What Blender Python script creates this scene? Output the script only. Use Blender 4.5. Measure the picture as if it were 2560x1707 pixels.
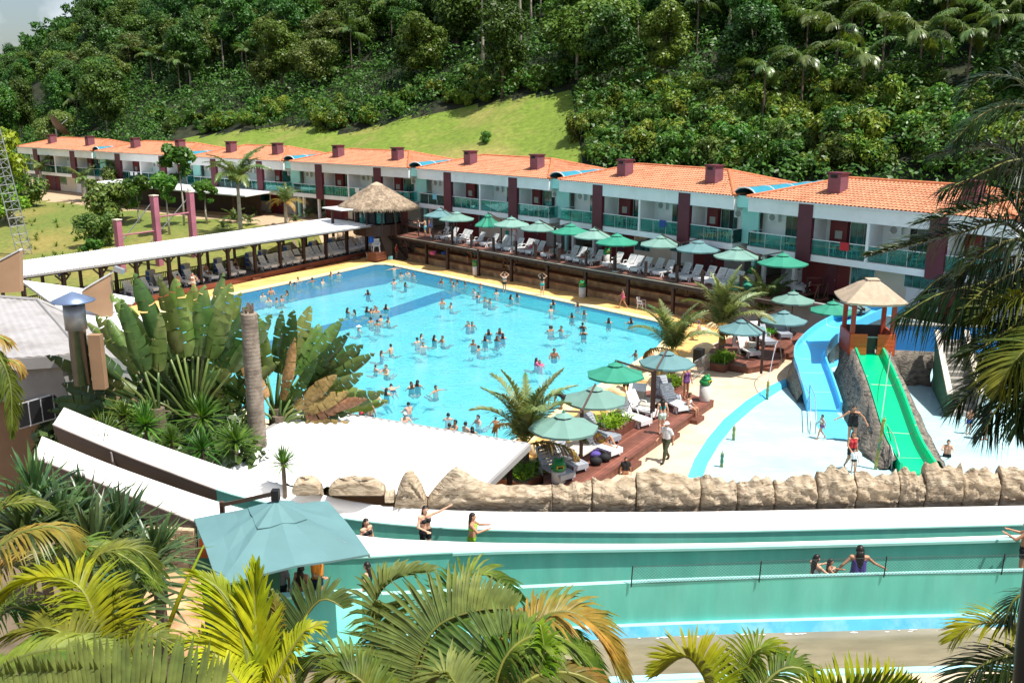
import bpy, bmesh, math, random
import numpy as np
from mathutils import Vector, Matrix, Euler
for o in list(bpy.data.objects):
 bpy.data.objects.remove(o, do_unlink=True)
scene = bpy.context.scene
COL = scene.collection
PI = math.pi
RNG = random.Random(7)
# camera
IMG_W, IMG_H = 2560.0, 1707.0            # the photograph's own pixel grid
FOC, HORIZON, CAM_H = 2350.0, 260.0, 14.6
TH = math.atan((IMG_H / 2 - HORIZON) / FOC)
CT, ST = math.cos(TH), math.sin(TH)
cam = bpy.data.cameras.new('camera')
cam.sensor_width = 36.0
cam.lens = FOC / IMG_W * 36.0
cam.clip_start = 0.1
cam.clip_end = 4000
camo = bpy.data.objects.new('camera', cam)
camo.location = (0, 0, CAM_H)
camo.rotation_euler = (PI / 2 - TH, 0, 0)
COL.objects.link(camo)
scene.camera = camo
# sky, sun, exposure
SUN_EL = math.radians(66)
SUN_AZ = math.atan2(0.88, -0.47)
SUN = Vector((math.cos(SUN_EL) * math.sin(SUN_AZ), math.cos(SUN_EL) * math.cos(SUN_AZ), math.sin(SUN_EL)))
world = bpy.data.worlds.new('World')
scene.world = world
world.use_nodes = True
wn, wl = world.node_tree.nodes, world.node_tree.links
wn.clear()
sky = wn.new('ShaderNodeTexSky')
sky.sky_type = 'NISHITA'
sky.sun_disc = False
sky.sun_elevation = SUN_EL
sky.sun_rotation = SUN_AZ
sky.air_density = 1.0
sky.dust_density = 2.0
tc = wn.new('ShaderNodeTexCoord')
nz = wn.new('ShaderNodeTexNoise')
nz.inputs['Scale'].default_value = 5.0
nz.inputs['Detail'].default_value = 7.0
nz.inputs['Roughness'].default_value = 0.6
wl.new(tc.outputs['Generated'], nz.inputs['Vector'])
rmp = wn.new('ShaderNodeValToRGB')
rmp.color_ramp.elements[0].position = 0.47
rmp.color_ramp.elements[1].position = 0.66
wl.new(nz.outputs['Fac'], rmp.inputs['Fac'])
mx = wn.new('ShaderNodeMix')
mx.data_type = 'RGBA'
mx.inputs['B'].default_value = (7.6, 8.0, 8.7, 1)
wl.new(rmp.outputs['Color'], mx.inputs['Factor'])
wl.new(sky.outputs['Color'], mx.inputs['A'])
bg = wn.new('ShaderNodeBackground')
bg.inputs['Strength'].default_value = 0.094
wl.new(mx.outputs['Result'], bg.inputs['Color'])
wo = wn.new('ShaderNodeOutputWorld')
wl.new(bg.outputs['Background'], wo.inputs['Surface'])
sun = bpy.data.lights.new('sun', 'SUN')
sun.energy = 4.9
sun.angle = math.radians(0.53)
sun.color = (1.0, 0.955, 0.88)
suno = bpy.data.objects.new('sun', sun)
suno.rotation_euler = (-SUN).to_track_quat('-Z', 'Y').to_euler()
suno.location = (30, -30, 80)
COL.objects.link(suno)
vs = scene.view_settings
scene.display_settings.display_device = 'sRGB'
vs.view_transform = 'Standard'
vs.look = 'None'
vs.exposure = 0.5
vs.gamma = 1.0
vs.use_curve_mapping = False
scene.cycles.max_bounces = 8
scene.cycles.transparent_max_bounces = 24
scene.cycles.use_denoising = True
scene.cycles.caustics_reflective = False
scene.cycles.caustics_refractive = False
# helpers
def P(x, y, z=0.0):
 """world point at height z seen at photo pixel (x, y)"""
 u = (x - IMG_W / 2) / FOC
 v = (y - IMG_H / 2) / FOC
 t = (CAM_H - z) / (v * CT + ST)
 return Vector((t * u, t * (CT - v * ST), z))
def Q(x, y, t):
 """world point at depth t seen at photo pixel (x, y)"""
 u = (x - IMG_W / 2) / FOC
 v = (y - IMG_H / 2) / FOC
 return Vector((t * u, t * (CT - v * ST), CAM_H - t * (v * CT + ST)))
def W(n, zx, zy):
 """photo pixel of a point noted in one of the study crops"""
 ox, oy, s = CROPS[n]
 return ox + zx / s, oy + zy / s
CROPS = {1: (0, 250, 3.357), 2: (600, 330, 3.357), 3: (1200, 350, 3.357), 4: (1860, 380, 3.357), 5: (0, 600, 3.357),
   6: (650, 640, 3.357), 7: (1150, 760, 3.357), 8: (1860, 680, 2.867), 9: (1380, 390, 4.519), 10: (1900, 870, 5.107),
   11: (1700, 640, 5.873), 12: (950, 500, 6.72), 13: (0, 1000, 3.357), 14: (600, 1150, 3.357), 15: (1860, 1150, 2.816), 16: (220, 560, 5.873)}
def WP(n, zx, zy, z=0.0):
 return P(*W(n, zx, zy), z)
def link(o, parent=None):
 COL.objects.link(o)
 if parent is not None:
  o.parent = parent
 return o
def tag(o, label=None, cat=None, group=None, kind=None):
 if label: o['label'] = label
 if cat: o['category'] = cat
 if group: o['group'] = group
 if kind: o['kind'] = kind
 return o
def thing(name, label, cat, loc=(0, 0, 0), rz=0.0, group=None):
 o = bpy.data.objects.new(name, None)
 o.empty_display_size = 0.2
 o.location = loc
 o.rotation_euler = (0, 0, rz)
 link(o)
 return tag(o, label, cat, group)
def copy_tree(o, parent=None):
 c = o.copy()
 link(c)
 c.parent = parent
 for ch in list(o.children):
  copy_tree(ch, c)
 return c
class MB:
 """collects simple shapes into one mesh"""
 def __init__(self):
  self.v, self.f = [], []
 def add(self, vs, fs):
  b = len(self.v)
  self.v.extend([tuple(p) for p in vs])
  self.f.extend([tuple(i + b for i in q) for q in fs])
  return self
 def box(self, x0, x1, y0, y1, z0, z1):
  return self.add([(x0, y0, z0), (x1, y0, z0), (x1, y1, z0), (x0, y1, z0), (x0, y0, z1), (x1, y0, z1), (x1, y1, z1), (x0, y1, z1)],
      [(0, 3, 2, 1), (4, 5, 6, 7), (0, 1, 5, 4), (1, 2, 6, 5), (2, 3, 7, 6), (3, 0, 4, 7)])
 def obox(self, c, ax, ay, az):
  """box by centre and three half-axis vectors"""
  c, ax, ay, az = Vector(c), Vector(ax), Vector(ay), Vector(az)
  p = [c + sx * ax + sy * ay + sz * az for sz in (-1, 1) for sx, sy in ((-1, -1), (1, -1), (1, 1), (-1, 1))]
  return self.add(p, [(0, 3, 2, 1), (4, 5, 6, 7), (0, 1, 5, 4), (1, 2, 6, 5), (2, 3, 7, 6), (3, 0, 4, 7)])
 def beam(self, a, b, w, h, up=(0, 0, 1)):
  a, b = Vector(a), Vector(b)
  d = b - a
  s = d.cross(Vector(up))
  if s.length < 1e-6: s = d.cross(Vector((1, 0, 0)))
  s.normalize()
  u = s.cross(d).normalized()
  return self.obox((a + b) / 2, d / 2, s * w / 2, u * h / 2)
 def prism(self, poly, z0, z1):
  n = len(poly)
  vs = [(p[0], p[1], z0 if len(p) < 3 else p[2] + z0) for p in poly] + [(p[0], p[1], z1 if len(p) < 3 else p[2] + z1) for p in poly]
  fs = [tuple(range(n - 1, -1, -1)), tuple(range(n, 2 * n))]
  fs += [(i, (i + 1) % n, n + (i + 1) % n, n + i) for i in range(n)]
  return self.add(vs, fs)
 def tube(self, pts, rad, n=8, cap=True):
  pts = [Vector(p) for p in pts]
  if not hasattr(rad, '__len__'): rad = [rad] * len(pts)
  vs, fs = [], []
  ref = None
  for i, p in enumerate(pts):
   d = (pts[min(i + 1, len(pts) - 1)] - pts[max(i - 1, 0)])
   if d.length < 1e-9: d = Vector((0, 0, 1))
   d.normalize()
   if ref is None:
    ref = Vector((1, 0, 0)) if abs(d.x) < 0.9 else Vector((0, 1, 0))
   a = (ref - d * ref.dot(d)).normalized()
   ref = a
   b = d.cross(a)
   for k in range(n):
    t = 2 * PI * k / n
    vs.append(p + (a * math.cos(t) + b * math.sin(t)) * rad[i])
  m = len(pts)
  for i in range(m - 1):
   for k in range(n):
    fs.append((i * n + k, i * n + (k + 1) % n, (i + 1) * n + (k + 1) % n, (i + 1) * n + k))
  if cap:
   fs.append(tuple(range(n - 1, -1, -1)))
   fs.append(tuple((m - 1) * n + k for k in range(n)))
  return self.add(vs, fs)
 def lathe(self, prof, n=16, c=(0, 0, 0)):
  vs, fs = [], []
  for r, z in prof:
   for k in range(n):
    t = 2 * PI * k / n
    vs.append((c[0] + r * math.cos(t), c[1] + r * math.sin(t), c[2] + z))
  for i in range(len(prof) - 1):
   for k in range(n):
    fs.append((i * n + k, i * n + (k + 1) % n, (i + 1) * n + (k + 1) % n, (i + 1) * n + k))
  fs.append(tuple(range(n - 1, -1, -1)))
  fs.append(tuple((len(prof) - 1) * n + k for k in range(n)))
  return self.add(vs, fs)
 def ball(self, c, r, n=10, m=6):
  rx, ry, rz = r if hasattr(r, '__len__') else (r, r, r)
  vs, fs = [], []
  for i in range(m + 1):
   ph = PI * i / m
   for k in range(n):
    t = 2 * PI * k / n
    vs.append((c[0] + rx * math.sin(ph) * math.cos(t), c[1] + ry * math.sin(ph) * math.sin(t), c[2] - rz * math.cos(ph)))
  for i in range(m):
   for k in range(n):
    fs.append((i * n + k, i * n + (k + 1) % n, (i + 1) * n + (k + 1) % n, (i + 1) * n + k))
  return self.add(vs, fs)
 def loft(self, rows, closed=False, cap=False):
  """rows of equal length point lists -> quads"""
  n = len(rows[0])
  vs = [p for r in rows for p in r]
  fs = []
  for i in range(len(rows) - 1):
   for k in range(n if closed else n - 1):
    k2 = (k + 1) % n
    fs.append((i * n + k, i * n + k2, (i + 1) * n + k2, (i + 1) * n + k))
  if cap and closed:
   fs.append(tuple(range(n - 1, -1, -1)))
   fs.append(tuple((len(rows) - 1) * n + k for k in range(n)))
  return self.add(vs, fs)
 def moved(self, loc=(0, 0, 0), rz=0.0, s=1.0, ry=0.0, rx=0.0):
  m = Matrix.Translation(Vector(loc)) @ Euler((rx, ry, rz)).to_matrix().to_4x4() @ Matrix.Scale(s, 4)
  self.v = [tuple(m @ Vector(p)) for p in self.v]
  return self
 def join(self, other):
  return self.add(other.v, other.f)
 def mesh(self, name, mat, smooth=False):
  me = bpy.data.meshes.new(name)
  me.from_pydata(self.v, [], self.f)
  if mat is not None: me.materials.append(mat)
  if smooth:
   me.polygons.foreach_set('use_smooth', [True] * len(me.polygons))
  me.update()
  return me
 def build(self, name, mat, parent=None, smooth=False, bevel=0.0, loc=None):
  me = self.mesh(name, mat, smooth)
  o = bpy.data.objects.new(name, me)
  if loc is not None: o.location = loc
  link(o, parent)
  if bevel:
   b = o.modifiers.new('bevel', 'BEVEL')
   b.width = bevel
   b.segments = 2
   b.limit_method = 'ANGLE'
  return o
def ref_obj(name, me, parent=None, loc=(0, 0, 0), rz=0.0, sc=None):
 o = bpy.data.objects.new(name, me)
 o.location = loc
 o.rotation_euler = (0, 0, rz)
 if sc is not None: o.scale = sc if hasattr(sc, '__len__') else (sc, sc, sc)
 return link(o, parent)
def recalc(me):
 bm = bmesh.new()
 bm.from_mesh(me)
 bmesh.ops.recalc_face_normals(bm, faces=bm.faces)
 bm.to_mesh(me)
 bm.free()
# materials
def mat_base(name):
 m = bpy.data.materials.new(name)
 m.use_nodes = True
 n, l = m.node_tree.nodes, m.node_tree.links
 return m, n, l, n['Principled BSDF']
def M(name, col, rough=0.6, var=0.12, scale=2.0, bump=0.0, bscale=25.0, spec=0.4, metal=0.0, col2=None, c2scale=0.6, c2pos=(0.45, 0.62), obj_var=0.0, coat=0.0, stretch=None, space='Position'):
 m, n, l, b = mat_base(name)
 b.inputs['Roughness'].default_value = rough
 b.inputs['Specular IOR Level'].default_value = spec
 b.inputs['Metallic'].default_value = metal
 b.inputs['Coat Weight'].default_value = coat
 if space == 'Position':
  g = n.new('ShaderNodeNewGeometry'); vec = g.outputs['Position']
 else:
  g = n.new('ShaderNodeTexCoord'); vec = g.outputs['Object']
 if stretch:
  mp = n.new('ShaderNodeMapping')
  mp.inputs['Scale'].default_value = stretch
  l.new(vec, mp.inputs['Vector']); vec = mp.outputs['Vector']
 n1 = n.new('ShaderNodeTexNoise')
 n1.inputs['Scale'].default_value = scale
 n1.inputs['Detail'].default_value = 5.0
 l.new(vec, n1.inputs['Vector'])
 mr = n.new('ShaderNodeMapRange')
 mr.inputs['From Min'].default_value = 0.3
 mr.inputs['From Max'].default_value = 0.7
 mr.inputs['To Min'].default_value = 1 - var
 mr.inputs['To Max'].default_value = 1 + var
 l.new(n1.outputs['Fac'], mr.inputs['Value'])
 base = None
 if col2 is not None:
  n2 = n.new('ShaderNodeTexNoise')
  n2.inputs['Scale'].default_value = c2scale
  n2.inputs['Detail'].default_value = 6.0
  n2.inputs['Roughness'].default_value = 0.65
  l.new(vec, n2.inputs['Vector'])
  rp = n.new('ShaderNodeMapRange')
  rp.inputs['From Min'].default_value, rp.inputs['From Max'].default_value = c2pos
  l.new(n2.outputs['Fac'], rp.inputs['Value'])
  mc = n.new('ShaderNodeMix'); mc.data_type = 'RGBA'
  mc.inputs['A'].default_value = (*col, 1)
  mc.inputs['B'].default_value = (*col2, 1)
  l.new(rp.outputs['Result'], mc.inputs['Factor'])
  base = mc.outputs['Result']
 hs = n.new('ShaderNodeHueSaturation')
 if base is None: hs.inputs['Color'].default_value = (*col, 1)
 else: l.new(base, hs.inputs['Color'])
 val = mr.outputs['Result']
 if obj_var:
  oi = n.new('ShaderNodeObjectInfo')
  m2 = n.new('ShaderNodeMapRange')
  m2.inputs['To Min'].default_value = 1 - obj_var
  m2.inputs['To Max'].default_value = 1 + obj_var
  l.new(oi.outputs['Random'], m2.inputs['Value'])
  mu = n.new('ShaderNodeMath'); mu.operation = 'MULTIPLY'
  l.new(val, mu.inputs[0]); l.new(m2.outputs['Result'], mu.inputs[1])
  val = mu.outputs[0]
 l.new(val, hs.inputs['Value'])
 l.new(hs.outputs['Color'], b.inputs['Base Color'])
 if bump:
  n3 = n.new('ShaderNodeTexNoise')
  n3.inputs['Scale'].default_value = bscale
  n3.inputs['Detail'].default_value = 6.0
  l.new(vec, n3.inputs['Vector'])
  bp = n.new('ShaderNodeBump')
  bp.inputs['Strength'].default_value = bump
  bp.inputs['Distance'].default_value = 0.05
  l.new(n3.outputs['Fac'], bp.inputs['Height'])
  l.new(bp.outputs['Normal'], b.inputs['Normal'])
 return m
def leaf_mat(name, col, col2, rough=0.42, var=0.35, scale=1.3, hue=0.03, spec=0.35, trans=0.25, fine=9.0):
 """foliage: two tones mixed by noise, shifted a little per plant, light shining through"""
 m, n, l, b = mat_base(name)
 b.inputs['Roughness'].default_value = rough
 b.inputs['Specular IOR Level'].default_value = spec
 g = n.new('ShaderNodeNewGeometry')
 n1 = n.new('ShaderNodeTexNoise'); n1.inputs['Scale'].default_value = scale; n1.inputs['Detail'].default_value = 4.0
 n2 = n.new('ShaderNodeTexNoise'); n2.inputs['Scale'].default_value = fine; n2.inputs['Detail'].default_value = 2.0
 l.new(g.outputs['Position'], n1.inputs['Vector']); l.new(g.outputs['Position'], n2.inputs['Vector'])
 rp = n.new('ShaderNodeMapRange'); rp.inputs['From Min'].default_value = 0.36; rp.inputs['From Max'].default_value = 0.66
 l.new(n1.outputs['Fac'], rp.inputs['Value'])
 mc = n.new('ShaderNodeMix'); mc.data_type = 'RGBA'
 mc.inputs['A'].default_value = (*col, 1); mc.inputs['B'].default_value = (*col2, 1)
 l.new(rp.outputs['Result'], mc.inputs['Factor'])
 hs = n.new('ShaderNodeHueSaturation')
 l.new(mc.outputs['Result'], hs.inputs['Color'])
 oi = n.new('ShaderNodeObjectInfo')
 mh = n.new('ShaderNodeMapRange'); mh.inputs['To Min'].default_value = 0.5 - hue; mh.inputs['To Max'].default_value = 0.5 + hue
 l.new(oi.outputs['Random'], mh.inputs['Value']); l.new(mh.outputs['Result'], hs.inputs['Hue'])
 mv = n.new('ShaderNodeMapRange'); mv.inputs['From Min'].default_value = 0.3; mv.inputs['From Max'].default_value = 0.7
 mv.inputs['To Min'].default_value = 1 - var; mv.inputs['To Max'].default_value = 1 + var
 l.new(n2.outputs['Fac'], mv.inputs['Value'])
 mo = n.new('ShaderNodeMapRange'); mo.inputs['To Min'].default_value = 0.7; mo.inputs['To Max'].default_value = 1.35
 mf = n.new('ShaderNodeMath'); mf.operation = 'FRACT'
 mm = n.new('ShaderNodeMath'); mm.operation = 'MULTIPLY'; mm.inputs[1].default_value = 7.31
 l.new(oi.outputs['Random'], mm.inputs[0]); l.new(mm.outputs[0], mf.inputs[0]); l.new(mf.outputs[0], mo.inputs['Value'])
 mu = n.new('ShaderNodeMath'); mu.operation = 'MULTIPLY'
 l.new(mv.outputs['Result'], mu.inputs[0]); l.new(mo.outputs['Result'], mu.inputs[1])
 l.new(mu.outputs[0], hs.inputs['Value'])
 l.new(hs.outputs['Color'], b.inputs['Base Color'])
 if trans:
  tr = n.new('ShaderNodeBsdfTranslucent')
  gm = n.new('ShaderNodeMix'); gm.data_type = 'RGBA'; gm.blend_type = 'MULTIPLY'; gm.inputs['Factor'].default_value = 1
  gm.inputs['B'].default_value = (1.5, 1.5, 0.6, 1)
  l.new(hs.outputs['Color'], gm.inputs['A']); l.new(gm.outputs['Result'], tr.inputs['Color'])
  ms = n.new('ShaderNodeMixShader'); ms.inputs['Fac'].default_value = trans
  out = n['Material Output']
  l.new(b.outputs['BSDF'], ms.inputs[1]); l.new(tr.outputs['BSDF'], ms.inputs[2]); l.new(ms.outputs['Shader'], out.inputs['Surface'])
 return m
def glass_mat(name, tint, gloss=0.12, rough=0.03, body=None, body_mix=0.0, bump=0.0, bscale=3.0, stretch=None):
 """thin tinted pane or water skin: tinted see-through, fresnel gloss, optional milky body"""
 m, n, l, b = mat_base(name)
 n.remove(b)
 out = n['Material Output']
 t = n.new('ShaderNodeBsdfTransparent'); t.inputs['Color'].default_value = (*tint, 1)
 first = t.outputs['BSDF']
 if body is not None:
  d = n.new('ShaderNodeBsdfDiffuse'); d.inputs['Color'].default_value = (*body, 1)
  m1 = n.new('ShaderNodeMixShader'); m1.inputs['Fac'].default_value = body_mix
  l.new(first, m1.inputs[1]); l.new(d.outputs['BSDF'], m1.inputs[2]); first = m1.outputs['Shader']
 g = n.new('ShaderNodeBsdfGlossy'); g.inputs['Roughness'].default_value = rough
 fr = n.new('ShaderNodeFresnel'); fr.inputs['IOR'].default_value = 1.0 + gloss * 3
 if bump:
  ge = n.new('ShaderNodeNewGeometry'); vec = ge.outputs['Position']
  if stretch:
   mp = n.new('ShaderNodeMapping'); mp.inputs['Scale'].default_value = stretch
   l.new(vec, mp.inputs['Vector']); vec = mp.outputs['Vector']
  nn = n.new('ShaderNodeTexNoise'); nn.inputs['Scale'].default_value = bscale; nn.inputs['Detail'].default_value = 3.5
  nn.inputs['Distortion'].default_value = 0.8
  l.new(vec, nn.inputs['Vector'])
  bp = n.new('ShaderNodeBump'); bp.inputs['Strength'].default_value = bump; bp.inputs['Distance'].default_value = 0.1
  l.new(nn.outputs['Fac'], bp.inputs['Height'])
  l.new(bp.outputs['Normal'], g.inputs['Normal']); l.new(bp.outputs['Normal'], fr.inputs['Normal'])
  if body is not None: l.new(bp.outputs['Normal'], d.inputs['Normal'])
 ms = n.new('ShaderNodeMixShader')
 l.new(fr.outputs['Fac'], ms.inputs['Fac']); l.new(first, ms.inputs[1]); l.new(g.outputs['BSDF'], ms.inputs[2])
 l.new(ms.outputs['Shader'], out.inputs['Surface'])
 return m
MT = {}
MT['white_paint'] = M('white_paint', (0.85, 0.85, 0.845), 0.55, 0.05, 0.8, col2=(0.74, 0.74, 0.72), c2scale=0.5, c2pos=(0.5, 0.75))
MT['cream_paint'] = M('cream_paint', (0.70, 0.62, 0.50), 0.6, 0.06, 0.9)
MT['maroon'] = M('maroon_paint', (0.115, 0.022, 0.035), 0.55, 0.12, 1.2)
MT['dark_red'] = M('dark_red_paint', (0.16, 0.018, 0.02), 0.6, 0.12, 1.2)
MT['chimney'] = M('chimney_plum', (0.21, 0.082, 0.105), 0.65, 0.14, 1.6, bump=0.1)
MT['teal_wall'] = M('pale_teal_paint', (0.36, 0.74, 0.68), 0.6, 0.06, 0.8)
MT['grey_wall'] = M('grey_plaster', (0.42, 0.41, 0.39), 0.7, 0.1, 0.8, col2=(0.3, 0.29, 0.28), c2scale=0.4)
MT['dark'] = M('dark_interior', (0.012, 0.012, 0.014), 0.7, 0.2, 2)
MT['roof_tile'] = M('clay_roof_tile', (0.57, 0.245, 0.13), 0.75, 0.22, 4.0, bump=0.15, bscale=10, col2=(0.42, 0.13, 0.055), c2scale=0.9, c2pos=(0.5, 0.75), obj_var=0.06)
MT['roof_cap'] = M('clay_ridge_tile', (0.52, 0.17, 0.07), 0.75, 0.25, 3.0, bump=0.15)
MT['glass_teal'] = glass_mat('teal_balcony_glass', (0.50, 0.88, 0.84), 0.10, 0.02, body=(0.10, 0.5, 0.45), body_mix=0.10)
MT['glass_window'] = M('dark_teal_window_glass', (0.008, 0.065, 0.06), 0.08, 0.35, 0.7, spec=0.7, col2=(0.03, 0.17, 0.16), c2scale=0.7)
MT['canopy_teal'] = M('blue_polycarbonate', (0.03, 0.24, 0.33), 0.5, 0.1, 1.0, spec=0.2)
MT['alu'] = M('white_aluminium', (0.7, 0.71, 0.72), 0.4, 0.04, 2)
MT['steel'] = M('brushed_steel', (0.55, 0.56, 0.58), 0.28, 0.1, 3, metal=1.0)
MT['galv'] = M('galvanised_steel', (0.42, 0.43, 0.44), 0.45, 0.15, 4, metal=0.6)
MT['plastic_white'] = M('white_plastic', (0.8, 0.8, 0.8), 0.35, 0.04, 2, obj_var=0.06)
MT['plastic_grey'] = M('grey_plastic', (0.36, 0.39, 0.44), 0.4, 0.06, 2, obj_var=0.1)
MT['wood_dark'] = M('dark_stained_timber', (0.045, 0.02, 0.014), 0.55, 0.25, 4, bump=0.1, stretch=(1, 1, 0.3))
MT['wood_brown'] = M('red_brown_timber', (0.15, 0.055, 0.035), 0.55, 0.25, 3, bump=0.1)
MT['thatch'] = M('thatch', (0.34, 0.26, 0.18), 0.9, 0.4, 5, bump=0.9, bscale=14, col2=(0.2, 0.15, 0.1), c2scale=1.2)
MT['thatch_tan'] = M('tan_cement_thatch', (0.47, 0.365, 0.26), 0.85, 0.14, 3, bump=0.5, bscale=12)
MT['white_roof'] = M('white_metal_roof', (0.80, 0.80, 0.80), 0.45, 0.06, 2.0, col2=(0.58, 0.57, 0.55), c2scale=0.8, c2pos=(0.52, 0.8), stretch=(0.5, 2.5, 1))
MT['grey_metal'] = M('grey_metal_roof', (0.38, 0.365, 0.36), 0.6, 0.1, 1.6, col2=(0.30, 0.28, 0.27), c2scale=0.5)
MT['grey_trim'] = M('grey_trim', (0.32, 0.31, 0.30), 0.6, 0.1, 1)
MT['tan_wall'] = M('tan_render', (0.36, 0.22, 0.125), 0.75, 0.12, 0.9, bump=0.15)
MT['pink'] = M('pink_column', (0.44, 0.15, 0.21), 0.7, 0.1, 1.0, col2=(0.36, 0.13, 0.17), c2scale=0.7)
MT['umb_green'] = M('green_canvas', (0.03, 0.25, 0.16), 0.75, 0.08, 1.2)
MT['umb_pale'] = M('faded_green_canvas', (0.165, 0.305, 0.26), 0.75, 0.07, 1.2, obj_var=0.1)
MT['umb_blue'] = M('faded_blue_green_canvas', (0.115, 0.235, 0.245), 0.75, 0.08, 0.9)
MT['umb_royal'] = M('blue_canvas', (0.02, 0.13, 0.6), 0.7, 0.08, 2)
MT['brown_metal'] = M('brown_metal', (0.10, 0.055, 0.04), 0.4, 0.12, 2)
MT['black'] = M('black_plastic', (0.012, 0.012, 0.013), 0.5, 0.1, 3)
MT['sand_paving'] = M('yellow_stone_paving', (0.74, 0.47, 0.17), 0.8, 0.12, 1.2, bump=0.2, col2=(0.64, 0.36, 0.11), c2scale=0.45, c2pos=(0.42, 0.62))
MT['beige_paving'] = M('beige_paving', (0.66, 0.52, 0.37), 0.8, 0.09, 1.2, bump=0.15, col2=(0.56, 0.43, 0.29), c2scale=0.35)
MT['path'] = M('tan_path', (0.46, 0.33, 0.21), 0.85, 0.12, 0.8)
MT['coping'] = M('pale_stone_coping', (0.80, 0.62, 0.36), 0.7, 0.08, 1.5)
MT['bleacher'] = M('brown_earth_steps', (0.40, 0.23, 0.11), 0.85, 0.3, 1.4, bump=0.3, col2=(0.52, 0.33, 0.17), c2scale=0.7)
MT['bleacher_tread'] = M('worn_earth_tread', (0.30, 0.14, 0.065), 0.85, 0.35, 1.1, bump=0.3, col2=(0.42, 0.22, 0.11), c2scale=0.8)
def rock_mat(name, c1, c2, c3):
 """carved artificial rock: slanting chisel strokes and blotches"""
 m, n, l, b = mat_base(name)
 b.inputs['Roughness'].default_value = 0.85
 b.inputs['Specular IOR Level'].default_value = 0.2
 g = n.new('ShaderNodeNewGeometry')
 mp = n.new('ShaderNodeMapping'); mp.inputs['Rotation'].default_value = (0, 0.7, 0); mp.inputs['Scale'].default_value = (1.0, 1.0, 3.2)
 l.new(g.outputs['Position'], mp.inputs['Vector'])
 n1 = n.new('ShaderNodeTexNoise'); n1.inputs['Scale'].default_value = 2.6; n1.inputs['Detail'].default_value = 7; n1.inputs['Distortion'].default_value = 1.2
 l.new(mp.outputs['Vector'], n1.inputs['Vector'])
 n2 = n.new('ShaderNodeTexNoise'); n2.inputs['Scale'].default_value = 0.9; n2.inputs['Detail'].default_value = 5
 l.new(g.outputs['Position'], n2.inputs['Vector'])
 r1 = n.new('ShaderNodeMapRange'); r1.inputs['From Min'].default_value = 0.35; r1.inputs['From Max'].default_value = 0.62; l.new(n1.outputs['Fac'], r1.inputs['Value'])
 r2 = n.new('ShaderNodeMapRange'); r2.inputs['From Min'].default_value = 0.42; r2.inputs['From Max'].default_value = 0.66; l.new(n2.outputs['Fac'], r2.inputs['Value'])
 a = n.new('ShaderNodeMix'); a.data_type = 'RGBA'; a.inputs['A'].default_value = (*c1, 1); a.inputs['B'].default_value = (*c2, 1); l.new(r1.outputs['Result'], a.inputs['Factor'])
 c = n.new('ShaderNodeMix'); c.data_type = 'RGBA'; c.inputs['B'].default_value = (*c3, 1); l.new(a.outputs['Result'], c.inputs['A'])
 mm = n.new('ShaderNodeMath'); mm.operation = 'MULTIPLY'; mm.inputs[1].default_value = 0.55; l.new(r2.outputs['Result'], mm.inputs[0]); l.new(mm.outputs[0], c.inputs['Factor'])
 l.new(c.outputs['Result'], b.inputs['Base Color'])
 bp = n.new('ShaderNodeBump'); bp.inputs['Strength'].default_value = 1.0; bp.inputs['Distance'].default_value = 0.09
 l.new(n1.outputs['Fac'], bp.inputs['Height']); l.new(bp.outputs['Normal'], b.inputs['Normal'])
 return m
MT['rock_grey'] = rock_mat('grey_sculpted_rock', (0.075, 0.068, 0.06), (0.29, 0.25, 0.20), (0.17, 0.15, 0.125))
MT['rock'] = rock_mat('tan_sculpted_rock', (0.235, 0.175, 0.115), (0.54, 0.45, 0.33), (0.45, 0.345, 0.225))
MT['teal_paint'] = M('teal_slide_paint', (0.135, 0.55, 0.44), 0.6, 0.10, 2.2, col2=(0.20, 0.61, 0.50), c2scale=0.9, c2pos=(0.46, 0.72), stretch=(1, 1, 0.22))
MT['teal_ledge'] = M('pale_teal_ledge', (0.36, 0.70, 0.62), 0.55, 0.06, 1)
MT['slide_white'] = M('white_gelcoat', (0.82, 0.80, 0.77), 0.35, 0.03, 0.6, col2=(0.7, 0.66, 0.6), c2scale=0.3, c2pos=(0.55, 0.8))
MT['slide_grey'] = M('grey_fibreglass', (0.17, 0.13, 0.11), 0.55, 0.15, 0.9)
MT['slide_edge'] = M('faded_slide_edge', (0.46, 0.40, 0.37), 0.6, 0.12, 2)
MT['blue_edge'] = M('blue_pool_edge', (0.10, 0.47, 0.67), 0.5, 0.12, 1.2, col2=(0.22, 0.58, 0.74), c2scale=1.5)
MT['blue_pale'] = M('pale_blue_ledge', (0.38, 0.72, 0.80), 0.5, 0.06, 1)
MT['slide_blue'] = M('blue_slide', (0.10, 0.52, 0.86), 0.25, 0.05, 1, spec=0.5)
MT['slide_green'] = M('green_slide', (0.0, 0.52, 0.22), 0.25, 0.05, 1, spec=0.5)
MT['green_dark'] = M('dark_green_paint', (0.035, 0.14, 0.075), 0.6, 0.12, 1)
MT['orange'] = M('orange_paint', (0.66, 0.13, 0.03), 0.6, 0.1, 1.3)
MT['orange_dark'] = M('orange_red_paint', (0.42, 0.07, 0.035), 0.6, 0.1, 1.3)
MT['blue_wall'] = M('bright_blue_wall', (0.04, 0.30, 0.75), 0.6, 0.1, 1.2)
MT['yellow'] = M('ochre_yellow_paint', (0.50, 0.30, 0.045), 0.6, 0.12, 1.2)
MT['concrete'] = M('weathered_concrete', (0.30, 0.28, 0.25), 0.8, 0.15, 1.5, bump=0.2)
MT['concrete_dark'] = M('dark_slate_panel', (0.06, 0.06, 0.06), 0.7, 0.2, 1.5)
MT['splash_floor'] = M('pale_splash_floor', (0.63, 0.80, 0.84), 0.5, 0.03, 0.8, col2=(0.52, 0.75, 0.81), c2scale=0.25)
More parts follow.
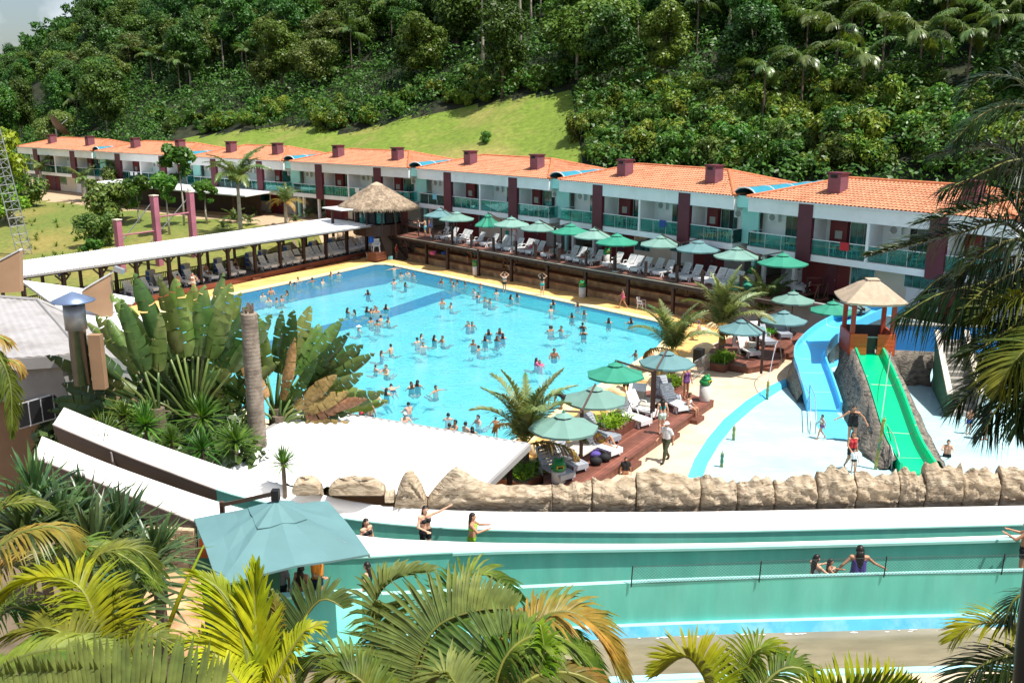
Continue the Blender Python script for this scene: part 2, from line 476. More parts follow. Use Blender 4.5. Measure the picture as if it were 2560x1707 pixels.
MT['bamboo'] = M('painted_bamboo', (0.34, 0.30, 0.06), 0.5, 0.35, 3, col2=(0.07, 0.2, 0.12), c2scale=1.6, c2pos=(0.46, 0.56))
MT['frog'] = M('frog_green', (0.015, 0.23, 0.06), 0.35, 0.08, 3)
MT['frog_yellow'] = M('frog_yellow', (0.6, 0.42, 0.03), 0.4, 0.05, 3)
MT['bin'] = M('pale_bin', (0.62, 0.59, 0.54), 0.5, 0.05, 2)
MT['blue_print'] = M('blue_print', (0.02, 0.09, 0.32), 0.5, 0.05, 2)
MT['grey_panel'] = M('grey_panel', (0.36, 0.34, 0.31), 0.6, 0.05, 2)
MT['red'] = M('red_paint', (0.6, 0.02, 0.02), 0.5, 0.05, 2)
MT['trunk'] = M('tree_bark', (0.16, 0.12, 0.085), 0.85, 0.3, 3, bump=0.5, bscale=18)
MT['trunk_pale'] = M('pale_bark', (0.42, 0.37, 0.30), 0.85, 0.25, 2, bump=0.3)
MT['palm_trunk'] = M('ringed_palm_bark', (0.29, 0.24, 0.19), 0.85, 0.25, 2, bump=0.4, col2=(0.19, 0.15, 0.115), c2scale=3.0)
MT['grass'] = M('lawn_grass', (0.13, 0.17, 0.028), 0.9, 0.25, 2.5, bump=0.5, bscale=9, col2=(0.24, 0.20, 0.05), c2scale=0.09, c2pos=(0.42, 0.66))
# terrain
HLINE = [(-73.35, 142.35), (-55.5, 128.0), (-38.6, 115.2), (-24.3, 105.2), (-9.2, 93.6), (4.05, 79.6), (16.24, 64.6), (27.9, 50.8), (41.0, 35.5)]
def hotel_sd(x, y):
 """signed distance behind the line of hotel fronts"""
 best, sgn = 1e9, 1
 pts = HLINE
 n = len(pts)
 for i in range(n - 1):
  ax, ay = pts[i]; bx, by = pts[i + 1]
  dx, dy = bx - ax, by - ay
  L2 = dx * dx + dy * dy
  t = ((x - ax) * dx + (y - ay) * dy) / L2
  if i > 0: t = max(0.0, t)
  if i < n - 2: t = min(1.0, t)
  px, py = ax + t * dx, ay + t * dy
  d = math.hypot(x - px, y - py)
  if d < best:
   best = d
   sgn = 1 if (dx * (y - ay) - dy * (x - ax)) > 0 else -1
 return best * sgn
def proj(p):
 dz = p[2] - CAM_H
 dep = p[1] * CT - dz * ST
 if dep < 0.5: return (-9999, -9999)
 return (IMG_W / 2 + FOC * p[0] / dep, IMG_H / 2 - FOC * (p[1] * ST + dz * CT) / dep)
def in_poly(x, y, poly):
 c = False
 n = len(poly)
 for i in range(n):
  x1, y1 = poly[i]; x2, y2 = poly[(i + 1) % n]
  if (y1 > y) != (y2 > y) and x < (x2 - x1) * (y - y1) / (y2 - y1) + x1:
   c = not c
 return c
def smooth(a, b, x):
 t = max(0.0, min(1.0, (x - a) / (b - a)))
 return t * t * (3 - 2 * t)
POOL_PX = [(420, 772), (600, 733), (760, 700), (905, 668), (935, 661), (962, 661), (1000, 668), (1100, 689), (1300, 731), (1500, 773), (1640, 803), (1668, 815),
   (1672, 835), (1640, 870), (1585, 905), (1500, 960), (1420, 1000), (1350, 1055), (1300, 1095), (1240, 1112), (1000, 1130), (760, 1090), (560, 1000), (440, 860)]
POOL = [P(x, y, 0.0) for x, y in POOL_PX]
POOL_XY = [(p.x, p.y) for p in POOL]
PERG_A, PERG_B = P(250, 780, 0), P(935, 636, 0)        # front edge of the shaded lounger deck
pd = (PERG_B - PERG_A).normalized()
pn = Vector((-pd.y, pd.x, 0))                           # away from the pool
POST_A, POST_B = P(1067, 660, 0), P(1681, 786, 0)       # timber posts along the far pool side
qd = (POST_B - POST_A).normalized()
qn = Vector((-qd.y, qd.x, 0))
if qn.y < 0: qn = -qn
if pn.x > 0: pn = -pn
GRASS_XY = []
def terrain_z(x, y):
 s = hotel_sd(x, y)
 u = x / max(y, 1.0)
 if s > 10.5:
  w = smooth(-0.60, -0.34, u)
  k = 0.22 + (0.47 - 0.22) * w
  cap = 24 + (75 - 24) * w
  r = k * (s - 10.5)
  r = cap * math.tanh(r / cap)
  r += 0.5 * math.sin(x * 0.11 + y * 0.05) * smooth(12, 40, s) + 0.35 * math.sin(x * 0.31 - y * 0.23) * smooth(12, 30, s)
  return 2.3 + r
 dp = (Vector((x, y, 0)) - PERG_A).dot(pn)
 dq = (Vector((x, y, 0)) - POST_A).dot(qn)
 if dp > 3.2:
  base = 0.15 + 2.15 * smooth(-34, -4, s)
  return base + 0.12 * math.sin(x * 0.4) * math.sin(y * 0.3) * smooth(3, 10, dp) * smooth(-2, -8, s)
 if dq > 4.3:
  return 2.3
 if y < 31:
  z = -0.9 if y > 24 else -0.9 + 1.6 * smooth(24, 18, y)
  if y < 16: z += (16 - y) * 0.36
  if x < -11: z += 1.2 * smooth(-11, -20, x)
  return z
 return -2.4
GRASS_PX = [(430, 350), (640, 322), (770, 312), (850, 338), (960, 310), (1080, 282), (1200, 262), (1330, 240), (1440, 225), (1432, 300), (1452, 360), (1475, 430), (1475, 470), (430, 470)]
xs = np.concatenate([np.arange(-520, -112, 12.0), np.arange(-112, 70, 1.6), np.arange(70, 420, 12.0)])
ys = np.concatenate([np.arange(-30, 0, 6.0), np.arange(0, 190, 1.6), np.arange(190, 620, 9.0)])
tv, tf, tmi = [], [], []
for yy in ys:
 for xx in xs:
  tv.append((float(xx), float(yy), terrain_z(float(xx), float(yy))))
nx = len(xs)
for j in range(len(ys) - 1):
 for i in range(nx - 1):
  a = j * nx + i
  q = (a, a + 1, a + nx + 1, a + nx)
  tf.append(q)
  c = [sum(tv[k][m] for k in q) / 4 for m in range(3)]
  s = hotel_sd(c[0], c[1])
  if s > 9:
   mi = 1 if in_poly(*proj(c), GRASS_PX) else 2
  elif (Vector((c[0], c[1], 0)) - PERG_A).dot(pn) > 3.0:
   mi = 3 if s > -6.2 else 0
  else:
   mi = 4
  tmi.append(mi)
MT['hill_grass'] = M('hillside_grass', (0.14, 0.205, 0.022), 0.9, 0.22, 1.6, bump=0.6, bscale=6, col2=(0.30, 0.25, 0.075), c2scale=0.085, c2pos=(0.48, 0.72))
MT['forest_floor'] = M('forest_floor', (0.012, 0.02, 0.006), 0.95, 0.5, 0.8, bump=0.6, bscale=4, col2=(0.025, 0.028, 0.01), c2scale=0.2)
MT['earth'] = M('bare_earth', (0.16, 0.12, 0.08), 0.95, 0.3, 0.9, bump=0.4)
tme = bpy.data.meshes.new('ground')
tme.from_pydata(tv, [], tf)
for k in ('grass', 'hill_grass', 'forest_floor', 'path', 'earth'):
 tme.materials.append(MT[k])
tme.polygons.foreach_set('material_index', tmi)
tme.polygons.foreach_set('use_smooth', [True] * len(tf))
tme.update()
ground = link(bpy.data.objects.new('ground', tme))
tag(ground, 'grassy ground and hillside around the pool park', kind='structure')
def fill(name, outer, holes, mat, z=None, kind='structure', parent=None):
 bm = bmesh.new()
 edges = []
 for loop in [outer] + list(holes):
  vs = [bm.verts.new((p[0], p[1], z if z is not None else p[2])) for p in loop]
  for i in range(len(vs)):
   edges.append(bm.edges.new((vs[i], vs[(i + 1) % len(vs)])))
 bmesh.ops.triangle_fill(bm, use_beauty=True, edges=edges, normal=(0, 0, 1))
 bmesh.ops.recalc_face_normals(bm, faces=bm.faces)
 for f in bm.faces:
  if f.normal.z < 0: f.normal_flip()
 me = bpy.data.meshes.new(name)
 bm.to_mesh(me); bm.free()
 me.materials.append(mat)
 o = link(bpy.data.objects.new(name, me), parent)
 if kind: o['kind'] = kind
 return o
def offset_loop(loop, d):
 """push a loop outwards by d (xy)"""
 n = len(loop)
 area = sum(loop[i][0] * loop[(i + 1) % n][1] - loop[(i + 1) % n][0] * loop[i][1] for i in range(n))
 s = 1 if area > 0 else -1
 out = []
 for i in range(n):
  a, b, c = Vector(loop[i - 1][:2]), Vector(loop[i][:2]), Vector(loop[(i + 1) % n][:2])
  n1 = Vector(((b - a).y, -(b - a).x)).normalized() * s
  n2 = Vector(((c - b).y, -(c - b).x)).normalized() * s
  m = (n1 + n2)
  m = m / max(0.6, m.length) * 1.0
  p = b + m.normalized() * d / max(0.5, m.normalized().dot(n1))
  out.append((p.x, p.y))
 return out
# swimming pool
WATER_Z, FLOOR_Z = -0.10, -1.15
COPE = offset_loop(POOL_XY, 0.75)
yel_out = [P(x, y, 0) for x, y in [(150, 800), (270, 777), (929, 640), (1036, 655), (1277, 701), (1459, 737), (1665, 781), (1790, 812), (1830, 850), (1760, 930), (1640, 1060), (1420, 1200), (1300, 1260), (1000, 1190), (700, 1130), (520, 1045), (395, 890), (330, 815)]]
fill('pool_terrace', yel_out, [COPE], MT['sand_paving'], 0.0)
mb = MB()
n = len(POOL_XY)
for i in range(n):
 j = (i + 1) % n
 a, b, c, d = POOL_XY[i], POOL_XY[j], COPE[j], COPE[i]
 mb.add([(*a, 0.02), (*b, 0.02), (*c, 0.02), (*d, 0.02), (*a, -0.06), (*b, -0.06), (*d, -0.01), (*c, -0.01)], [(0, 1, 2, 3), (0, 4, 5, 1), (3, 2, 7, 6)])
cop = mb.build('pool_coping', MT['coping'])
recalc(cop.data)
tag(cop, 'pale stone coping round the pool', kind='structure')
MT['pool_tile'] = M('light_blue_pool_tile', (0.30, 0.94, 0.97), 0.4, 0.04, 0.7, col2=(0.40, 0.95, 0.97), c2scale=0.35)
MT['pool_band'] = M('deep_blue_pool_tile', (0.001, 0.045, 0.36), 0.4, 0.08, 0.8)
INN = offset_loop(POOL_XY, 0.02)
fill('pool_floor', INN, [], MT['pool_tile'], FLOOR_Z)
mb = MB()
for i in range(n):
 j = (i + 1) % n
 if not (i in (23, 0, 1, 2, 3, 4, 5, 6)): mb.add([(*INN[i], -0.30), (*INN[j], -0.30), (*INN[j], FLOOR_Z), (*INN[i], FLOOR_Z)], [(0, 1, 2, 3)])
tag(mb.build('pool_wall', MT['pool_tile']), kind='structure')
mb = MB()
for i in (23, 0, 1, 2, 3, 4, 5, 6):
 j = (i + 1) % n
 mb.add([(*INN[i], -0.30), (*INN[j], -0.30), (*INN[j], FLOOR_Z), (*INN[i], FLOOR_Z)], [(0, 1, 2, 3)])
tag(mb.build('pool_wall', MT['pool_band']), kind='structure')
mb = MB()
for i in range(n):
 j = (i + 1) % n
 mb.add([(*INN[i], 0.0), (*INN[j], 0.0), (*INN[j], -0.30), (*INN[i], -0.30)], [(0, 1, 2, 3)])
tag(mb.build('pool_waterline_tiles', MT['pool_band']), kind='structure')
def zband(pts):
 return [P(*W(6, x, y), FLOOR_Z) for x, y in pts]
fill('pool_floor_band', zband([(-520, 420), (-100, 280), (400, 160), (760, 90), (940, 60), (1060, 60), (1230, 110), (1225, 172), (1100, 218), (1060, 235), (700, 300), (300, 380), (40, 440), (-400, 560)]), [], MT['pool_band'], FLOOR_Z + 0.004)
fill('pool_floor_band', zband([(-200, 790), (500, 590), (1080, 440), (1520, 295), (1640, 268), (1790, 285), (1650, 335), (1100, 515), (460, 690), (-180, 900)]), [], MT['pool_band'], FLOOR_Z + 0.004)
water_mat = glass_mat('pool_water', (0.86, 0.99, 0.995), 0.06, 0.05, body=(0.07, 0.43, 0.58), body_mix=0.42, bump=1.0, bscale=1.9, stretch=(1.2, 2.6, 1.5))
fill('garden_bed', [P(x, y, 0) for x, y in [(-300, 850), (150, 800), (330, 815), (395, 890), (520, 1045), (700, 1130), (1000, 1190), (1300, 1260), (1722, 1250), (1722, 1330), (300, 1330), (-300, 1200)]], [], MT['earth'], -0.02)
wat = fill('pool_water', INN, [], water_mat, WATER_Z)
# beige terrace, splash pool
KERB_PX = [(1722, 1230), (1727, 1195), (1744, 1150), (1775, 1100), (1815, 1052), (1870, 1006), (1930, 968), (1990, 940), (2060, 912), (2120, 894)]
KERB = [P(x, y, 0.0) for x, y in KERB_PX]
beige = [P(x, y, 0) for x, y in [(1300, 1290), (1300, 1210), (1480, 1060), (1690, 905), (1800, 850), (1880, 822), (2040, 800), (2300, 800), (2300, 850)]] + [k for k in KERB[::-1]]
fill('splash_terrace', beige, [], MT['beige_paving'], 0.004)
SPL_Z = -0.10
spl = [k for k in KERB] + [P(x, y, 0) for x, y in [(2300, 850), (2700, 830), (3000, 950), (3000, 1290), (2560, 1300), (1722, 1290)]]
fill('splash_pool_floor', spl, [], MT['splash_floor'], SPL_Z)
spw = glass_mat('splash_water', (0.90, 0.985, 0.995), 0.10, 0.04, bump=0.4, bscale=1.6, stretch=(1, 1.6, 1))
fill('splash_pool_water', spl, [], spw, SPL_Z + 0.035)
mb = MB()
rows = []
for i, k in enumerate(KERB):
 d = (KERB[min(i + 1, len(KERB) - 1)] - KERB[max(i - 1, 0)]).normalized()
 nr = Vector((d.y, -d.x, 0))
 if nr.x < 0: nr = -nr
 rows.append([k - nr * 0.12 + Vector((0, 0, 0.0)), k - nr * 0.12 + Vector((0, 0, 0.07)), k + nr * 0.22 + Vector((0, 0, 0.07)), k + nr * 0.42 + Vector((0, 0, -0.1))])
mb.loft(rows)
ke = mb.build('splash_pool_kerb', MT['slide_blue'], smooth=False)
tag(ke, kind='structure')
# terraced seating under the upper deck
DECK_Z = 2.4
mb = MB()
QA = POST_A - qd * 3.0
QL = (POST_B - POST_A).length + 6.0
def qpt(a, o, z):
 p = QA + qd * a + qn * o
 return (p.x, p.y, z)
steps = tag(thing('terraced_seating', 'brown earth coloured steps under the timber deck beside the pool', 'steps', (0, 0, 0)))
for k in range(4):
 o0, z0, z1 = 0.55 + 0.95 * k, 0.0 + 0.0, 0.5 * (k + 1)
 m1 = MB()
 m1.add([qpt(-1, o0, -0.2), qpt(QL, o0, -0.2), qpt(QL, o0, z1 - 0.05), qpt(-1, o0, z1 - 0.05), qpt(-1, o0 + 0.25, -0.2), qpt(QL, o0 + 0.25, -0.2), qpt(QL, o0 + 0.25, z1 - 0.05), qpt(-1, o0 + 0.25, z1 - 0.05)],
   [(0, 1, 2, 3), (4, 7, 6, 5), (3, 2, 6, 7), (0, 3, 7, 4), (1, 5, 6, 2)])
 m1.build('riser', MT['bleacher'], steps)
 m1 = MB()
 m1.prism([qpt(-1, o0 - 0.04, 0)[:2], qpt(QL, o0 - 0.04, 0)[:2], qpt(QL, o0 + 0.99 if k < 3 else o0 + 1.3, 0)[:2], qpt(-1, o0 + 0.99 if k < 3 else o0 + 1.3, 0)[:2]], z1 - 0.05, z1)
 t_ = m1.build('tread', MT['bleacher_tread'], steps)
 recalc(t_.data)
# hotel blocks
HZ = 2.36
DEPTH = 9.4
ORD = ['first', 'second', 'third', 'fourth', 'fifth', 'sixth', 'seventh', 'eighth', 'ninth', 'tenth', 'eleventh', 'twelfth', 'thirteenth', 'fourteenth', 'fifteenth', 'sixteenth', 'seventeenth', 'eighteenth', 'nineteenth', 'twentieth']
def ordinal(i):
 if i < 20: return ORD[i]
 return '%d%s' % (i + 1, {1: 'st', 2: 'nd', 3: 'rd'}.get((i + 1) % 10 if (i + 1) % 100 not in (11, 12, 13) else 0, 'th'))
def roof_plane(mb, a, b, c, d, pitch=0.27, row=0.40):
 """barrel tiles on the quad a-b (eave) d-c (ridge); a,b,c,d counter-clockwise seen from above"""
 a, b, c, d = map(Vector, (a, b, c, d))
 L = (b - a).length
 ex = (b - a) / L
 up = ((d - a) - ex * (d - a).dot(ex))
 H = up.length
 ey = up / H
 nrm = ex.cross(ey).normalized()
 da, cb = (d - a).dot(ex), (c - a).dot(ex)
 nr = max(1, int(H / row))
 ncol = max(1, int(L / pitch))
 pw = L / ncol
 rh = H / nr
 for r in range(nr):
  y0, y1 = r * rh, (r + 1) * rh + 0.03
  ym = (r + 0.5) * rh / H
  xa, xb = da * ym, L + (cb - L) * ym
  k0 = max(0, int(math.floor(xa / pw)) - 0)
  k1 = min(ncol, int(math.ceil(xb / pw)))
  pts0, pts1 = [], []
  for k in range(k0, k1 + 1):
   x = k * pw
   for fx, hz in ((0.0, 0.0), (0.28, 0.062), (0.62, 0.062)):
    if k == k1 and fx > 0: break
    xx = min(max(x + fx * pw, xa - 0.05), xb + 0.05)
    pts0.append(a + ex * xx + ey * y0 + nrm * (hz + 0.045))
    pts1.append(a + ex * xx + ey * y1 + nrm * (hz + 0.005))
  mb.loft([pts0, pts1])
def ac_mesh():
 m = MB(); m.box(-0.42, 0.42, -0.3, 0.0, 0, 0.56)
 return m.mesh('outdoor_unit', MT['alu'])
AC_ME = ac_mesh()
m = MB()
m.lathe([(0.23, 0), (0.23, 0.02), (0.19, 0.02), (0.19, 0.005), (0.05, 0.005)], 16)
m.moved((0, 0, 0), rx=PI / 2)
FAN_ME = m.mesh('fan_grille', MT['grey_trim'])
m = MB(); m.box(-0.3, 0.3, -0.02, 0.02, -0.3, 0.3)
PANEL_ME = m.mesh('barbecue_door', MT['grey_panel'])
def plastic_chair_proto(mat):
 t = thing('plastic_chair', '', 'chair')
 MB().box(-0.22, 0.22, -0.2, 0.24, 0.40, 0.44).build('seat', mat, t)
 m = MB()
 for k in range(5):
  x = -0.18 + 0.09 * k
  m.obox((x, 0.27, 0.64), (0.028, 0, 0), (0, 0.012, 0), (0, 0.04, 0.2))
 m.obox((0, 0.31, 0.85), (0.22, 0, 0), (0, 0.015, 0), (0, 0.01, 0.045))
 m.build('backrest', mat, t)
 for sx in (-1, 1):
  m = MB(); m.tube([(sx * 0.25, 0.26, 0.42), (sx * 0.26, 0.22, 0.66), (sx * 0.27, -0.16, 0.65), (sx * 0.26, -0.2, 0.42)], 0.022, 6)
  m.build('armrest', mat, t)
  for sy in (-1, 1):
   m = MB(); m.beam((sx * 0.25, sy * 0.24, 0.0), (sx * 0.2, sy * 0.19, 0.41), 0.05, 0.05)
   m.build('leg', mat, t)
 return t
def table_proto(mat):
 t = thing('plastic_table', '', 'table')
 MB().box(-0.4, 0.4, -0.4, 0.4, 0.69, 0.73).build('table_top', mat, t, bevel=0.01)
 for sx in (-1, 1):
  for sy in (-1, 1):
   m = MB(); m.beam((sx * 0.36, sy * 0.36, 0), (sx * 0.32, sy * 0.32, 0.7), 0.05, 0.05)
   m.build('leg', mat, t)
 return t
CHAIR0 = plastic_chair_proto(MT['plastic_white'])
TABLE0 = table_proto(MT['plastic_white'])
used = {'chair': False, 'table': False}
def place(proto, loc, rz, label, group, key):
 if not used.get(key):
  o = proto; used[key] = True
 else:
  o = copy_tree(proto)
 o.location = loc
 o.rotation_euler = (0, 0, rz)
 o['label'] = label
 o['group'] = group
 return o
BLOCK_TXT = ['leftmost', 'second from left', 'third from left', 'fourth from left', 'fifth from left', 'second from right', 'rightmost']
def make_block(bi, A, B):
 A, B = Vector((*A, HZ)), Vector((*B, HZ))
 d = B - A
 L = d.length
 rz = math.atan2(d.y, d.x)
 t = thing('hotel_block', 'two storey white hotel block with clay tile roof, %s in the row' % BLOCK_TXT[bi], 'building', A, rz, 'hotel blocks in a row behind the pool')
 near = bi >= 3
 D = DEPTH
 c1, c2, mid = (0.225 * L, 0.285 * L), (0.725 * L, 0.785 * L), 0.505 * L
 MB().box(0, L, 0, D, 2.30, 2.72).build('floor_slab', MT['white_paint'], t)
 MB().box(0.02, L - 0.02, 0.08, 1.62, 2.722, 2.74).build('balcony_floor', MT['grey_wall'], t)
 for x0, x1 in ((-0.02, c1[0]), (c1[1], c2[0]), (c2[1], L + 0.02)):
  MB().box(x0, x1, -0.12, 0.12, 5.12, 6.04).build('fascia', MT['white_paint'], t)
 MB().box(-0.02, 0.14, 0.125, D + 0.1, 5.12, 6.04).build('fascia', MT['white_paint'], t)
 MB().box(L - 0.14, L + 0.02, 0.125, D + 0.1, 5.12, 6.04).build('fascia', MT['white_paint'], t)
 MB().box(0.14, L - 0.14, 0.12, D, 5.12, 5.2).build('ceiling', MT['white_paint'], t)
 MB().box(0.0, L, 1.65, D, 2.72, 5.12).build('upper_wall', MT['white_paint'], t)
 for c in (c1, c2):
  MB().box(c[0], c[1], -0.17, 0.14, 2.24, 6.05).build('pillar', MT['maroon'], t)
  MB().box(c[1] - 0.14, c[1] - 0.02, 0.145, 1.645, 2.745, 5.118).build('cross_wall', MT['white_paint'], t)
 MB().box(mid - 0.09, mid + 0.09, -0.05, 0.13, 2.73, 5.118).build('post', MT['white_paint'], t)
 MB().box(mid - 0.06, mid + 0.06, 0.135, 1.645, 2.745, 5.118).build('cross_wall', MT['white_paint'], t)
 bays = [(0.12, c1[0], 'ac'), (c1[1], mid - 0.1, 'bbq'), (mid + 0.1, c2[0], 'ac'), (c2[1], L - 0.12, 'bbqac')]
 for q, (x0, x1, kind) in enumerate(bays):
  w = x1 - x0
  if kind == 'ac': dx0, dx1 = x0 + 0.46 * w, x1 - 0.06
  elif kind == 'bbq': dx0, dx1 = x0 + 0.46 * w, x1 - 0.1
  else: dx0, dx1 = x0 + 0.40 * w, x0 + 0.80 * w
  door = MB().box(dx0, dx1, 1.60, 1.648, 2.745, 4.9).build('sliding_door', MT['alu'], t)
  np_ = 4 if near else 2
  pw = (dx1 - dx0 - 0.06) / np_
  open_k = (bi * 3 + q) % 4
  for k in range(np_):
   opened = near and k == open_k and (bi + q) % 3 != 0
   MB().box(dx0 + 0.05 + k * pw, dx0 + 0.05 + (k + 1) * pw - 0.04, 1.575 - 0.012 * (k % 2), 1.597, 2.80, 4.84).build('pane', MT['dark'] if opened else MT['glass_window'], door)  # an open leaf is a near-black sheet standing for the unlit room
  if kind != 'ac':
   n0, n1 = x0 + 0.12 * w, dx0 - 0.06
   nic = MB().box(n0, n1, 1.30, 1.645, 2.745, 5.115).build('barbecue_niche', MT['dark_red'], t)
   MB().box(n0 - 0.1, n1 - 0.05, 1.0, 1.297, 3.5, 3.58).build('counter', MT['concrete_dark'], nic)
   ref_obj('barbecue_door', PANEL_ME, nic, ((n0 + n1) / 2 + 0.05, 1.275, 4.02), 0, (0.85, 1, 0.85))
  if kind != 'bbq':
   ax = x0 + 0.24 * w if kind == 'ac' else x1 - 0.13 * w
   u = ref_obj('air_conditioner', AC_ME, t, (ax, 1.64, 4.4))
   ref_obj('fan_grille', FAN_ME, u, (-0.08, -0.302, 0.28))
  rail = MB().box(x0 + 0.01, x1 - 0.01, 0.0, 0.07, 3.70, 3.755).build('handrail', MT['alu'], t)
  ng = 3
  gw = w / ng
  for k in range(ng):
   MB().box(x0 + k * gw + 0.03, x0 + (k + 1) * gw - 0.03, 0.028, 0.04, 2.80, 3.698).build('glass_panel', MT['glass_teal'], rail)
  for k in range(ng + 1):
   xx = min(max(x0 + k * gw, x0 + 0.03), x1 - 0.03)
   MB().box(xx - 0.018, xx + 0.018, 0.05, 0.085, 2.745, 3.698).build('baluster', MT['alu'], rail)
  M4 = t.matrix_basis
  place_txt = 'balcony %s, %s hotel block' % (['one', 'two', 'three', 'four'][q], BLOCK_TXT[bi])
  if bi >= 1:
   fx = (x0 + x1) / 2 + 0.1 * ((bi * 7 + q * 3) % 5 - 2)
   wp = Matrix.Translation(A) @ Matrix.Rotation(rz, 4, 'Z')
   p = wp @ Vector((fx, 0.8, 2.742))
   place(TABLE0, p, rz, 'white plastic table on ' + place_txt, 'white tables on the balconies', 'table')
   p = wp @ Vector((fx - 0.75, 0.85, 2.742))
   place(CHAIR0, p, rz + PI / 2 + 0.2, 'white chair left of table on ' + place_txt, 'white chairs on the balconies', 'chair')
   if bi >= 3:
    p = wp @ Vector((fx + 0.78, 0.75, 2.742))
    place(CHAIR0, p, rz - PI / 2 - 0.25, 'white chair right of table on ' + place_txt, 'white chairs on the balconies', 'chair')
 for xx in (0.0, L - 0.012):
  MB().box(xx, xx + 0.012, 0.09, 1.6, 2.80, 3.70).build('glass_panel', MT['glass_teal'], t)
  MB().box(xx - 0.02, xx + 0.035, 0.075, 1.62, 3.702, 3.752).build('handrail', MT['alu'], t)
 gy = 1.5
 segs = [(0.0, 0.20, 'open'), (0.20, 0.40, 'dark_red'), (0.40, 0.62, 'cream_paint'), (0.62, 0.74, 'white_paint'), (0.74, 0.90, 'dark_red'), (0.90, 1.0, 'grey_wall')]
 for f0, f1, k in segs:
  if k == 'open':
   MB().box(f0 * L + 0.02, f1 * L, gy + 2.8, gy + 2.95, 0, 2.3).build('lobby_wall', MT['grey_wall'], t)
   st = None
   for s in range(8):
    m = MB().box(f0 * L + 1.2 + s * 0.26, f0 * L + 1.46 + s * 0.26, gy + 1.3, gy + 2.5, 0.22 * s, 0.22 * s + 0.07)
    m.build('stair_tread', MT['white_paint'], t)
   for xx in (0.08, 0.95 if near else 1.2, f1 * L - 0.15):
    MB().box(xx, xx + 0.24, 0.5, 0.74, 0, 2.298).build('column', MT['white_paint'] if xx > 0.5 else MT['teal_wall'], t)
  else:
   MB().box(f0 * L + 0.002, f1 * L - 0.002, gy, D, 0, 2.298).build('lower_wall', MT[k], t)
 for f0, f1, zb in ((0.405, 0.50, 0.9), (0.61, 0.735, 1.25)):
  fr = MB().box(f0 * L, f1 * L, gy - 0.05, gy - 0.003, zb, 2.2).build('window', MT['alu'], t)
  k_ = 4
  ww = ((f1 - f0) * L - 0.08) / k_
  for k in range(k_):
   MB().box(f0 * L + 0.05 + k * ww, f0 * L + 0.05 + (k + 1) * ww - 0.03, gy - 0.075, gy - 0.052, zb + 0.05, 2.15).build('pane', MT['glass_window'], fr)
 for fx_ in (0.30, 0.80):
  dr = MB().box(fx_ * L, fx_ * L + 0.85, gy - 0.035, gy - 0.003, 0.0, 2.05).build('door', MT['maroon'], t)
  MB().ball((fx_ * L + 0.75, gy - 0.07, 1.0), 0.035, 6, 4).build('handle', MT['alu'], dr)
 o = 0.10
 zE, zR = 6.05, 7.32
 yR = D / 2
 x0, x1 = -o, L + o
 ra, rb = Vector((yR * 0.92, yR, zR)), Vector((L - yR * 0.92, yR, zR))
 e = [Vector((x0, -o - 0.12, zE)), Vector((x1, -o - 0.12, zE)), Vector((x1, D + o, zE)), Vector((x0, D + o, zE))]
 rm = MB()
 rm.add([e[0], e[1], e[2], e[3], ra, rb], [(0, 1, 5, 4), (1, 2, 5), (2, 3, 4, 5), (3, 0, 4), (3, 2, 1, 0)])
 roof = rm.build('roof', MT['roof_cap'], t)
 tm = MB()
 pt = 0.27 if near else 0.36
 roof_plane(tm, e[0], e[1], rb, ra, pt)
 roof_plane(tm, e[1], e[2], rb, rb, pt)
 roof_plane(tm, e[3], e[0], ra, ra, pt)
 tiles = tm.build('roof_tiles', MT['roof_tile'], roof)
 tiles['kind'] = 'stuff'
 for a, b in ((ra, rb), (e[0], ra), (e[1], rb), (e[2], rb), (e[3], ra)):
  MB().tube([a + Vector((0, 0, 0.06)), b + Vector((0, 0, 0.06))], 0.13, 8).build('ridge_cap', MT['roof_cap'], roof)
 MB().box(x0 + 0.02, x1 - 0.02, -o - 0.2, -o - 0.10, 5.98, 6.07).build('gutter', MT['alu'], roof)
 for fx_ in (0.30, 0.80):
  cx = fx_ * L
  cy = 2.1
  zc = zE + (cy + o) / (yR + o) * (zR - zE)
  ch = MB().box(cx - 0.46, cx + 0.46, cy - 0.46, cy + 0.46, zc - 0.5, zc + 1.2).build('chimney', MT['chimney'], roof)
  MB().box(cx - 0.54, cx + 0.54, cy - 0.54, cy + 0.54, zc + 1.205, zc + 1.3).build('chimney_cap', MT['maroon'], ch)
  MB().box(cx - 0.28, cx + 0.2, cy - 0.49, cy - 0.463, zc + 0.95, zc + 1.15).build('flue_opening', MT['dark'], ch)
  MB().box(cx - 0.6, cx + 0.6, cy - 0.62, cy + 0.6, zc - 0.34, zc - 0.06).build('flashing', MT['roof_cap'], ch)
 return t, L, rz
corners = []
for i in range(7):
 a = Vector((*HLINE[i], 0)); b = Vector((*HLINE[i + 1], 0))
 gap = 1.25 if i < 6 else 0.5
 d = (b - a).normalized()
 corners.append(((a.x, a.y), ((b - d * gap).x, (b - d * gap).y)))
for i, (a, b) in enumerate(corners):
 make_block(i, a, b)
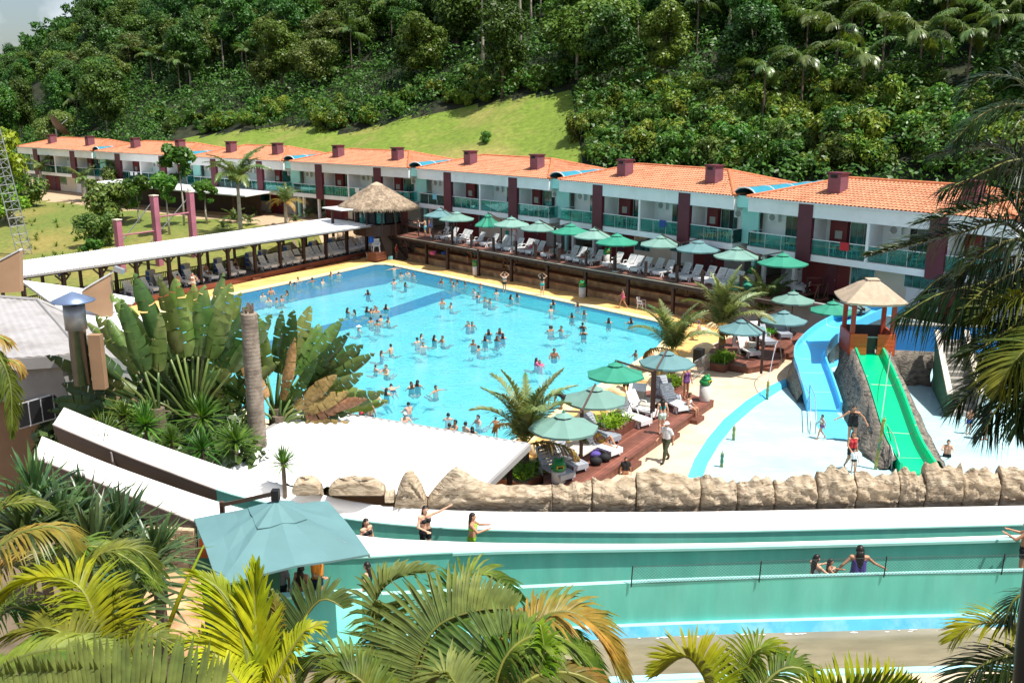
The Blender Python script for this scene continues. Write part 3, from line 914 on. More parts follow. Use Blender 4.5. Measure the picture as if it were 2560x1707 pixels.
for i in range(6):
 a, b = Vector((*corners[i][1], HZ)), Vector((*corners[i + 1][0], HZ))
 d = b - a
 rz = math.atan2(d.y, d.x)
 g = d.length
 t = thing('stair_hall', 'pale teal stair hall with blue barrel canopy between hotel blocks, %s from left' % ordinal(i), 'stair hall', a, rz, 'stair halls between hotel blocks')
 MB().box(-0.1, g + 0.1, 1.0, 1.15, 2.72, 5.9).build('wall', MT['teal_wall'], t)
 MB().box(0.03, g - 0.03, 0.2, 0.3, 5.3, 6.1).build('canopy_front', MT['teal_wall'], t)
 r = g / 2 + 0.3
 rows = []
 for k in range(9):
  an = PI * k / 8
  rows.append([(g / 2 - r * math.cos(an), y, 6.1 + 0.62 * r * math.sin(an)) for y in (0.2, 2.5, 5, 7.5, 9.5)])
 MB().loft(rows).build('canopy', MT['canopy_teal'], t, smooth=True)
 for y in (0.2, 2.5, 5, 7.5, 9.5):
  MB().tube([(g / 2 - r * math.cos(PI * k / 8), y, 6.11 + 0.62 * r * math.sin(PI * k / 8)) for k in range(9)], 0.05, 5).build('canopy_rib', MT['alu'], t)
# timber structures round the pool
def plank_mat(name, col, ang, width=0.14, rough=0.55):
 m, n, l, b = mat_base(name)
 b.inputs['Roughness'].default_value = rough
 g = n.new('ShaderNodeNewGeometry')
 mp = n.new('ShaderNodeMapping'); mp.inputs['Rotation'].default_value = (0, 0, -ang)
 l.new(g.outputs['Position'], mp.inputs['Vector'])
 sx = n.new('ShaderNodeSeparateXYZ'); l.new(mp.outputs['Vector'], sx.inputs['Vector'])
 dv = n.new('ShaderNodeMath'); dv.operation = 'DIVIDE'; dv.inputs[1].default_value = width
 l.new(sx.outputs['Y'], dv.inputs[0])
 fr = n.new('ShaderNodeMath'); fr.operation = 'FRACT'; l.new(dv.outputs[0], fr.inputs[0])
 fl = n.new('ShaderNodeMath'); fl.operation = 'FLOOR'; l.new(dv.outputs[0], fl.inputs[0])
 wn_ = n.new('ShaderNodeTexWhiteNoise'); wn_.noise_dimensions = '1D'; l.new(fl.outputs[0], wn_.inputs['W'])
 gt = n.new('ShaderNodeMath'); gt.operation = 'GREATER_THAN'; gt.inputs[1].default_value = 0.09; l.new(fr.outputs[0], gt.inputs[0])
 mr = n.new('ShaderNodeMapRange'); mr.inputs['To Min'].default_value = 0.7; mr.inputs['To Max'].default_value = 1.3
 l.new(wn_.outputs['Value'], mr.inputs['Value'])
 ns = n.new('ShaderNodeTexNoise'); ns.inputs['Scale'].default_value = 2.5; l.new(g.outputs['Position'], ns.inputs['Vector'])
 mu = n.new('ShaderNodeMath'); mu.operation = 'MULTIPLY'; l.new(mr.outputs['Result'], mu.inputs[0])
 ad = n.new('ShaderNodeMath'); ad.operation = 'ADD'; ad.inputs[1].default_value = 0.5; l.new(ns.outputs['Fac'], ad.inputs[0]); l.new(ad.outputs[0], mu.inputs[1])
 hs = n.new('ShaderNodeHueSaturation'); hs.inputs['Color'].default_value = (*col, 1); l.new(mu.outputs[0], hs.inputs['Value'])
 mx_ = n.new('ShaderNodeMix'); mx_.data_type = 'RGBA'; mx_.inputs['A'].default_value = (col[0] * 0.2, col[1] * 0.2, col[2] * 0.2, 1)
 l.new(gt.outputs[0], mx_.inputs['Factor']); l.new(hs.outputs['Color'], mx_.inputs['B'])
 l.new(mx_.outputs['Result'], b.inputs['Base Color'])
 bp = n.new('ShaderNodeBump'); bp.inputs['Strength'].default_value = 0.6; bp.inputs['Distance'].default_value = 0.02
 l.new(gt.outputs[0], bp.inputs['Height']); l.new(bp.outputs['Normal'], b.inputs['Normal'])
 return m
qa = math.atan2(qd.y, qd.x)
MT['planks_upper'] = plank_mat('upper_deck_planks', (0.20, 0.085, 0.06), qa)
# upper deck along the hotel
DA = P(985, 586, DECK_Z)                 # left front corner of the upper deck
DB = P(1815, 727, DECK_Z) + qd * 4.4
ud = (DB - DA).normalized()
un = Vector((-ud.y, ud.x, 0))
if un.y < 0: un = -un
UL = (DB - DA).length
def upt(a, o, z=DECK_Z):
 p = DA + ud * a + un * o
 return Vector((p.x, p.y, z))
deck = thing('timber_sun_deck', 'long raised timber sun deck on posts between pool and hotel', 'deck', (0, 0, 0))
m = MB(); m.prism([upt(0, 0)[:2], upt(UL, 0)[:2], upt(UL, 6.2)[:2], upt(0, 6.2)[:2]], DECK_Z - 0.07, DECK_Z)
o = m.build('deck_boards', MT['planks_upper'], deck); recalc(o.data)
m = MB(); m.beam(upt(0, 0.05, DECK_Z - 0.24), upt(UL, 0.05, DECK_Z - 0.24), 0.09, 0.3); m.build('edge_beam', MT['wood_dark'], deck)
m = MB(); m.beam(upt(0.6, -0.03, DECK_Z - 0.12), upt(UL, -0.03, DECK_Z - 0.12), 0.03, 0.05); m.build('edge_trim', MT['cream_paint'], deck)
for k in range(24):
 a = 0.5 + k * (UL - 1) / 23
 m = MB(); m.beam(upt(a, 0.12, DECK_Z - 0.2), upt(a, 5.8, DECK_Z - 0.2), 0.08, 0.22); m.build('joist', MT['wood_dark'], deck)
for x, y in [(1067, 660), (1120, 673), (1197, 690), (1279, 704), (1368, 721), (1463, 741), (1569, 763), (1681, 786)]:
 p = P(x, y, 0)
 MB().box(-0.11, 0.11, -0.11, 0.11, 0, DECK_Z - 0.08).moved(p, qa).build('post', MT['wood_dark'], deck)
for x, y in [(1091, 601), (1138, 609), (1188, 617), (1238, 627), (1291, 637), (1348, 644), (1407, 654), (1470, 666), (1535, 679), (1604, 694), (1678, 708), (1756, 716), (1840, 735)]:
 p = P(x, y, DECK_Z)
 a = (p - DA).dot(ud)
 p = upt(a, 0.12)
 MB().box(-0.085, 0.085, -0.085, 0.085, -0.5, 1.15).moved(p, qa).build('rail_post', MT['wood_dark'], deck)
S0, S1 = P(*W(12, 120, 500), DECK_Z), P(*W(12, 540, 960), 0.1)
st = thing('timber_stair', 'dark open timber stair with sloping handrail down to the pool', 'stair', (0, 0, 0))
sd_ = (S1 - S0); side = Vector((sd_.y, -sd_.x, 0)).normalized()
for s in (-0.55, 0.55):
 MB().beam(S0 + side * s, S1 + side * s, 0.07, 0.24).build('stringer', MT['wood_dark'], st)
 MB().beam(S0 + side * s + Vector((0, 0, 1.0)), S1 + side * s + Vector((0, 0, 1.0)), 0.08, 0.08).build('handrail', MT['wood_brown'], st)
 for k in (0.0, 0.33, 0.66, 1.0):
  q = S0 + sd_ * k + side * s
  MB().beam(q, q + Vector((0, 0, 1.0)), 0.09, 0.09).build('newel_post', MT['wood_dark'], st)
for k in range(12):
 q = S0 + sd_ * ((k + 0.5) / 12)
 MB().obox(q + Vector((0, 0, 0.1)), side * 0.55, side.cross(Vector((0, 0, 1))) * 0.13, (0, 0, 0.025)).build('tread', MT['wood_brown'], st)
rail = thing('timber_guard_rail', 'dark timber guard rail at the stair head of the sun deck', 'railing', (0, 0, 0))
R = [P(*W(12, 270, 520), DECK_Z), P(*W(12, 650, 600), DECK_Z), P(*W(12, 690, 640), DECK_Z)]
for p in (R[0], (R[0] + R[1]) / 2, R[1]):
 MB().beam(p, p + Vector((0, 0, 1.35)), 0.11, 0.11).build('post', MT['wood_dark'], rail)
for h in (1.3, 0.7):
 MB().beam(R[0] + Vector((0, 0, h)), R[1] + Vector((0, 0, h)), 0.07, 0.09).build('rail', MT['wood_brown'], rail)
MB().beam(R[0] + Vector((0, 0, 0.1)), (R[0] + R[1]) / 2 + Vector((0, 0, 1.2)), 0.05, 0.05).build('brace', MT['wood_dark'], rail)
MB().beam((R[0] + R[1]) / 2 + Vector((0, 0, 1.2)), R[1] + Vector((0, 0, 0.1)), 0.05, 0.05).build('brace', MT['wood_dark'], rail)
# pergola deck on the left with white metal roof
PG_Z = 0.42
pl = (PERG_B - PERG_A).length
def ppt(a, o, z=0.0):
 p = PERG_A + pd * a + pn * o
 return Vector((p.x, p.y, z))
pa = math.atan2(pd.y, pd.x)
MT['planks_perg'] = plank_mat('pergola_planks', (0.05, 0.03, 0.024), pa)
MT['riser_red'] = M('red_brown_riser', (0.22, 0.062, 0.035), 0.6, 0.2, 2)
perg = thing('pergola', 'long white metal roof on dark timber posts over the lounger deck', 'pergola', (0, 0, 0))
PGA = -9.0
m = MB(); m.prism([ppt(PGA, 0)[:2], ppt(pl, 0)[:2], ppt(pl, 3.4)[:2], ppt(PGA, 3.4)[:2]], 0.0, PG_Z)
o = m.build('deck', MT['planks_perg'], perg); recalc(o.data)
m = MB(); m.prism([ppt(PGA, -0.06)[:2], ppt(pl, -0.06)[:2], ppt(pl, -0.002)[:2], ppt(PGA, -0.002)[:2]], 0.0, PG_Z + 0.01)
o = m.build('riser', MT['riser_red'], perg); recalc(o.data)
EA, EB = P(49, 691, 3.45), P(945, 561, 3.45)
rdv = (EB - EA); RL = rdv.length; rdv.normalize()
rnv = Vector((-rdv.y, rdv.x, 0))
if rnv.x > 0: rnv = -rnv
BA, BB = P(49, 652, 3.85), P(818, 546, 3.85)
rows = []
nn_ = 300
for side_ in (0, 1):
 a, b = (EA, EB) if side_ == 0 else (BA, BB)
 rows.append([a + (b - a) * (i / nn_) + Vector((0, 0, 0.028 if i % 2 else -0.028)) for i in range(nn_ + 1)])
rf = MB().loft(rows).build('roof', MT['white_roof'], perg)
MB().beam(EA + Vector((0, 0, -0.08)), EB + Vector((0, 0, -0.08)), 0.06, 0.14).build('gutter', MT['grey_trim'], rf)
MB().beam(BA + Vector((0, 0, -0.1)), BB + Vector((0, 0, -0.1)), 0.06, 0.14).build('eave_beam', MT['wood_dark'], rf)
MB().beam(EA + rnv * 0.5 + Vector((0, 0, -0.2)), EB + rnv * 0.5 + Vector((0, 0, -0.2)), 0.12, 0.24).build('beam', MT['wood_dark'], perg)
for k in range(14):
 a = PGA + 0.8 + k * (pl - PGA - 1.2) / 13
 zt = 3.12
 pb = ppt(a, 0.55, PG_Z)
 MB().box(-0.12, 0.12, -0.12, 0.12, 0, zt - PG_Z).moved(pb, pa).build('post', MT['wood_dark'], perg)
 pb2 = ppt(a, 3.0, PG_Z)
 MB().box(-0.09, 0.09, -0.09, 0.09, 0, zt + 0.25 - PG_Z).moved(pb2, pa).build('post', MT['wood_dark'], perg)
 for s in (-1, 1):
  MB().beam(ppt(a, 0.55, 2.45), ppt(a + s * 0.6, 0.55, 3.05), 0.08, 0.1).build('brace', MT['wood_dark'], perg)
 MB().beam(ppt(a, -0.2, 3.08), ppt(a, 3.2, 3.42), 0.08, 0.16).build('rafter', MT['wood_dark'], perg)
fence = thing('timber_balustrade', 'dark timber balustrade along the back of the pergola deck', 'balustrade', (0, 0, 0))
for h in (0.15, 0.95):
 MB().beam(ppt(PGA, 3.15, PG_Z + h), ppt(pl, 3.15, PG_Z + h), 0.06, 0.08).build('rail', MT['wood_dark'], fence)
bme = MB().box(-0.028, 0.028, -0.02, 0.02, 0.19, 0.91).mesh('baluster', MT['wood_dark'])
nb = int((pl - PGA) / 0.165)
for k in range(min(nb, 290)):
 ref_obj('baluster', bme, fence, ppt(PGA + 0.1 + k * (pl - PGA - 0.2) / min(nb, 290), 3.15, PG_Z), pa)
for i, (x, y) in enumerate([W(2, 125, 1235), W(2, 570, 1150), W(2, 970, 1070), W(5, 2140, 330)]):
 p = P(x, y, 0)
 s_ = MB().box(-0.5, 0.5, -0.25, 0.25, 0, 0.2).moved((0, 0, 0), pa).build('step_block', MT['wood_brown'], None, bevel=0.02, loc=p)
 tag(s_, 'small timber step in front of the pergola deck, %s from left' % ['second', 'third', 'rightmost', 'leftmost'][i], 'step', 'steps up to the pergola deck')
# thatched kiosk
kp = P(*W(2, 1160, 850), DECK_Z)
ki = thing('thatched_kiosk', 'round thatched kiosk with dark walls at the end of the sun deck', 'kiosk', kp)
KR = 2.35
m = MB()
for k in range(10):
 an = 2 * PI * k / 10
 m2 = MB().beam((KR * math.cos(an), KR * math.sin(an), 0), (KR * math.cos(an), KR * math.sin(an), 2.75), 0.14, 0.14)
 m2.build('post', MT['wood_dark'], ki)
MB().lathe([(KR, 0), (KR, 1.05), (KR - 0.08, 1.05), (KR - 0.08, 0)], 20).build('lower_wall', MT['wood_dark'], ki)
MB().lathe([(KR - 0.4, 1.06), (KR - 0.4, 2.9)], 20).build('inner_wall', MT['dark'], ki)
MB().lathe([(KR + 0.02, 2.35), (KR + 0.02, 2.8), (KR - 0.1, 2.8), (KR - 0.1, 2.35)], 20).build('upper_band', MT['wood_dark'], ki)
for k in range(7):
 an = PI + 0.15 + k * 0.42
 MB().obox(((KR - 0.2) * math.cos(an), (KR - 0.2) * math.sin(an), 1.7), Vector((-math.sin(an), math.cos(an), 0)) * 0.36, Vector((math.cos(an), math.sin(an), 0)) * 0.02, (0, 0, 0.5)).build('window_pane', MT['dark'] if k % 2 else MT['glass_window'], ki)
prof = [(3.78, 2.5), (3.86, 2.66), (3.4, 2.93), (2.6, 3.42), (1.8, 3.93), (1.1, 4.36), (0.62, 4.62)]
thv, nth = [], 72
rr = random.Random(3)
rows = []
for j, (r, z) in enumerate(prof + [(0.0, 4.7)]):
 rows.append([((r + rr.uniform(-0.05, 0.05)) * math.cos(2 * PI * k / nth), (r + rr.uniform(-0.05, 0.05)) * math.sin(2 * PI * k / nth), z + rr.uniform(-0.035, 0.035)) for k in range(nth)])
ro = MB().loft(rows, closed=True).build('thatch_roof', MT['thatch'], ki, smooth=True)
MB().lathe([(0.64, 4.61), (0.6, 4.70), (0.12, 4.92), (0.02, 4.94)], 18).build('roof_cap', MT['thatch_tan'], ro)
m = MB()
for k in range(1400):
 an = rr.uniform(0, 2 * PI); f = rr.random() ** 0.6
 j = f * (len(prof) - 1.01); i0 = int(j); fr = j - i0
 r = prof[-1 - i0][0] * (1 - fr) + prof[-2 - i0][0] * fr; z = prof[-1 - i0][1] * (1 - fr) + prof[-2 - i0][1] * fr
 c, s = math.cos(an), math.sin(an)
 w = 0.02
 m.add([(r * c - s * w, r * s + c * w, z + 0.05), (r * c + s * w, r * s - c * w, z + 0.05), ((r + 0.3) * c, (r + 0.3) * s, z - 0.17)], [(0, 1, 2)])
o = m.build('thatch_straws', MT['thatch'], ro); o['kind'] = 'stuff'
cr = thing('white_canopy', 'small white flat canopy on a post left of the thatched kiosk', 'canopy', kp + Vector((0, 0, 0)))
c0 = P(*W(2, 860, 645), DECK_Z + 2.6) - kp
m = MB().box(-1.7, 1.7, -1.2, 1.2, 0, 0.1).moved(c0, qa); m.build('roof', MT['white_roof'], cr)
MB().box(-0.1, 0.1, -0.1, 0.1, -2.6, 0).moved(c0 + Vector((-0.9, -0.4, -0.01)), qa).build('post', MT['wood_dark'], cr)
# open pavilion with white roof in the garden (left), pink columns
PV_Z = 1.9
pvq = [P(*W(1, 755, 700), 5.0), P(*W(1, 1030, 672), 5.0), P(*W(1, 2345, 768), 4.9), P(*W(1, 2060, 815), 4.9)]
pv = thing('garden_pavilion', 'open garden pavilion with thin white pointed roof and dark posts', 'pavilion', (0, 0, 0))
m = MB(); m.prism([(p.x, p.y, p.z) for p in pvq], 0.0, 0.14); o = m.build('roof', MT['white_roof'], pv); recalc(o.data)
cen = sum(pvq, Vector((0, 0, 0))) / 4
for f in (0.15, 0.4, 0.65, 0.9):
 for e_ in (0.15, 0.85):
  top = (pvq[0] * (1 - f) + pvq[3] * f) * (1 - e_) + (pvq[1] * (1 - f) + pvq[2] * f) * e_
  MB().box(-0.13, 0.13, -0.13, 0.13, terrain_z(top.x, top.y) - 0.2, top.z - 0.005).moved((top.x, top.y, 0), 0).build('post', MT['wood_dark'], pv)
fl = [(cen + (p - cen) * 0.9) for p in pvq]
m = MB(); m.prism([(p.x, p.y) for p in fl], 1.35, 1.75); o = m.build('floor', MT['wood_dark'], pv); recalc(o.data)
bk0, bk1 = fl[1].lerp(fl[0], 0.3), fl[2].lerp(fl[3], 0.3)
MB().beam((bk0.x, bk0.y, 3.2), (bk1.x, bk1.y, 3.2), 0.1, 2.9).build('interior_shade_panel', MT['wood_dark'], pv)  # dark panel added to stand for the black shade inside the pavilion
for h in (2.2, 2.65):
 MB().beam((fl[0].x, fl[0].y, h), (fl[3].x, fl[3].y, h), 0.07, 0.09).build('rail', MT['wood_dark'], pv)
PKP = [((317, 690), 5.55, (310, 537)), ((412, 679), 7.3, (401, 478)), ((500, 667), 7.4, (488, 469))]
pk = []
for i, ((x, y), h, (tx, ty)) in enumerate(PKP):
 b_ = P(x, y, 0.35)
 b_ += pn * 0.55
 top_y = None
 t_ = thing('pink_column', ['short pink concrete column, lowest and leftmost of three behind the pergola', 'tall pink concrete column, middle of three behind the pergola', 'tall pink concrete column with a white knob, rightmost of three behind the pergola'][i], 'column', b_, pa, 'pink columns behind the pergola')
 zt = CAM_H + (HORIZON - ty) / FOC * (b_.y / CT) * 0.985
 hh = zt - b_.z
 MB().box(-0.25, 0.25, -0.25, 0.25, -0.3, hh).build('shaft', MT['pink'], t_)
 MB().box(-0.3, 0.3, -0.3, 0.3, hh, hh + 0.08).build('cap', MT['cream_paint'], t_)
 if i == 2:
  MB().ball((0, 0, hh + 0.3), 0.24, 10, 6).build('knob', MT['white_paint'], t_, smooth=True)
 pk.append((b_, hh))
for i in (1, 2):
 b_, hh = pk[i]
 foot = b_ + Vector((-4.0 - i * 0.6, -1.4, 0.4))
 w_ = MB().tube([b_ + Vector((0, 0, hh - 0.3)), foot], 0.05, 5).build('brace_cable', MT['galv'])
 tag(w_, ['', 'grey steel cable from the middle pink column down to the lawn', 'grey steel cable from the right pink column down to the lawn'][i], 'cable', 'cables of the pink columns')
for i in (0, 1):
 a, b = pk[i], pk[i + 1]
 z0 = min(a[1], b[1]) * [0.72, 0.72][i]
 w_ = MB().tube([a[0] + Vector((0, 0, z0)), b[0] + Vector((0, 0, z0 + 0.15))], 0.07, 6).build('tie_bar', MT['pink'])
 tag(w_, ['rusty pink bar between the left and middle pink columns', 'rusty pink bar between the middle and right pink columns'][i], 'bar', 'bars between the pink columns')
mp_ = P(64, 645, 0.25)
mast = thing('lattice_mast', 'tall grey steel lattice mast at the left edge of the lawn', 'mast', mp_, 0.3)
mast.rotation_euler = (0, -0.13, 0)
wid = 0.72
for k in range(3):
 an = 2 * PI * k / 3
 MB().tube([(wid * math.cos(an), wid * math.sin(an), -0.3), (wid * math.cos(an), wid * math.sin(an), 22)], 0.05, 5).build('leg', MT['galv'], mast)
for k in range(3):
 a0, a1 = 2 * PI * k / 3, 2 * PI * (k + 1) / 3
 for j in range(28):
  z0, z1 = j * 0.78, j * 0.78 + 0.78
  MB().tube([(wid * math.cos(a0), wid * math.sin(a0), z0), (wid * math.cos(a1), wid * math.sin(a1), z1)], 0.028, 4, cap=False).build('lattice_bar', MT['galv'], mast)
  MB().tube([(wid * math.cos(a0), wid * math.sin(a0), z1), (wid * math.cos(a1), wid * math.sin(a1), z1)], 0.024, 4, cap=False).build('lattice_bar', MT['galv'], mast)
dp_ = Q(140, 322, 158)
ds = thing('satellite_dish', 'large dark mesh satellite dish behind the leftmost hotel roof', 'dish', dp_, 0.6)
m = MB(); m.lathe([(0.02, 0.0), (0.8, 0.1), (1.6, 0.42), (2.3, 0.95)], 20); m.f = m.f[:-1]; m.moved((0, 0, 0), 0, 1.0, ry=0.9); m.build('reflector', MT['brown_metal'], ds, smooth=True)
MB().tube([(0, 0, 0), (1.9, 0, 1.5)], 0.06, 5).build('feed_arm', MT['galv'], ds)
MB().tube([(0, 0, 0), (0.0, 0, -6.5)], 0.14, 6).build('mast', MT['galv'], ds)
# vegetation builders
LM = {}
LM['forest_a'] = leaf_mat('forest_leaves_dark', (0.026, 0.068, 0.010), (0.065, 0.14, 0.018), trans=0.12, spec=0.22)
LM['forest_b'] = leaf_mat('forest_leaves_mid', (0.045, 0.10, 0.012), (0.11, 0.185, 0.025), trans=0.12, spec=0.22)
LM['forest_c'] = leaf_mat('forest_leaves_olive', (0.052, 0.095, 0.016), (0.135, 0.18, 0.036), hue=0.02, trans=0.12, spec=0.22)
LM['shrub'] = leaf_mat('shrub_leaves', (0.07, 0.145, 0.012), (0.20, 0.255, 0.03), hue=0.018, trans=0.12, spec=0.22)
LM['lime'] = leaf_mat('lime_leaves', (0.13, 0.24, 0.012), (0.26, 0.34, 0.02), var=0.25)
LM['garden'] = leaf_mat('garden_leaves', (0.045, 0.12, 0.012), (0.11, 0.2, 0.022))
LM['palm_far'] = leaf_mat('far_palm_leaves', (0.065, 0.13, 0.028), (0.17, 0.23, 0.065), spec=0.6, rough=0.35)
LM['palm_silver'] = leaf_mat('silver_palm_leaves', (0.12, 0.18, 0.06), (0.25, 0.28, 0.12), var=0.2, spec=0.4, rough=0.42)
LM['palm_old'] = leaf_mat('yellowing_palm_leaves', (0.36, 0.22, 0.045), (0.26, 0.21, 0.06), var=0.3)
LM['palm_dark'] = leaf_mat('dark_palm_leaves', (0.010, 0.026, 0.007), (0.03, 0.052, 0.011), var=0.35, spec=0.4, rough=0.35, trans=0.16)  # for the right-hand crown, shade is put into this dark leaf colour
LM['palm_green'] = leaf_mat('near_palm_leaves', (0.05, 0.098, 0.012), (0.16, 0.185, 0.02), var=0.32, spec=0.22, rough=0.48, scale=2.2)
LM['palm_grey'] = leaf_mat('grey_green_palm_leaves', (0.095, 0.13, 0.033), (0.16, 0.18, 0.042), var=0.3, spec=0.2, rough=0.5, scale=2.2)
LM['palm_bright'] = leaf_mat('bright_palm_leaves', (0.17, 0.26, 0.01), (0.33, 0.35, 0.014), var=0.25, spec=0.2, trans=0.28, scale=2)
LM['palm_orange'] = leaf_mat('orange_palm_leaves', (0.13, 0.155, 0.025), (0.34, 0.19, 0.03), var=0.25, spec=0.4, scale=2)
LM['banana'] = leaf_mat('broad_paddle_leaves', (0.10, 0.175, 0.032), (0.20, 0.25, 0.08), var=0.2, spec=0.55, rough=0.35, scale=1.2, fine=4.0)
LM['banana_dark'] = leaf_mat('dark_paddle_leaves', (0.035, 0.075, 0.018), (0.07, 0.12, 0.03), var=0.2, spec=0.5, rough=0.35, scale=1.2, fine=4.0)
LM['banana_dry'] = leaf_mat('dry_paddle_leaves', (0.40, 0.25, 0.11), (0.25, 0.15, 0.06), var=0.3)
LM['yucca'] = leaf_mat('yucca_leaves', (0.045, 0.13, 0.02), (0.12, 0.22, 0.03), var=0.2, spec=0.5, rough=0.35, scale=3)
LM['sword'] = leaf_mat('blue_green_sword_leaves', (0.05, 0.10, 0.04), (0.11, 0.165, 0.055), var=0.2, spec=0.5, rough=0.35, scale=3)
LM['fern'] = leaf_mat('fern_leaves', (0.075, 0.20, 0.012), (0.17, 0.31, 0.02), var=0.25)
LM['stem'] = leaf_mat('palm_stalk', (0.20, 0.22, 0.04), (0.17, 0.16, 0.04), var=0.15, trans=0.0)
def np_mesh(name, V, F, mat, smooth=False):
 me = bpy.data.meshes.new(name)
 V = np.asarray(V, dtype=np.float32); F = np.asarray(F, dtype=np.int32)
 k = F.shape[1]
 me.vertices.add(len(V)); me.vertices.foreach_set('co', V.ravel())
 me.loops.add(F.size); me.loops.foreach_set('vertex_index', F.ravel())
 me.polygons.add(len(F))
 me.polygons.foreach_set('loop_start', np.arange(0, F.size, k, dtype=np.int32))
 me.polygons.foreach_set('loop_total', np.full(len(F), k, dtype=np.int32))
 if smooth: me.polygons.foreach_set('use_smooth', np.ones(len(F), dtype=bool))
 me.materials.append(mat)
 me.update(calc_edges=True)
 return me
def leaf_quads(C, N, size, rng, elong=1.6):
 """rhombus leaves at centres C facing roughly N"""
 n = len(C)
 N = N / (np.linalg.norm(N, axis=1, keepdims=True) + 1e-9)
 R = rng.normal(size=(n, 3))
 T = np.cross(N, R); T /= (np.linalg.norm(T, axis=1, keepdims=True) + 1e-9)
 B = np.cross(N, T)
 s = size * rng.uniform(0.6, 1.4, (n, 1))
 V = np.stack([C - T * s * elong * 0.5, C + B * s * 0.42 - N * s * 0.1, C + T * s * elong * 0.5, C - B * s * 0.42 - N * s * 0.1], axis=1).reshape(-1, 3)
 F = np.arange(4 * n).reshape(n, 4)
 return V, F
def crown_mesh(name, seed, R, H, nlobe, nleaf, leaf, mat, flat=0.75, base=0.0, gap=0.55):
 rng = np.random.default_rng(seed)
 ang = rng.uniform(0, 2 * PI, nlobe); rad = np.sqrt(rng.uniform(0, 1, nlobe)) * R * 0.72
 zz = base + H * rng.beta(2.0, 1.5, nlobe)
 prof = np.sqrt(np.clip(1 - ((zz - base - H * 0.5) / (H * 0.62)) ** 2, 0.15, 1))
 LC = np.stack([rad * np.cos(ang) * prof, rad * np.sin(ang) * prof, zz], 1)
 LR = R * rng.uniform(0.2, 0.42, nlobe)
 w = LR ** 2; w /= w.sum()
 idx = rng.choice(nlobe, nleaf, p=w)
 D = rng.normal(size=(nleaf, 3)); D[:, 2] += 0.35
 D /= np.linalg.norm(D, axis=1, keepdims=True)
 rr_ = LR[idx] * rng.uniform(gap, 1.08, nleaf)
 C = LC[idx] + D * rr_[:, None] * np.array([1, 1, flat])
 N = D + rng.normal(size=(nleaf, 3)) * 0.45 + np.array([0, 0, 0.35])
 V, F = leaf_quads(C, N, leaf, rng)
 return np_mesh(name, V, F, mat), LC
def trunk_mesh(name, h, r, LC, mat, seed=0, bend=0.3, nb=7):
 rg = random.Random(seed)
 m = MB()
 top = Vector((rg.uniform(-bend, bend), rg.uniform(-bend, bend), h))
 mid = Vector((rg.uniform(-bend, bend), rg.uniform(-bend, bend), h * 0.5))
 m.tube([(0, 0, -0.5), mid, top, top + Vector((0, 0, h * 0.25))], [r, r * 0.75, r * 0.55, r * 0.25], 7)
 for k in range(min(nb, len(LC))):
  c = Vector(LC[k])
  s = top * 0.92 + Vector((0, 0, rg.uniform(-0.1, 0.15) * h))
  m.tube([s, (s + c) / 2 + Vector((0, 0, 0.3)), c], [r * 0.42, r * 0.28, r * 0.12], 5, cap=False)
 return m.mesh(name, mat, True)
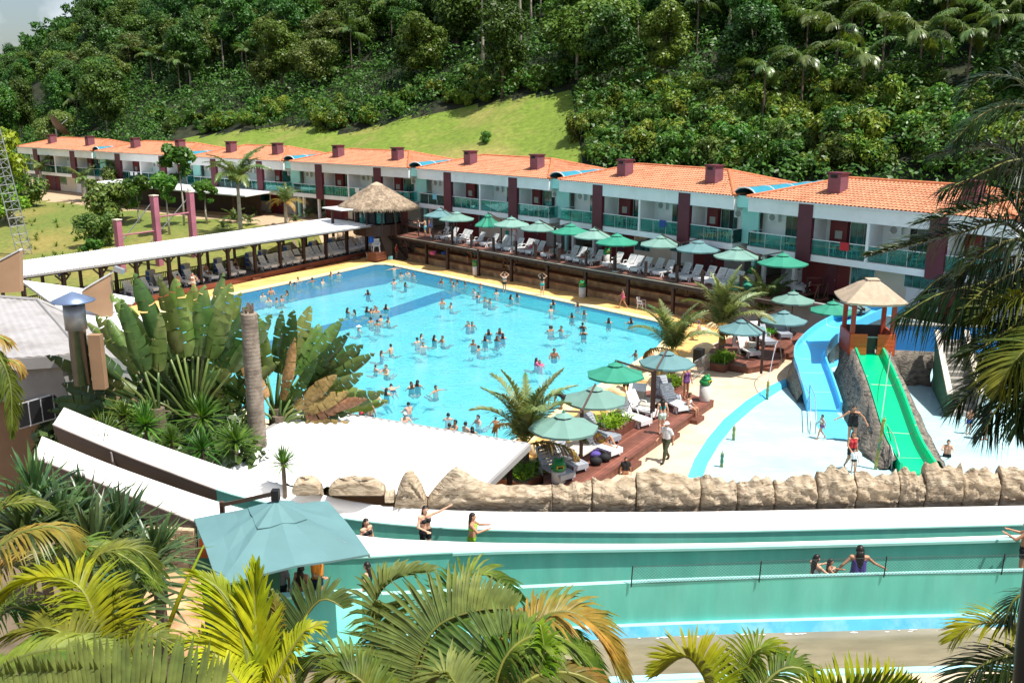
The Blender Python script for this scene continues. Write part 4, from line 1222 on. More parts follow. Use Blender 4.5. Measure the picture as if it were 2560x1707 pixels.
def frond_curve(pts, ll, nl, lw, vee=0.3, droop=0.5, fold=True, seg=3, seed=0, start=0.12, side=None, up=(0, 0, 1), a0=70, a1=22, both=True, rs=0.02, jit=0.12, leafset=None):
 """pinnate frond along a 3D polyline; returns (leaf MB, rachis MB)"""
 rg = random.Random(seed)
 P_ = [Vector(p) for p in pts]
 S = []
 for i in range(len(P_) - 1):
  p0, p1, p2, p3 = P_[max(i - 1, 0)], P_[i], P_[i + 1], P_[min(i + 2, len(P_) - 1)]
  for k in range(8):
   t = k / 8
   S.append(0.5 * ((2 * p1) + (p2 - p0) * t + (2 * p0 - 5 * p1 + 4 * p2 - p3) * t * t + (3 * p1 - p0 - 3 * p2 + p3) * t ** 3))
 S.append(P_[-1])
 cum = [0.0]
 for i in range(1, len(S)): cum.append(cum[-1] + (S[i] - S[i - 1]).length)
 Lg = cum[-1]
 def at(s):
  d = s * Lg
  for i in range(1, len(S)):
   if cum[i] >= d or i == len(S) - 1:
    f = (d - cum[i - 1]) / max(1e-6, cum[i] - cum[i - 1])
    return S[i - 1].lerp(S[i], f), (S[min(i + 1, len(S) - 1)] - S[max(i - 2, 0)]).normalized()
 up = Vector(up)
 leaf, rach = MB(), MB()
 rach.tube(S[::2] + [S[-1]], [rs * (1 - 0.8 * i / (len(S[::2]))) for i in range(len(S[::2]) + 1)], 5)
 n2 = nl if both else nl
 for k in range(n2):
  s = start + (1 - start) * (k + rg.uniform(-0.3, 0.3)) / n2
  s = min(max(s, 0.02), 0.995)
  p, T = at(s)
  sd = T.cross(up)
  if sd.length < 1e-3: sd = Vector((1, 0, 0))
  sd.normalize()
  nu = sd.cross(T).normalized()
  f = (s - start) / (1 - start)
  Ln = ll * (0.5 + 0.5 * math.sin(PI * min(1, 0.15 + f * 0.85) ** 0.8)) * (1 - 0.55 * f ** 3) * rg.uniform(0.85, 1.1)
  an = math.radians(a0 + (a1 - a0) * f + rg.uniform(-7, 7))
  for sg in ((-1, 1) if both else (side,)):
   d = T * math.cos(an) + sd * sg * math.sin(an) + nu * (vee + rg.uniform(-jit, jit))
   d.normalize()
   wd = (T - d * T.dot(d))
   if wd.length < 1e-3: continue
   wd.normalize()
   nn = wd.cross(d).normalized()
   wd = (wd + nu * 0.25 * sg).normalized()
   g = droop * Ln * rg.uniform(0.7, 1.35)
   rows = []
   for j in range(seg + 1):
    r = j / seg
    c = p + d * Ln * r + Vector((0, 0, -1)) * g * r * r
    w = lw * (0.55 + 0.9 * r if r < 0.4 else 1.0 - ((r - 0.4) / 0.6) ** 1.6 * 0.97) * 0.5
    if fold:
     rows.append([c - wd * w + nn * w * 0.35, c, c + wd * w + nn * w * 0.35])
    else:
     rows.append([c - wd * w, c + wd * w])
   leaf.loft(rows)
 return leaf, rach
def arc_pts(L, e0, e1, n=6):
 """frond rachis in the XZ plane: starts at elevation e0 (deg), ends at e1"""
 pts = [Vector((0, 0, 0))]
 for i in range(n):
  e = math.radians(e0 + (e1 - e0) * ((i + 0.5) / n) ** 1.2)
  pts.append(pts[-1] + Vector((math.cos(e), 0, math.sin(e))) * (L / n))
 return pts
def frond_mesh(L, e0, e1, ll, nl, lw, mat, stem, seed, **kw):
 lf, rc = frond_curve(arc_pts(L, e0, e1), ll, nl, lw, seed=seed, **kw)
 return lf.mesh('frond', mat, True), rc.mesh('stalk', stem, True)
def palm(name, label, loc, h, nf, variants, group=None, rz=0.0, r0=0.16, r1=0.11, sc=1.0, trunk_mat=None, seed=0, old=None, lean=(0, 0), stalks=True, ring=False):
 """palm with trunk and separate fronds"""
 rg = random.Random(seed)
 t = thing(name, label, 'palm', loc, rz, group)
 m = MB()
 nseg = 10 if ring else 4
 pts, rad = [], []
 for k in range(nseg + 1):
  f = k / nseg
  pts.append((lean[0] * f * f, lean[1] * f * f, -0.3 + (h + 0.3) * f)); rad.append(r0 + (r1 - r0) * f)
 m.tube(pts, rad, 9)
 m.build('trunk', trunk_mat or MT['palm_trunk'], t, smooth=True)
 for k in range(nf):
  ks = variants[k % len(variants)] if not (old and k >= nf - len(old)) else old[(nf - 1 - k) % len(old)]
  lf, rc = ks
  an = k * 2.39996 + rg.uniform(-0.25, 0.25)
  o = bpy.data.objects.new('frond', lf); o.location = (lean[0], lean[1], h); o.rotation_euler = (rg.uniform(-0.12, 0.12), rg.uniform(-0.1, 0.1), an)
  s = sc * rg.uniform(0.88, 1.1); o.scale = (s, s, s)
  link(o, t)
  if stalks:
   o2 = bpy.data.objects.new('stalk', rc); link(o2, o)
 return t
def rosette_mesh(name, seed, n, L, w, mat, e_lo=-25, e_hi=85, bend=0.25):
 rg = random.Random(seed)
 m = MB()
 for k in range(n):
  an = rg.uniform(0, 2 * PI)
  e = math.radians(e_lo + (e_hi - e_lo) * rg.random() ** 0.8)
  d = Vector((math.cos(an) * math.cos(e), math.sin(an) * math.cos(e), math.sin(e)))
  sd = Vector((-math.sin(an), math.cos(an), 0))
  nn = d.cross(sd)
  l_ = L * rg.uniform(0.75, 1.1)
  rows = []
  for j in range(4):
   r = j / 3
   c = d * l_ * r + Vector((0, 0, -bend * l_ * r * r * rg.uniform(0.5, 1.2)))
   ww = w * (0.7, 1.0, 0.75, 0.04)[j] * 0.5
   rows.append([c - sd * ww + nn * ww * 0.4, c, c + sd * ww + nn * ww * 0.4])
  m.loft(rows)
 return m.mesh(name, mat, True)
def hit(px, py, lo=55.0, hi=420.0):
 """where the view ray through a pixel meets the hillside"""
 t = lo
 while t < hi:
  p = Q(px, py, t)
  if p.z <= terrain_z(p.x, p.y): return Vector((p.x, p.y, terrain_z(p.x, p.y)))
  t += 0.8
 return None
# hillside forest
rgF = random.Random(11)
crowns = []
specs = [('forest_a', 4.6, 8.5, 26, 0.46), ('forest_b', 4.2, 6.0, 24, 0.44), ('forest_c', 4.4, 5.0, 22, 0.42), ('forest_a', 3.8, 7.5, 26, 0.42), ('forest_b', 5.0, 5.0, 26, 0.5), ('forest_c', 3.6, 6.0, 18, 0.38), ('forest_a', 4.2, 5.5, 22, 0.55), ('forest_b', 3.4, 7.0, 20, 0.36)]
for i, (mk, R, H, nl_, lf) in enumerate(specs):
 me, LC = crown_mesh('crown', 100 + i, R, H, nl_ + 8, 7600, lf * 0.60, LM[mk], base=2.0)
 tr = trunk_mesh('trunk', 4.6, 0.22, LC, MT['trunk'] if i % 4 else MT['trunk_pale'], seed=i)
 crowns.append((me, tr))
KINDT = ['dark green broadleaf tree', 'mid green broadleaf tree', 'olive green loose leaved tree', 'tall dark green tree', 'wide mid green tree', 'slim olive tree', 'big leaved dark tree', 'slim mid green tree']
def forest_tree(p, k, s, rz):
 t = thing('forest_tree', KINDT[k] + ' in the forest on the hillside', 'tree', p, rz, KINDT[k] + 's of the hillside forest')
 t.scale = (s, s, s * rgF.uniform(0.9, 1.15))
 link(bpy.data.objects.new('crown', crowns[k][0]), t)
 link(bpy.data.objects.new('trunk', crowns[k][1]), t)
 return t
def free_of_grass(x, y, z, m=0):
 px = proj((x, y, z))
 if in_poly(px[0], px[1], GRASS_PX): return False
 return True
FPALM = [(2000, 300, 5.5, 1.0), (1905, 330, 6.0, 0.9), (2085, 240, 6.5, 1.1), (2150, 290, 5.0, 1.0), (2200, 220, 6.5, 1.1), (2290, 260, 6.0, 1.1), (2350, 190, 7.0, 1.1), (2410, 270, 6.0, 1.0), (2480, 230, 6.0, 1.1),
         (2120, 170, 7.0, 1.0), (1740, 160, 7.5, 0.9), (384, 235, 7.0, 0.95), (452, 250, 6.5, 0.9), (105, 205, 5.0, 1.0), (200, 335, 6.0, 1.0), (620, 215, 6.0, 0.8), (880, 190, 7.0, 1.0), (330, 200, 6.5, 0.8), (980, 120, 7, 1.0), (2010, 200, 6, 1.0)]
SLEND = [(1208, 205, 1.0), (1297, 165, 1.05), (1330, 90, 0.9), (1352, 60, 0.8), (1815, 130, 1.0), (2045, 90, 0.95), (560, 200, 0.7), (1590, 150, 0.75)]
VIEWS = [(x, y - 190, y + 10, 70 if x > 1500 else 40, hit(x, y)) for x, y, h, s in FPALM] + [(x, y - 230, y + 5, 38, hit(x, y)) for x, y, s in SLEND]
VIEWS = [(a, b, c, w, hotel_sd(p.x, p.y)) for a, b, c, w, p in VIEWS if p is not None]
cand = []
yy = 60.0
while yy < 330:
 xx = -190.0
 while xx < 130:
  x = xx + rgF.uniform(-3, 3); y = yy + rgF.uniform(-3, 3)
  xx += 6.6
  s = hotel_sd(x, y)
  if s < 19: continue
  z = terrain_z(x, y)
  px = proj((x, y, z)); pt = proj((x, y, z + 11))
  if px[0] < -160 or px[0] > 2720 or pt[1] > 460 or px[1] < -150: continue
  if not free_of_grass(x, y, z) or not free_of_grass(x, y, z + 2.0): continue
  if px[0] > 1430 and s < 25: continue
  if 380 < px[0] < 1440 and px[1] > 245: continue
  if any(abs(px[0] - a) < w and s < sd + 2 and pt[1] < c and px[1] > b for a, b, c, w, sd in VIEWS): continue
  cand.append((math.hypot(x, y), x, y, z, s, px))
 yy += 6.4
rgF.shuffle(cand)
cand.sort(key=lambda c: c[4] + rgF.uniform(-14, 14))
picked = cand[:300]
for d_, x, y, z, s, px in picked:
 k = rgF.choice([0, 0, 1, 1, 2, 3, 4, 5, 6, 7, 2]) if px[0] < 1000 else rgF.choice([0, 0, 0, 1, 3, 3, 6, 6, 4, 7])
 forest_tree((x, y, z), k, rgF.uniform(0.78, 1.3), rgF.uniform(0, 6.28))
rest = cand[300:]
if rest:
 Vs, Fs, off = [], [], 0
 rng = np.random.default_rng(5)
 for d_, x, y, z, s, px in rest[:330]:
  n_ = 420
  lob = rng.normal(size=(9, 3)) * np.array([2.3, 2.3, 1.8]) + np.array([x, y, z + 7.5])
  idx = rng.integers(0, 9, n_)
  D = rng.normal(size=(n_, 3)); D[:, 2] += 0.3; D /= np.linalg.norm(D, axis=1, keepdims=True)
  C = lob[idx] + D * rng.uniform(1.0, 2.1, (n_, 1))
  V, F = leaf_quads(C, D + rng.normal(size=(n_, 3)) * 0.4, 0.85, rng)
  Vs.append(V); Fs.append(F + off); off += len(V)
 o = link(bpy.data.objects.new('far_forest', np_mesh('far_forest', np.concatenate(Vs), np.concatenate(Fs), LM['forest_a'])))
 tag(o, 'distant forest canopy on the upper hillside', 'forest', kind='stuff')
rng = np.random.default_rng(9)
Cs = []
tries = 0
while len(Cs) < 6500 and tries < 60000:
 tries += 1
 x = rng.uniform(-150, 100); y = rng.uniform(60, 230)
 s = hotel_sd(x, y)
 if s < 12 or s > 80: continue
 z = terrain_z(x, y)
 px = proj((x, y, z))
 if px[0] < -60 or px[0] > 2620 or in_poly(px[0], px[1] - 6, GRASS_PX): continue
 if 430 < px[0] < 1440 and px[1] > 330: continue
 Cs.append((x, y, z))
Cs = np.array(Cs)
n_ = 22
base = np.repeat(Cs, n_, axis=0)
D = rng.normal(size=(len(base), 3)); D /= np.linalg.norm(D, axis=1, keepdims=True)
hgt = np.repeat(rng.uniform(0.2, 3.4, len(Cs)), n_)
C = base + D * np.array([1.1, 1.1, 0.8]) + np.stack([np.zeros(len(base)), np.zeros(len(base)), hgt], 1)
V, F = leaf_quads(C, D + np.array([0, -0.2, 0.6]), 0.3, rng)
o = link(bpy.data.objects.new('undergrowth', np_mesh('undergrowth', V, F, LM['forest_a'])))
tag(o, 'leafy undergrowth between the forest trees', 'undergrowth', kind='stuff')
shr = []
for i in range(6):
 me, LC = crown_mesh('foliage', 300 + i, 1.8, 2.3, 16, 3400, 0.15 + 0.025 * (i % 3), LM[('shrub', 'forest_c', 'shrub', 'garden', 'forest_c', 'shrub')[i]], base=-0.25, flat=0.9)
 m = MB()
 for c in LC[:6]: m.tube([(0, 0, -0.3), tuple(c)], [0.06, 0.02], 4, cap=False)
 shr.append((me, m.mesh('stem', MT['trunk'], True)))
SHT = ['yellow green shrub', 'olive shrub', 'bushy yellow green shrub', 'fresh green shrub', 'brownish olive shrub', 'large leaved shrub']
def shrub(p, k, s, where):
 t = thing('shrub', SHT[k] + ' ' + where, 'shrub', p, rgF.uniform(0, 6.28), SHT[k] + 's ' + where)
 t.scale = (s, s, s * rgF.uniform(0.85, 1.2))
 link(bpy.data.objects.new('foliage', shr[k][0]), t); link(bpy.data.objects.new('stem', shr[k][1]), t)
edge = [(430, 338), (520, 335), (600, 326), (680, 318), (765, 305), (800, 330), (845, 338), (900, 322), (960, 306), (1020, 292), (1080, 276), (1140, 268), (1200, 256), (1260, 246), (1320, 236), (1380, 228), (1430, 222)]
for i, (x, y) in enumerate(edge):
 for j in range(6):
  p = hit(x + rgF.uniform(-45, 45), y - rgF.uniform(-3, 26) - 4 * j)
  if p is not None and free_of_grass(p.x, p.y, p.z): shrub(p, rgF.choice([0, 2, 3, 3, 5]), rgF.uniform(0.6, 1.15), 'along the upper edge of the grass slope')
for i in range(230):
 x = rgF.uniform(1440, 2580); y = rgF.uniform(230, 430 + 0.02 * (x - 1440))
 if x < 1500 and y > 400: continue
 p = hit(x, y)
 if p is None or hotel_sd(p.x, p.y) < 13.5: continue
 shrub(p, rgF.choice([0, 0, 2, 2, 3, 3, 3, 4, 5]), rgF.uniform(0.65, 1.45), 'on the bank behind the right hotel blocks')
for x, y, s in [(1215, 362, 0.55), (1470, 255, 1.2), (1490, 300, 1.3), (1500, 350, 1.2), (1480, 395, 0.8)]:
 p = hit(x, y)
 if p is not None: shrub(p, 3, s, 'standing out on the grass slope')
me_s, LCs = crown_mesh('crown', 77, 3.2, 2.6, 12, 1500, 0.4, LM['forest_b'], base=12.0)
m = MB()
m.tube([(0, 0, -0.5), (0.35, 0.1, 5), (0.1, 0.0, 10), (0.3, 0, 14)], [0.24, 0.2, 0.17, 0.08], 7)
for c in LCs[:7]: m.tube([(0.15, 0, 11.2), tuple(c)], [0.09, 0.03], 4, cap=False)
tr_s = m.mesh('trunk', MT['trunk_pale'], True)
for x, y, s in SLEND:
 p = hit(x, y)
 if p is None: continue
 t = thing('slender_tree', 'slender tree with a bare pale trunk rising from the forest edge', 'tree', p, rgF.uniform(0, 6.28), 'slender pale trunked trees of the hillside')
 t.scale = (s, s, s)
 link(bpy.data.objects.new('crown', me_s), t); link(bpy.data.objects.new('trunk', tr_s), t)
far_fr = [frond_mesh(4.3, e0, e1, 1.0, 40, 0.12, LM['palm_far'], LM['stem'], 40 + i, fold=False, seg=2, droop=0.75, vee=0.1, rs=0.03) for i, (e0, e1) in enumerate([(75, -10), (55, -35), (35, -50), (15, -65), (65, -25)])]
for i, (x, y, h, s) in enumerate(FPALM):
 p = hit(x, y)
 if p is None: continue
 t = palm('forest_palm', 'feathery palm standing among the forest trees', p, h, 12, far_fr, 'palms among the forest trees', seed=i, sc=s, stalks=False, r0=0.13, r1=0.09, trunk_mat=MT['trunk'])
# people
SKIN = {}
for k, c in {'fair': (0.62, 0.36, 0.24), 'tan': (0.47, 0.235, 0.135), 'brown': (0.30, 0.135, 0.075), 'pink': (0.66, 0.36, 0.27)}.items():
 SKIN[k] = M('skin_' + k, c, 0.5, 0.06, 5, spec=0.4)
CLOTH = {}
for k, c in {'black': (0.012, 0.012, 0.014), 'red': (0.55, 0.03, 0.04), 'blue': (0.03, 0.08, 0.3), 'teal': (0.02, 0.35, 0.33), 'white': (0.75, 0.75, 0.75), 'lime': (0.25, 0.5, 0.03), 'pink': (0.75, 0.12, 0.25), 'navy': (0.012, 0.018, 0.06),
    'orange': (0.8, 0.25, 0.02), 'yellow': (0.7, 0.42, 0.03), 'olive': (0.05, 0.06, 0.03), 'aqua': (0.2, 0.55, 0.65), 'print': (0.10, 0.07, 0.33), 'grey': (0.25, 0.25, 0.26), 'mint': (0.5, 0.68, 0.6), 'purple': (0.2, 0.08, 0.25)}.items():
 CLOTH[k] = M('fabric_' + k, c, 0.75, 0.1, 6)
HAIR = {'dark': M('hair_dark', (0.014, 0.010, 0.008), 0.45, 0.2, 20), 'brown': M('hair_brown', (0.07, 0.035, 0.018), 0.5, 0.2, 20), 'grey': M('hair_grey', (0.3, 0.29, 0.28), 0.6, 0.2, 20)}
def _pose(**k):
 b = dict(pel=(0, 0, .95), che=(0, 0, 1.26), nek=(0, .01, 1.46), hed=(0, -.01, 1.585), sh=(.17, 0, 1.385), hip=(.09, 0, .90),
    elR=(.255, .02, 1.11), elL=(-.255, .02, 1.11), wrR=(.275, -.05, .86), wrL=(-.275, -.05, .86), knR=(.10, -.015, .49), knL=(-.10, -.015, .49), anR=(.10, .03, .085), anL=(-.10, .03, .085), toR=(.115, -.13, .03), toL=(-.115, -.13, .03), hd=None)
 b.update(k)
 return b
LEGS_BACK = dict(knR=(.11, .3, .82), knL=(-.11, .26, .80), anR=(.11, .62, .97), anL=(-.11, .6, .95), toR=(.11, .76, 1.0), toL=(-.11, .74, .98))
POSES = {
 'armsout_float': _pose(elR=(.44, -.05, 1.34), elL=(-.44, -.05, 1.34), wrR=(.68, -.14, 1.3), wrL=(-.68, -.14, 1.3), **LEGS_BACK),
 'forward_float': _pose(elR=(.27, -.18, 1.22), elL=(-.27, -.18, 1.22), wrR=(.17, -.42, 1.27), wrL=(-.17, -.42, 1.27), **LEGS_BACK),
 'stand': _pose(),
 'hips': _pose(elR=(.37, .07, 1.15), elL=(-.37, .07, 1.15), wrR=(.19, -.03, .98), wrL=(-.19, -.03, .98), anR=(.16, .03, .085), knR=(.14, -.02, .49), toR=(.2, -.13, .03)),
 'armsup': _pose(elR=(.36, -.03, 1.55), elL=(-.36, -.03, 1.55), wrR=(.15, .02, 1.72), wrL=(-.15, .02, 1.72)),
 'walk': _pose(knR=(.10, -.2, .51), anR=(.10, -.27, .1), toR=(.11, -.43, .06), knL=(-.10, .05, .49), anL=(-.10, .33, .13), toL=(-.10, .22, .03), elR=(.25, .13, 1.12), wrR=(.26, .08, .88), elL=(-.24, -.08, 1.12), wrL=(-.19, -.32, 1.0)),
 'armsout': _pose(elR=(.44, -.05, 1.36), elL=(-.44, -.05, 1.36), wrR=(.68, -.14, 1.33), wrL=(-.68, -.14, 1.33)),
 'swingout': _pose(elR=(.36, .03, 1.17), elL=(-.36, -.05, 1.2), wrR=(.46, -.05, .95), wrL=(-.58, -.12, 1.06), anR=(.14, .03, .085)),
 'forward': _pose(elR=(.27, -.18, 1.22), elL=(-.27, -.18, 1.22), wrR=(.17, -.42, 1.27), wrL=(-.17, -.42, 1.27)),
 'point': _pose(elR=(.40, -.10, 1.46), wrR=(.64, -.2, 1.58), elL=(-.27, -.05, 1.13), wrL=(-.08, -.2, 1.02)),
 'bend': _pose(pel=(0, .12, .92), che=(0, -.13, 1.12), nek=(0, -.31, 1.17), hed=(0, -.44, 1.15), sh=(.17, -.25, 1.14), hip=(.09, .1, .88), elR=(.2, -.32, .86), elL=(-.2, -.32, .86), wrR=(.14, -.36, .6), wrL=(-.14, -.36, .6)),
 'sit': _pose(pel=(0, 0, .53), che=(0, -.04, .84), nek=(0, -.07, 1.04), hed=(0, -.11, 1.165), sh=(.17, -.06, .965), hip=(.09, -.02, .49), elR=(.25, -.12, .70), elL=(-.25, -.12, .70), wrR=(.17, -.36, .58), wrL=(-.17, -.36, .58),
     knR=(.13, -.45, .50), knL=(-.13, -.45, .50), anR=(.13, -.47, .085), anL=(-.13, -.47, .085), toR=(.14, -.63, .03), toL=(-.14, -.63, .03)),
 'lie': _pose(pel=(0, -.02, .47), che=(0, .24, .62), nek=(0, .40, .75), hed=(0, .48, .86), sh=(.17, .33, .70), hip=(.09, -.06, .45), elR=(.27, .12, .52), elL=(-.27, .12, .52), wrR=(.2, -.1, .47), wrL=(-.2, -.1, .47),
     knR=(.1, -.37, .76), knL=(-.1, -.45, .46), anR=(.1, -.66, .43), anL=(-.1, -.88, .43), toR=(.1, -.8, .40), toL=(-.12, -.95, .55)),
 'tread': _pose(elR=(.30, -.14, 1.16), elL=(-.30, -.14, 1.16), wrR=(.26, -.36, 1.14), wrL=(-.26, -.36, 1.14), **LEGS_BACK),
 'swim': _pose(pel=(0, .42, -.06), che=(0, .12, .0), nek=(0, -.06, .05), hed=(0, -.17, .15), sh=(.17, .0, .03), hip=(.09, .47, -.08), elR=(.4, -.12, .0), elL=(-.4, -.12, .0), wrR=(.5, -.36, .02), wrL=(-.5, -.36, .02),
     knR=(.12, .88, -.12), knL=(-.12, .88, -.1), anR=(.12, 1.28, -.14), anL=(-.12, 1.28, -.1), toR=(.12, 1.42, -.16), toL=(-.12, 1.42, -.12)),
}
def capsule(mb, a, b, ra, rb, n=10):
 mb.tube([a, b], [ra, rb], n)
 mb.ball(a, ra, n, 6); mb.ball(b, rb, n, 6)
def build_body(pose, fem, voxel, hands):
 p = {k: (Vector(v) if v is not None and not isinstance(v, float) else v) for k, v in POSES[pose].items()}
 m = MB()
 bones = []
 def bone(name, a, b, ra, rb):
  bones.append((name, Vector(a), Vector(b)))
  capsule(m, a, b, ra, rb)
 pel, che, nek, hed = p['pel'], p['che'], p['nek'], p['hed']
 shR = p['sh']; shL = Vector((-shR.x, shR.y, shR.z))
 hpR = p['hip']; hpL = Vector((-hpR.x, hpR.y, hpR.z))
 X = Vector((1, 0, 0))
 w = 0.88 if fem else 1.0
 capsule(m, pel + X * .07, che + X * .075 * w, .098 if fem else .092, .102 * w)
 capsule(m, pel - X * .07, che - X * .075 * w, .098 if fem else .092, .102 * w)
 bones.append(('torso', pel, nek))
 capsule(m, che + X * .07, shR * 1.0 - X * .03, .10 * w, .062); capsule(m, che - X * .07, shL + X * .03, .10 * w, .062)
 capsule(m, shR, shL, .062, .062)
 capsule(m, hpR, hpL, .10, .10)
 bones.append(('hip', hpR, hpL))
 sp = (nek - pel).normalized()
 fw = X.cross(sp); fw = -fw if fw.y > 0 else fw
 if fem:
  for s in (-1, 1):
   m.ball(che + X * .075 * s + fw * .085 + sp * .01, .058, 10, 6)
 for s in (-1, 1): m.ball(pel + X * .065 * s - fw * .06 - sp * .04, .085, 10, 6)
 capsule(m, che + sp * .12, nek, .06, .05); bone('neck', nek - sp * .03, hed - (hed - nek) * .35, .052, .05)
 up = (hed - nek).normalized(); up = (up + Vector((0, 0, .8))).normalized()
 hm = MB(); hm.ball((0, 0, 0), (.078, .095, .118), 14, 10); hm.ball((0, -.03, -.055), (.055, .062, .062), 10, 8); hm.ball((0, -.095, -.015), (.014, .02, .022), 8, 6)
 for s in (-1, 1): hm.ball((s * .078, .01, -.01), (.012, .022, .03), 6, 5)
 hm.moved(hed); m.join(hm)
 bones.append(('head', hed - Vector((0, 0, .03)), hed + Vector((0, 0, .04))))
 for s, sh, hp in (('R', shR, hpR), ('L', shL, hpL)):
  el, wr, kn, an, to = p['el' + s], p['wr' + s], p['kn' + s], p['an' + s], p['to' + s]
  bone('uarm', sh, el, .052 * (0.9 if fem else 1.05), .040 * (0.92 if fem else 1)); bone('farm', el, wr, .041 * (0.92 if fem else 1), .027)
  d = (wr - el).normalized()
  hc = wr + d * .05
  bones.append(('hand', wr, wr + d * .15))
  if hands:
   capsule(m, wr, hc, .026, .033)
   sx = X if abs(d.x) < .8 else Vector((0, 1, 0))
   q = (sx - d * sx.dot(d)).normalized(); cr = d.cross(q)
   for j in range(4):
    f0 = hc + q * (j - 1.5) * .021 + d * .03
    ln = (.06, .072, .066, .052)[j]
    m.tube([f0, f0 + d * ln * .55 + cr * .004, f0 + d * ln + cr * .018], [.0115, .0105, .008], 6)
   m.tube([wr + d * .02 + q * .03 * (1 if s == 'R' else -1), wr + d * .055 + q * .058 * (1 if s == 'R' else -1), wr + d * .085 + q * .062 * (1 if s == 'R' else -1)], [.013, .012, .009], 6)
  else:
   capsule(m, wr, wr + d * .11, .027, .026)
  bone('thigh', hp, kn, .088 if fem else .084, .056); bone('shin', kn, an, .057, .037)
  m.ball(kn.lerp(an, .3) + Vector((0, .018, 0)) * (1 if pose not in ('lie', 'swim') else 0), (.055, .055, .1), 10, 8)
  bones.append(('foot', an, to)); capsule(m, an - Vector((0, -.03, .03)) if pose not in ('lie', 'swim') else an, to, .042, .03)
 me = m.mesh('tmp', None)
 o = bpy.data.objects.new('tmp', me); COL.objects.link(o)
 r = o.modifiers.new('r', 'REMESH'); r.mode = 'VOXEL'; r.voxel_size = voxel; r.use_smooth_shade = True
 s = o.modifiers.new('s', 'SMOOTH'); s.factor = 0.5; s.iterations = 2
 dg = bpy.context.evaluated_depsgraph_get()
 out = bpy.data.meshes.new_from_object(o.evaluated_get(dg))
 bpy.data.objects.remove(o, do_unlink=True); bpy.data.meshes.remove(me)
 nv = len(out.vertices)
 co = np.empty(nv * 3, np.float32); out.vertices.foreach_get('co', co); co = co.reshape(-1, 3)
 no = np.empty(nv * 3, np.float32); out.vertices.foreach_get('normal', no); no = no.reshape(-1, 3)
 D = np.full((len(bones), nv), 9.0); T = np.zeros((len(bones), nv))
 rad = {'torso': .13, 'hip': .12, 'neck': .055, 'head': .1, 'uarm': .05, 'farm': .035, 'hand': .03, 'thigh': .075, 'shin': .05, 'foot': .04}
 for i, (nm, a, b) in enumerate(bones):
  a, b = np.array(a), np.array(b); ab = b - a; L2 = ab @ ab + 1e-9
  t = np.clip(((co - a) @ ab) / L2, 0, 1)
  D[i] = np.linalg.norm(co - (a + t[:, None] * ab), axis=1) - rad[nm]; T[i] = ((co - a) @ ab) / L2
 best = D.argmin(0)
 names = np.array([b[0] for b in bones])[best]
 tt = T[best, np.arange(nv)]
 F = [tuple(pl.vertices) for pl in out.polygons]
 hz = np.array(hed)
 rel = co - hz
 return dict(me=out, co=co, no=no, names=names, tt=tt, F=F, rel=rel, tors=T[[b[0] for b in bones].index('torso')], hed=hed, nek=nek, che=che, fw=fw, cache={})
BODIES = {}
def body(pose, fem=False, near=False):
 k = (pose, fem, near)
 if k not in BODIES: BODIES[k] = build_body(pose, fem, 0.014 if near else 0.026, near)
 return BODIES[k]
def region(B, style):
 n, t, s = B['names'], B['tt'], B['tors']
 tor = (n == 'torso') | (n == 'hip')
 if style == 'trunks': return ((n == 'hip') | ((n == 'torso') & (s < .14)) | ((n == 'thigh') & (t < .5)))
 if style == 'brief': return ((n == 'hip') | ((n == 'torso') & (s < .1)) | ((n == 'thigh') & (t < .12)))
 if style == 'bra': return tor & (s > .5) & (s < .74)
 if style == 'suit': return (tor & (s < .78)) | ((n == 'thigh') & (t < .14))
 if style == 'suit_shorts': return (tor & (s < .84)) | ((n == 'thigh') & (t < .42))
 if style == 'tee': return (tor & (s > .06)) | ((n == 'uarm') & (t < .72)) | ((n == 'neck') & (t < -.1))
 if style == 'tank': return (tor & (s > .06) & (s < .9))
 if style == 'pants': return (n == 'hip') | ((n == 'torso') & (s < .12)) | (n == 'thigh') | ((n == 'shin') & (t < .95))
 if style == 'shoes': return (n == 'foot')
 if style == 'shorthair':
  r = B['rel']
  return (n == 'head') & ((r[:, 2] > .035) | ((r[:, 1] > -.005) & (r[:, 2] > -.055))) & ~((r[:, 1] < -.055) & (r[:, 2] < .06))
 if style == 'longhair':
  r = B['rel']
  return ((n == 'head') | (n == 'neck')) & ((r[:, 2] > .035) | ((r[:, 1] > -.01))) & ~((r[:, 1] < -.055) & (r[:, 2] < .06))
 if style == 'cap':
  r = B['rel']
  return (n == 'head') & (r[:, 2] > .03)
def layer(B, style, off):
 key = style
 if key in B['cache']: return B['cache'][key]
 r = region(B, style)
 F = [f for f in B['F'] if all(r[i] for i in f)]
 if not F:
  B['cache'][key] = None
  return None
 ids = sorted({i for f in F for i in f}); mp = {v: i for i, v in enumerate(ids)}
 V = B['co'][ids] + B['no'][ids] * off
 me = bpy.data.meshes.new(style)
 F2 = [tuple(mp[i] for i in f) for f in F]
 V = [tuple(v) for v in V]
 if style == 'longhair':
  h = B['hed']; m = MB(); m.v, m.f = V, F2
  back = Vector((0, .055, 0)); dn = Vector((0, 0, -1))
  if POSES and abs((B['nek'] - B['che']).normalized().z) < .6: back, dn = Vector((0, .09, -.02)), Vector((0, .1, -.9))
  rows = []
  for j, (wd, dp, dd) in enumerate([(.085, .05, .0), (.095, .055, .12), (.10, .05, .24), (.085, .04, .36), (.03, .02, .47)]):
   c = h + back * (1 + .35 * j / 2) + dn * dd
   rows.append([c + Vector((wd * math.cos(2 * PI * k / 10), dp * math.sin(2 * PI * k / 10), 0)) for k in range(10)])
  m.loft(rows, closed=True, cap=True)
  V, F2 = m.v, m.f
 me.from_pydata(V, [], F2)
 me.polygons.foreach_set('use_smooth', [True] * len(F2))
 me.materials.append(None)
 me.update()
 B['cache'][key] = me
 return me
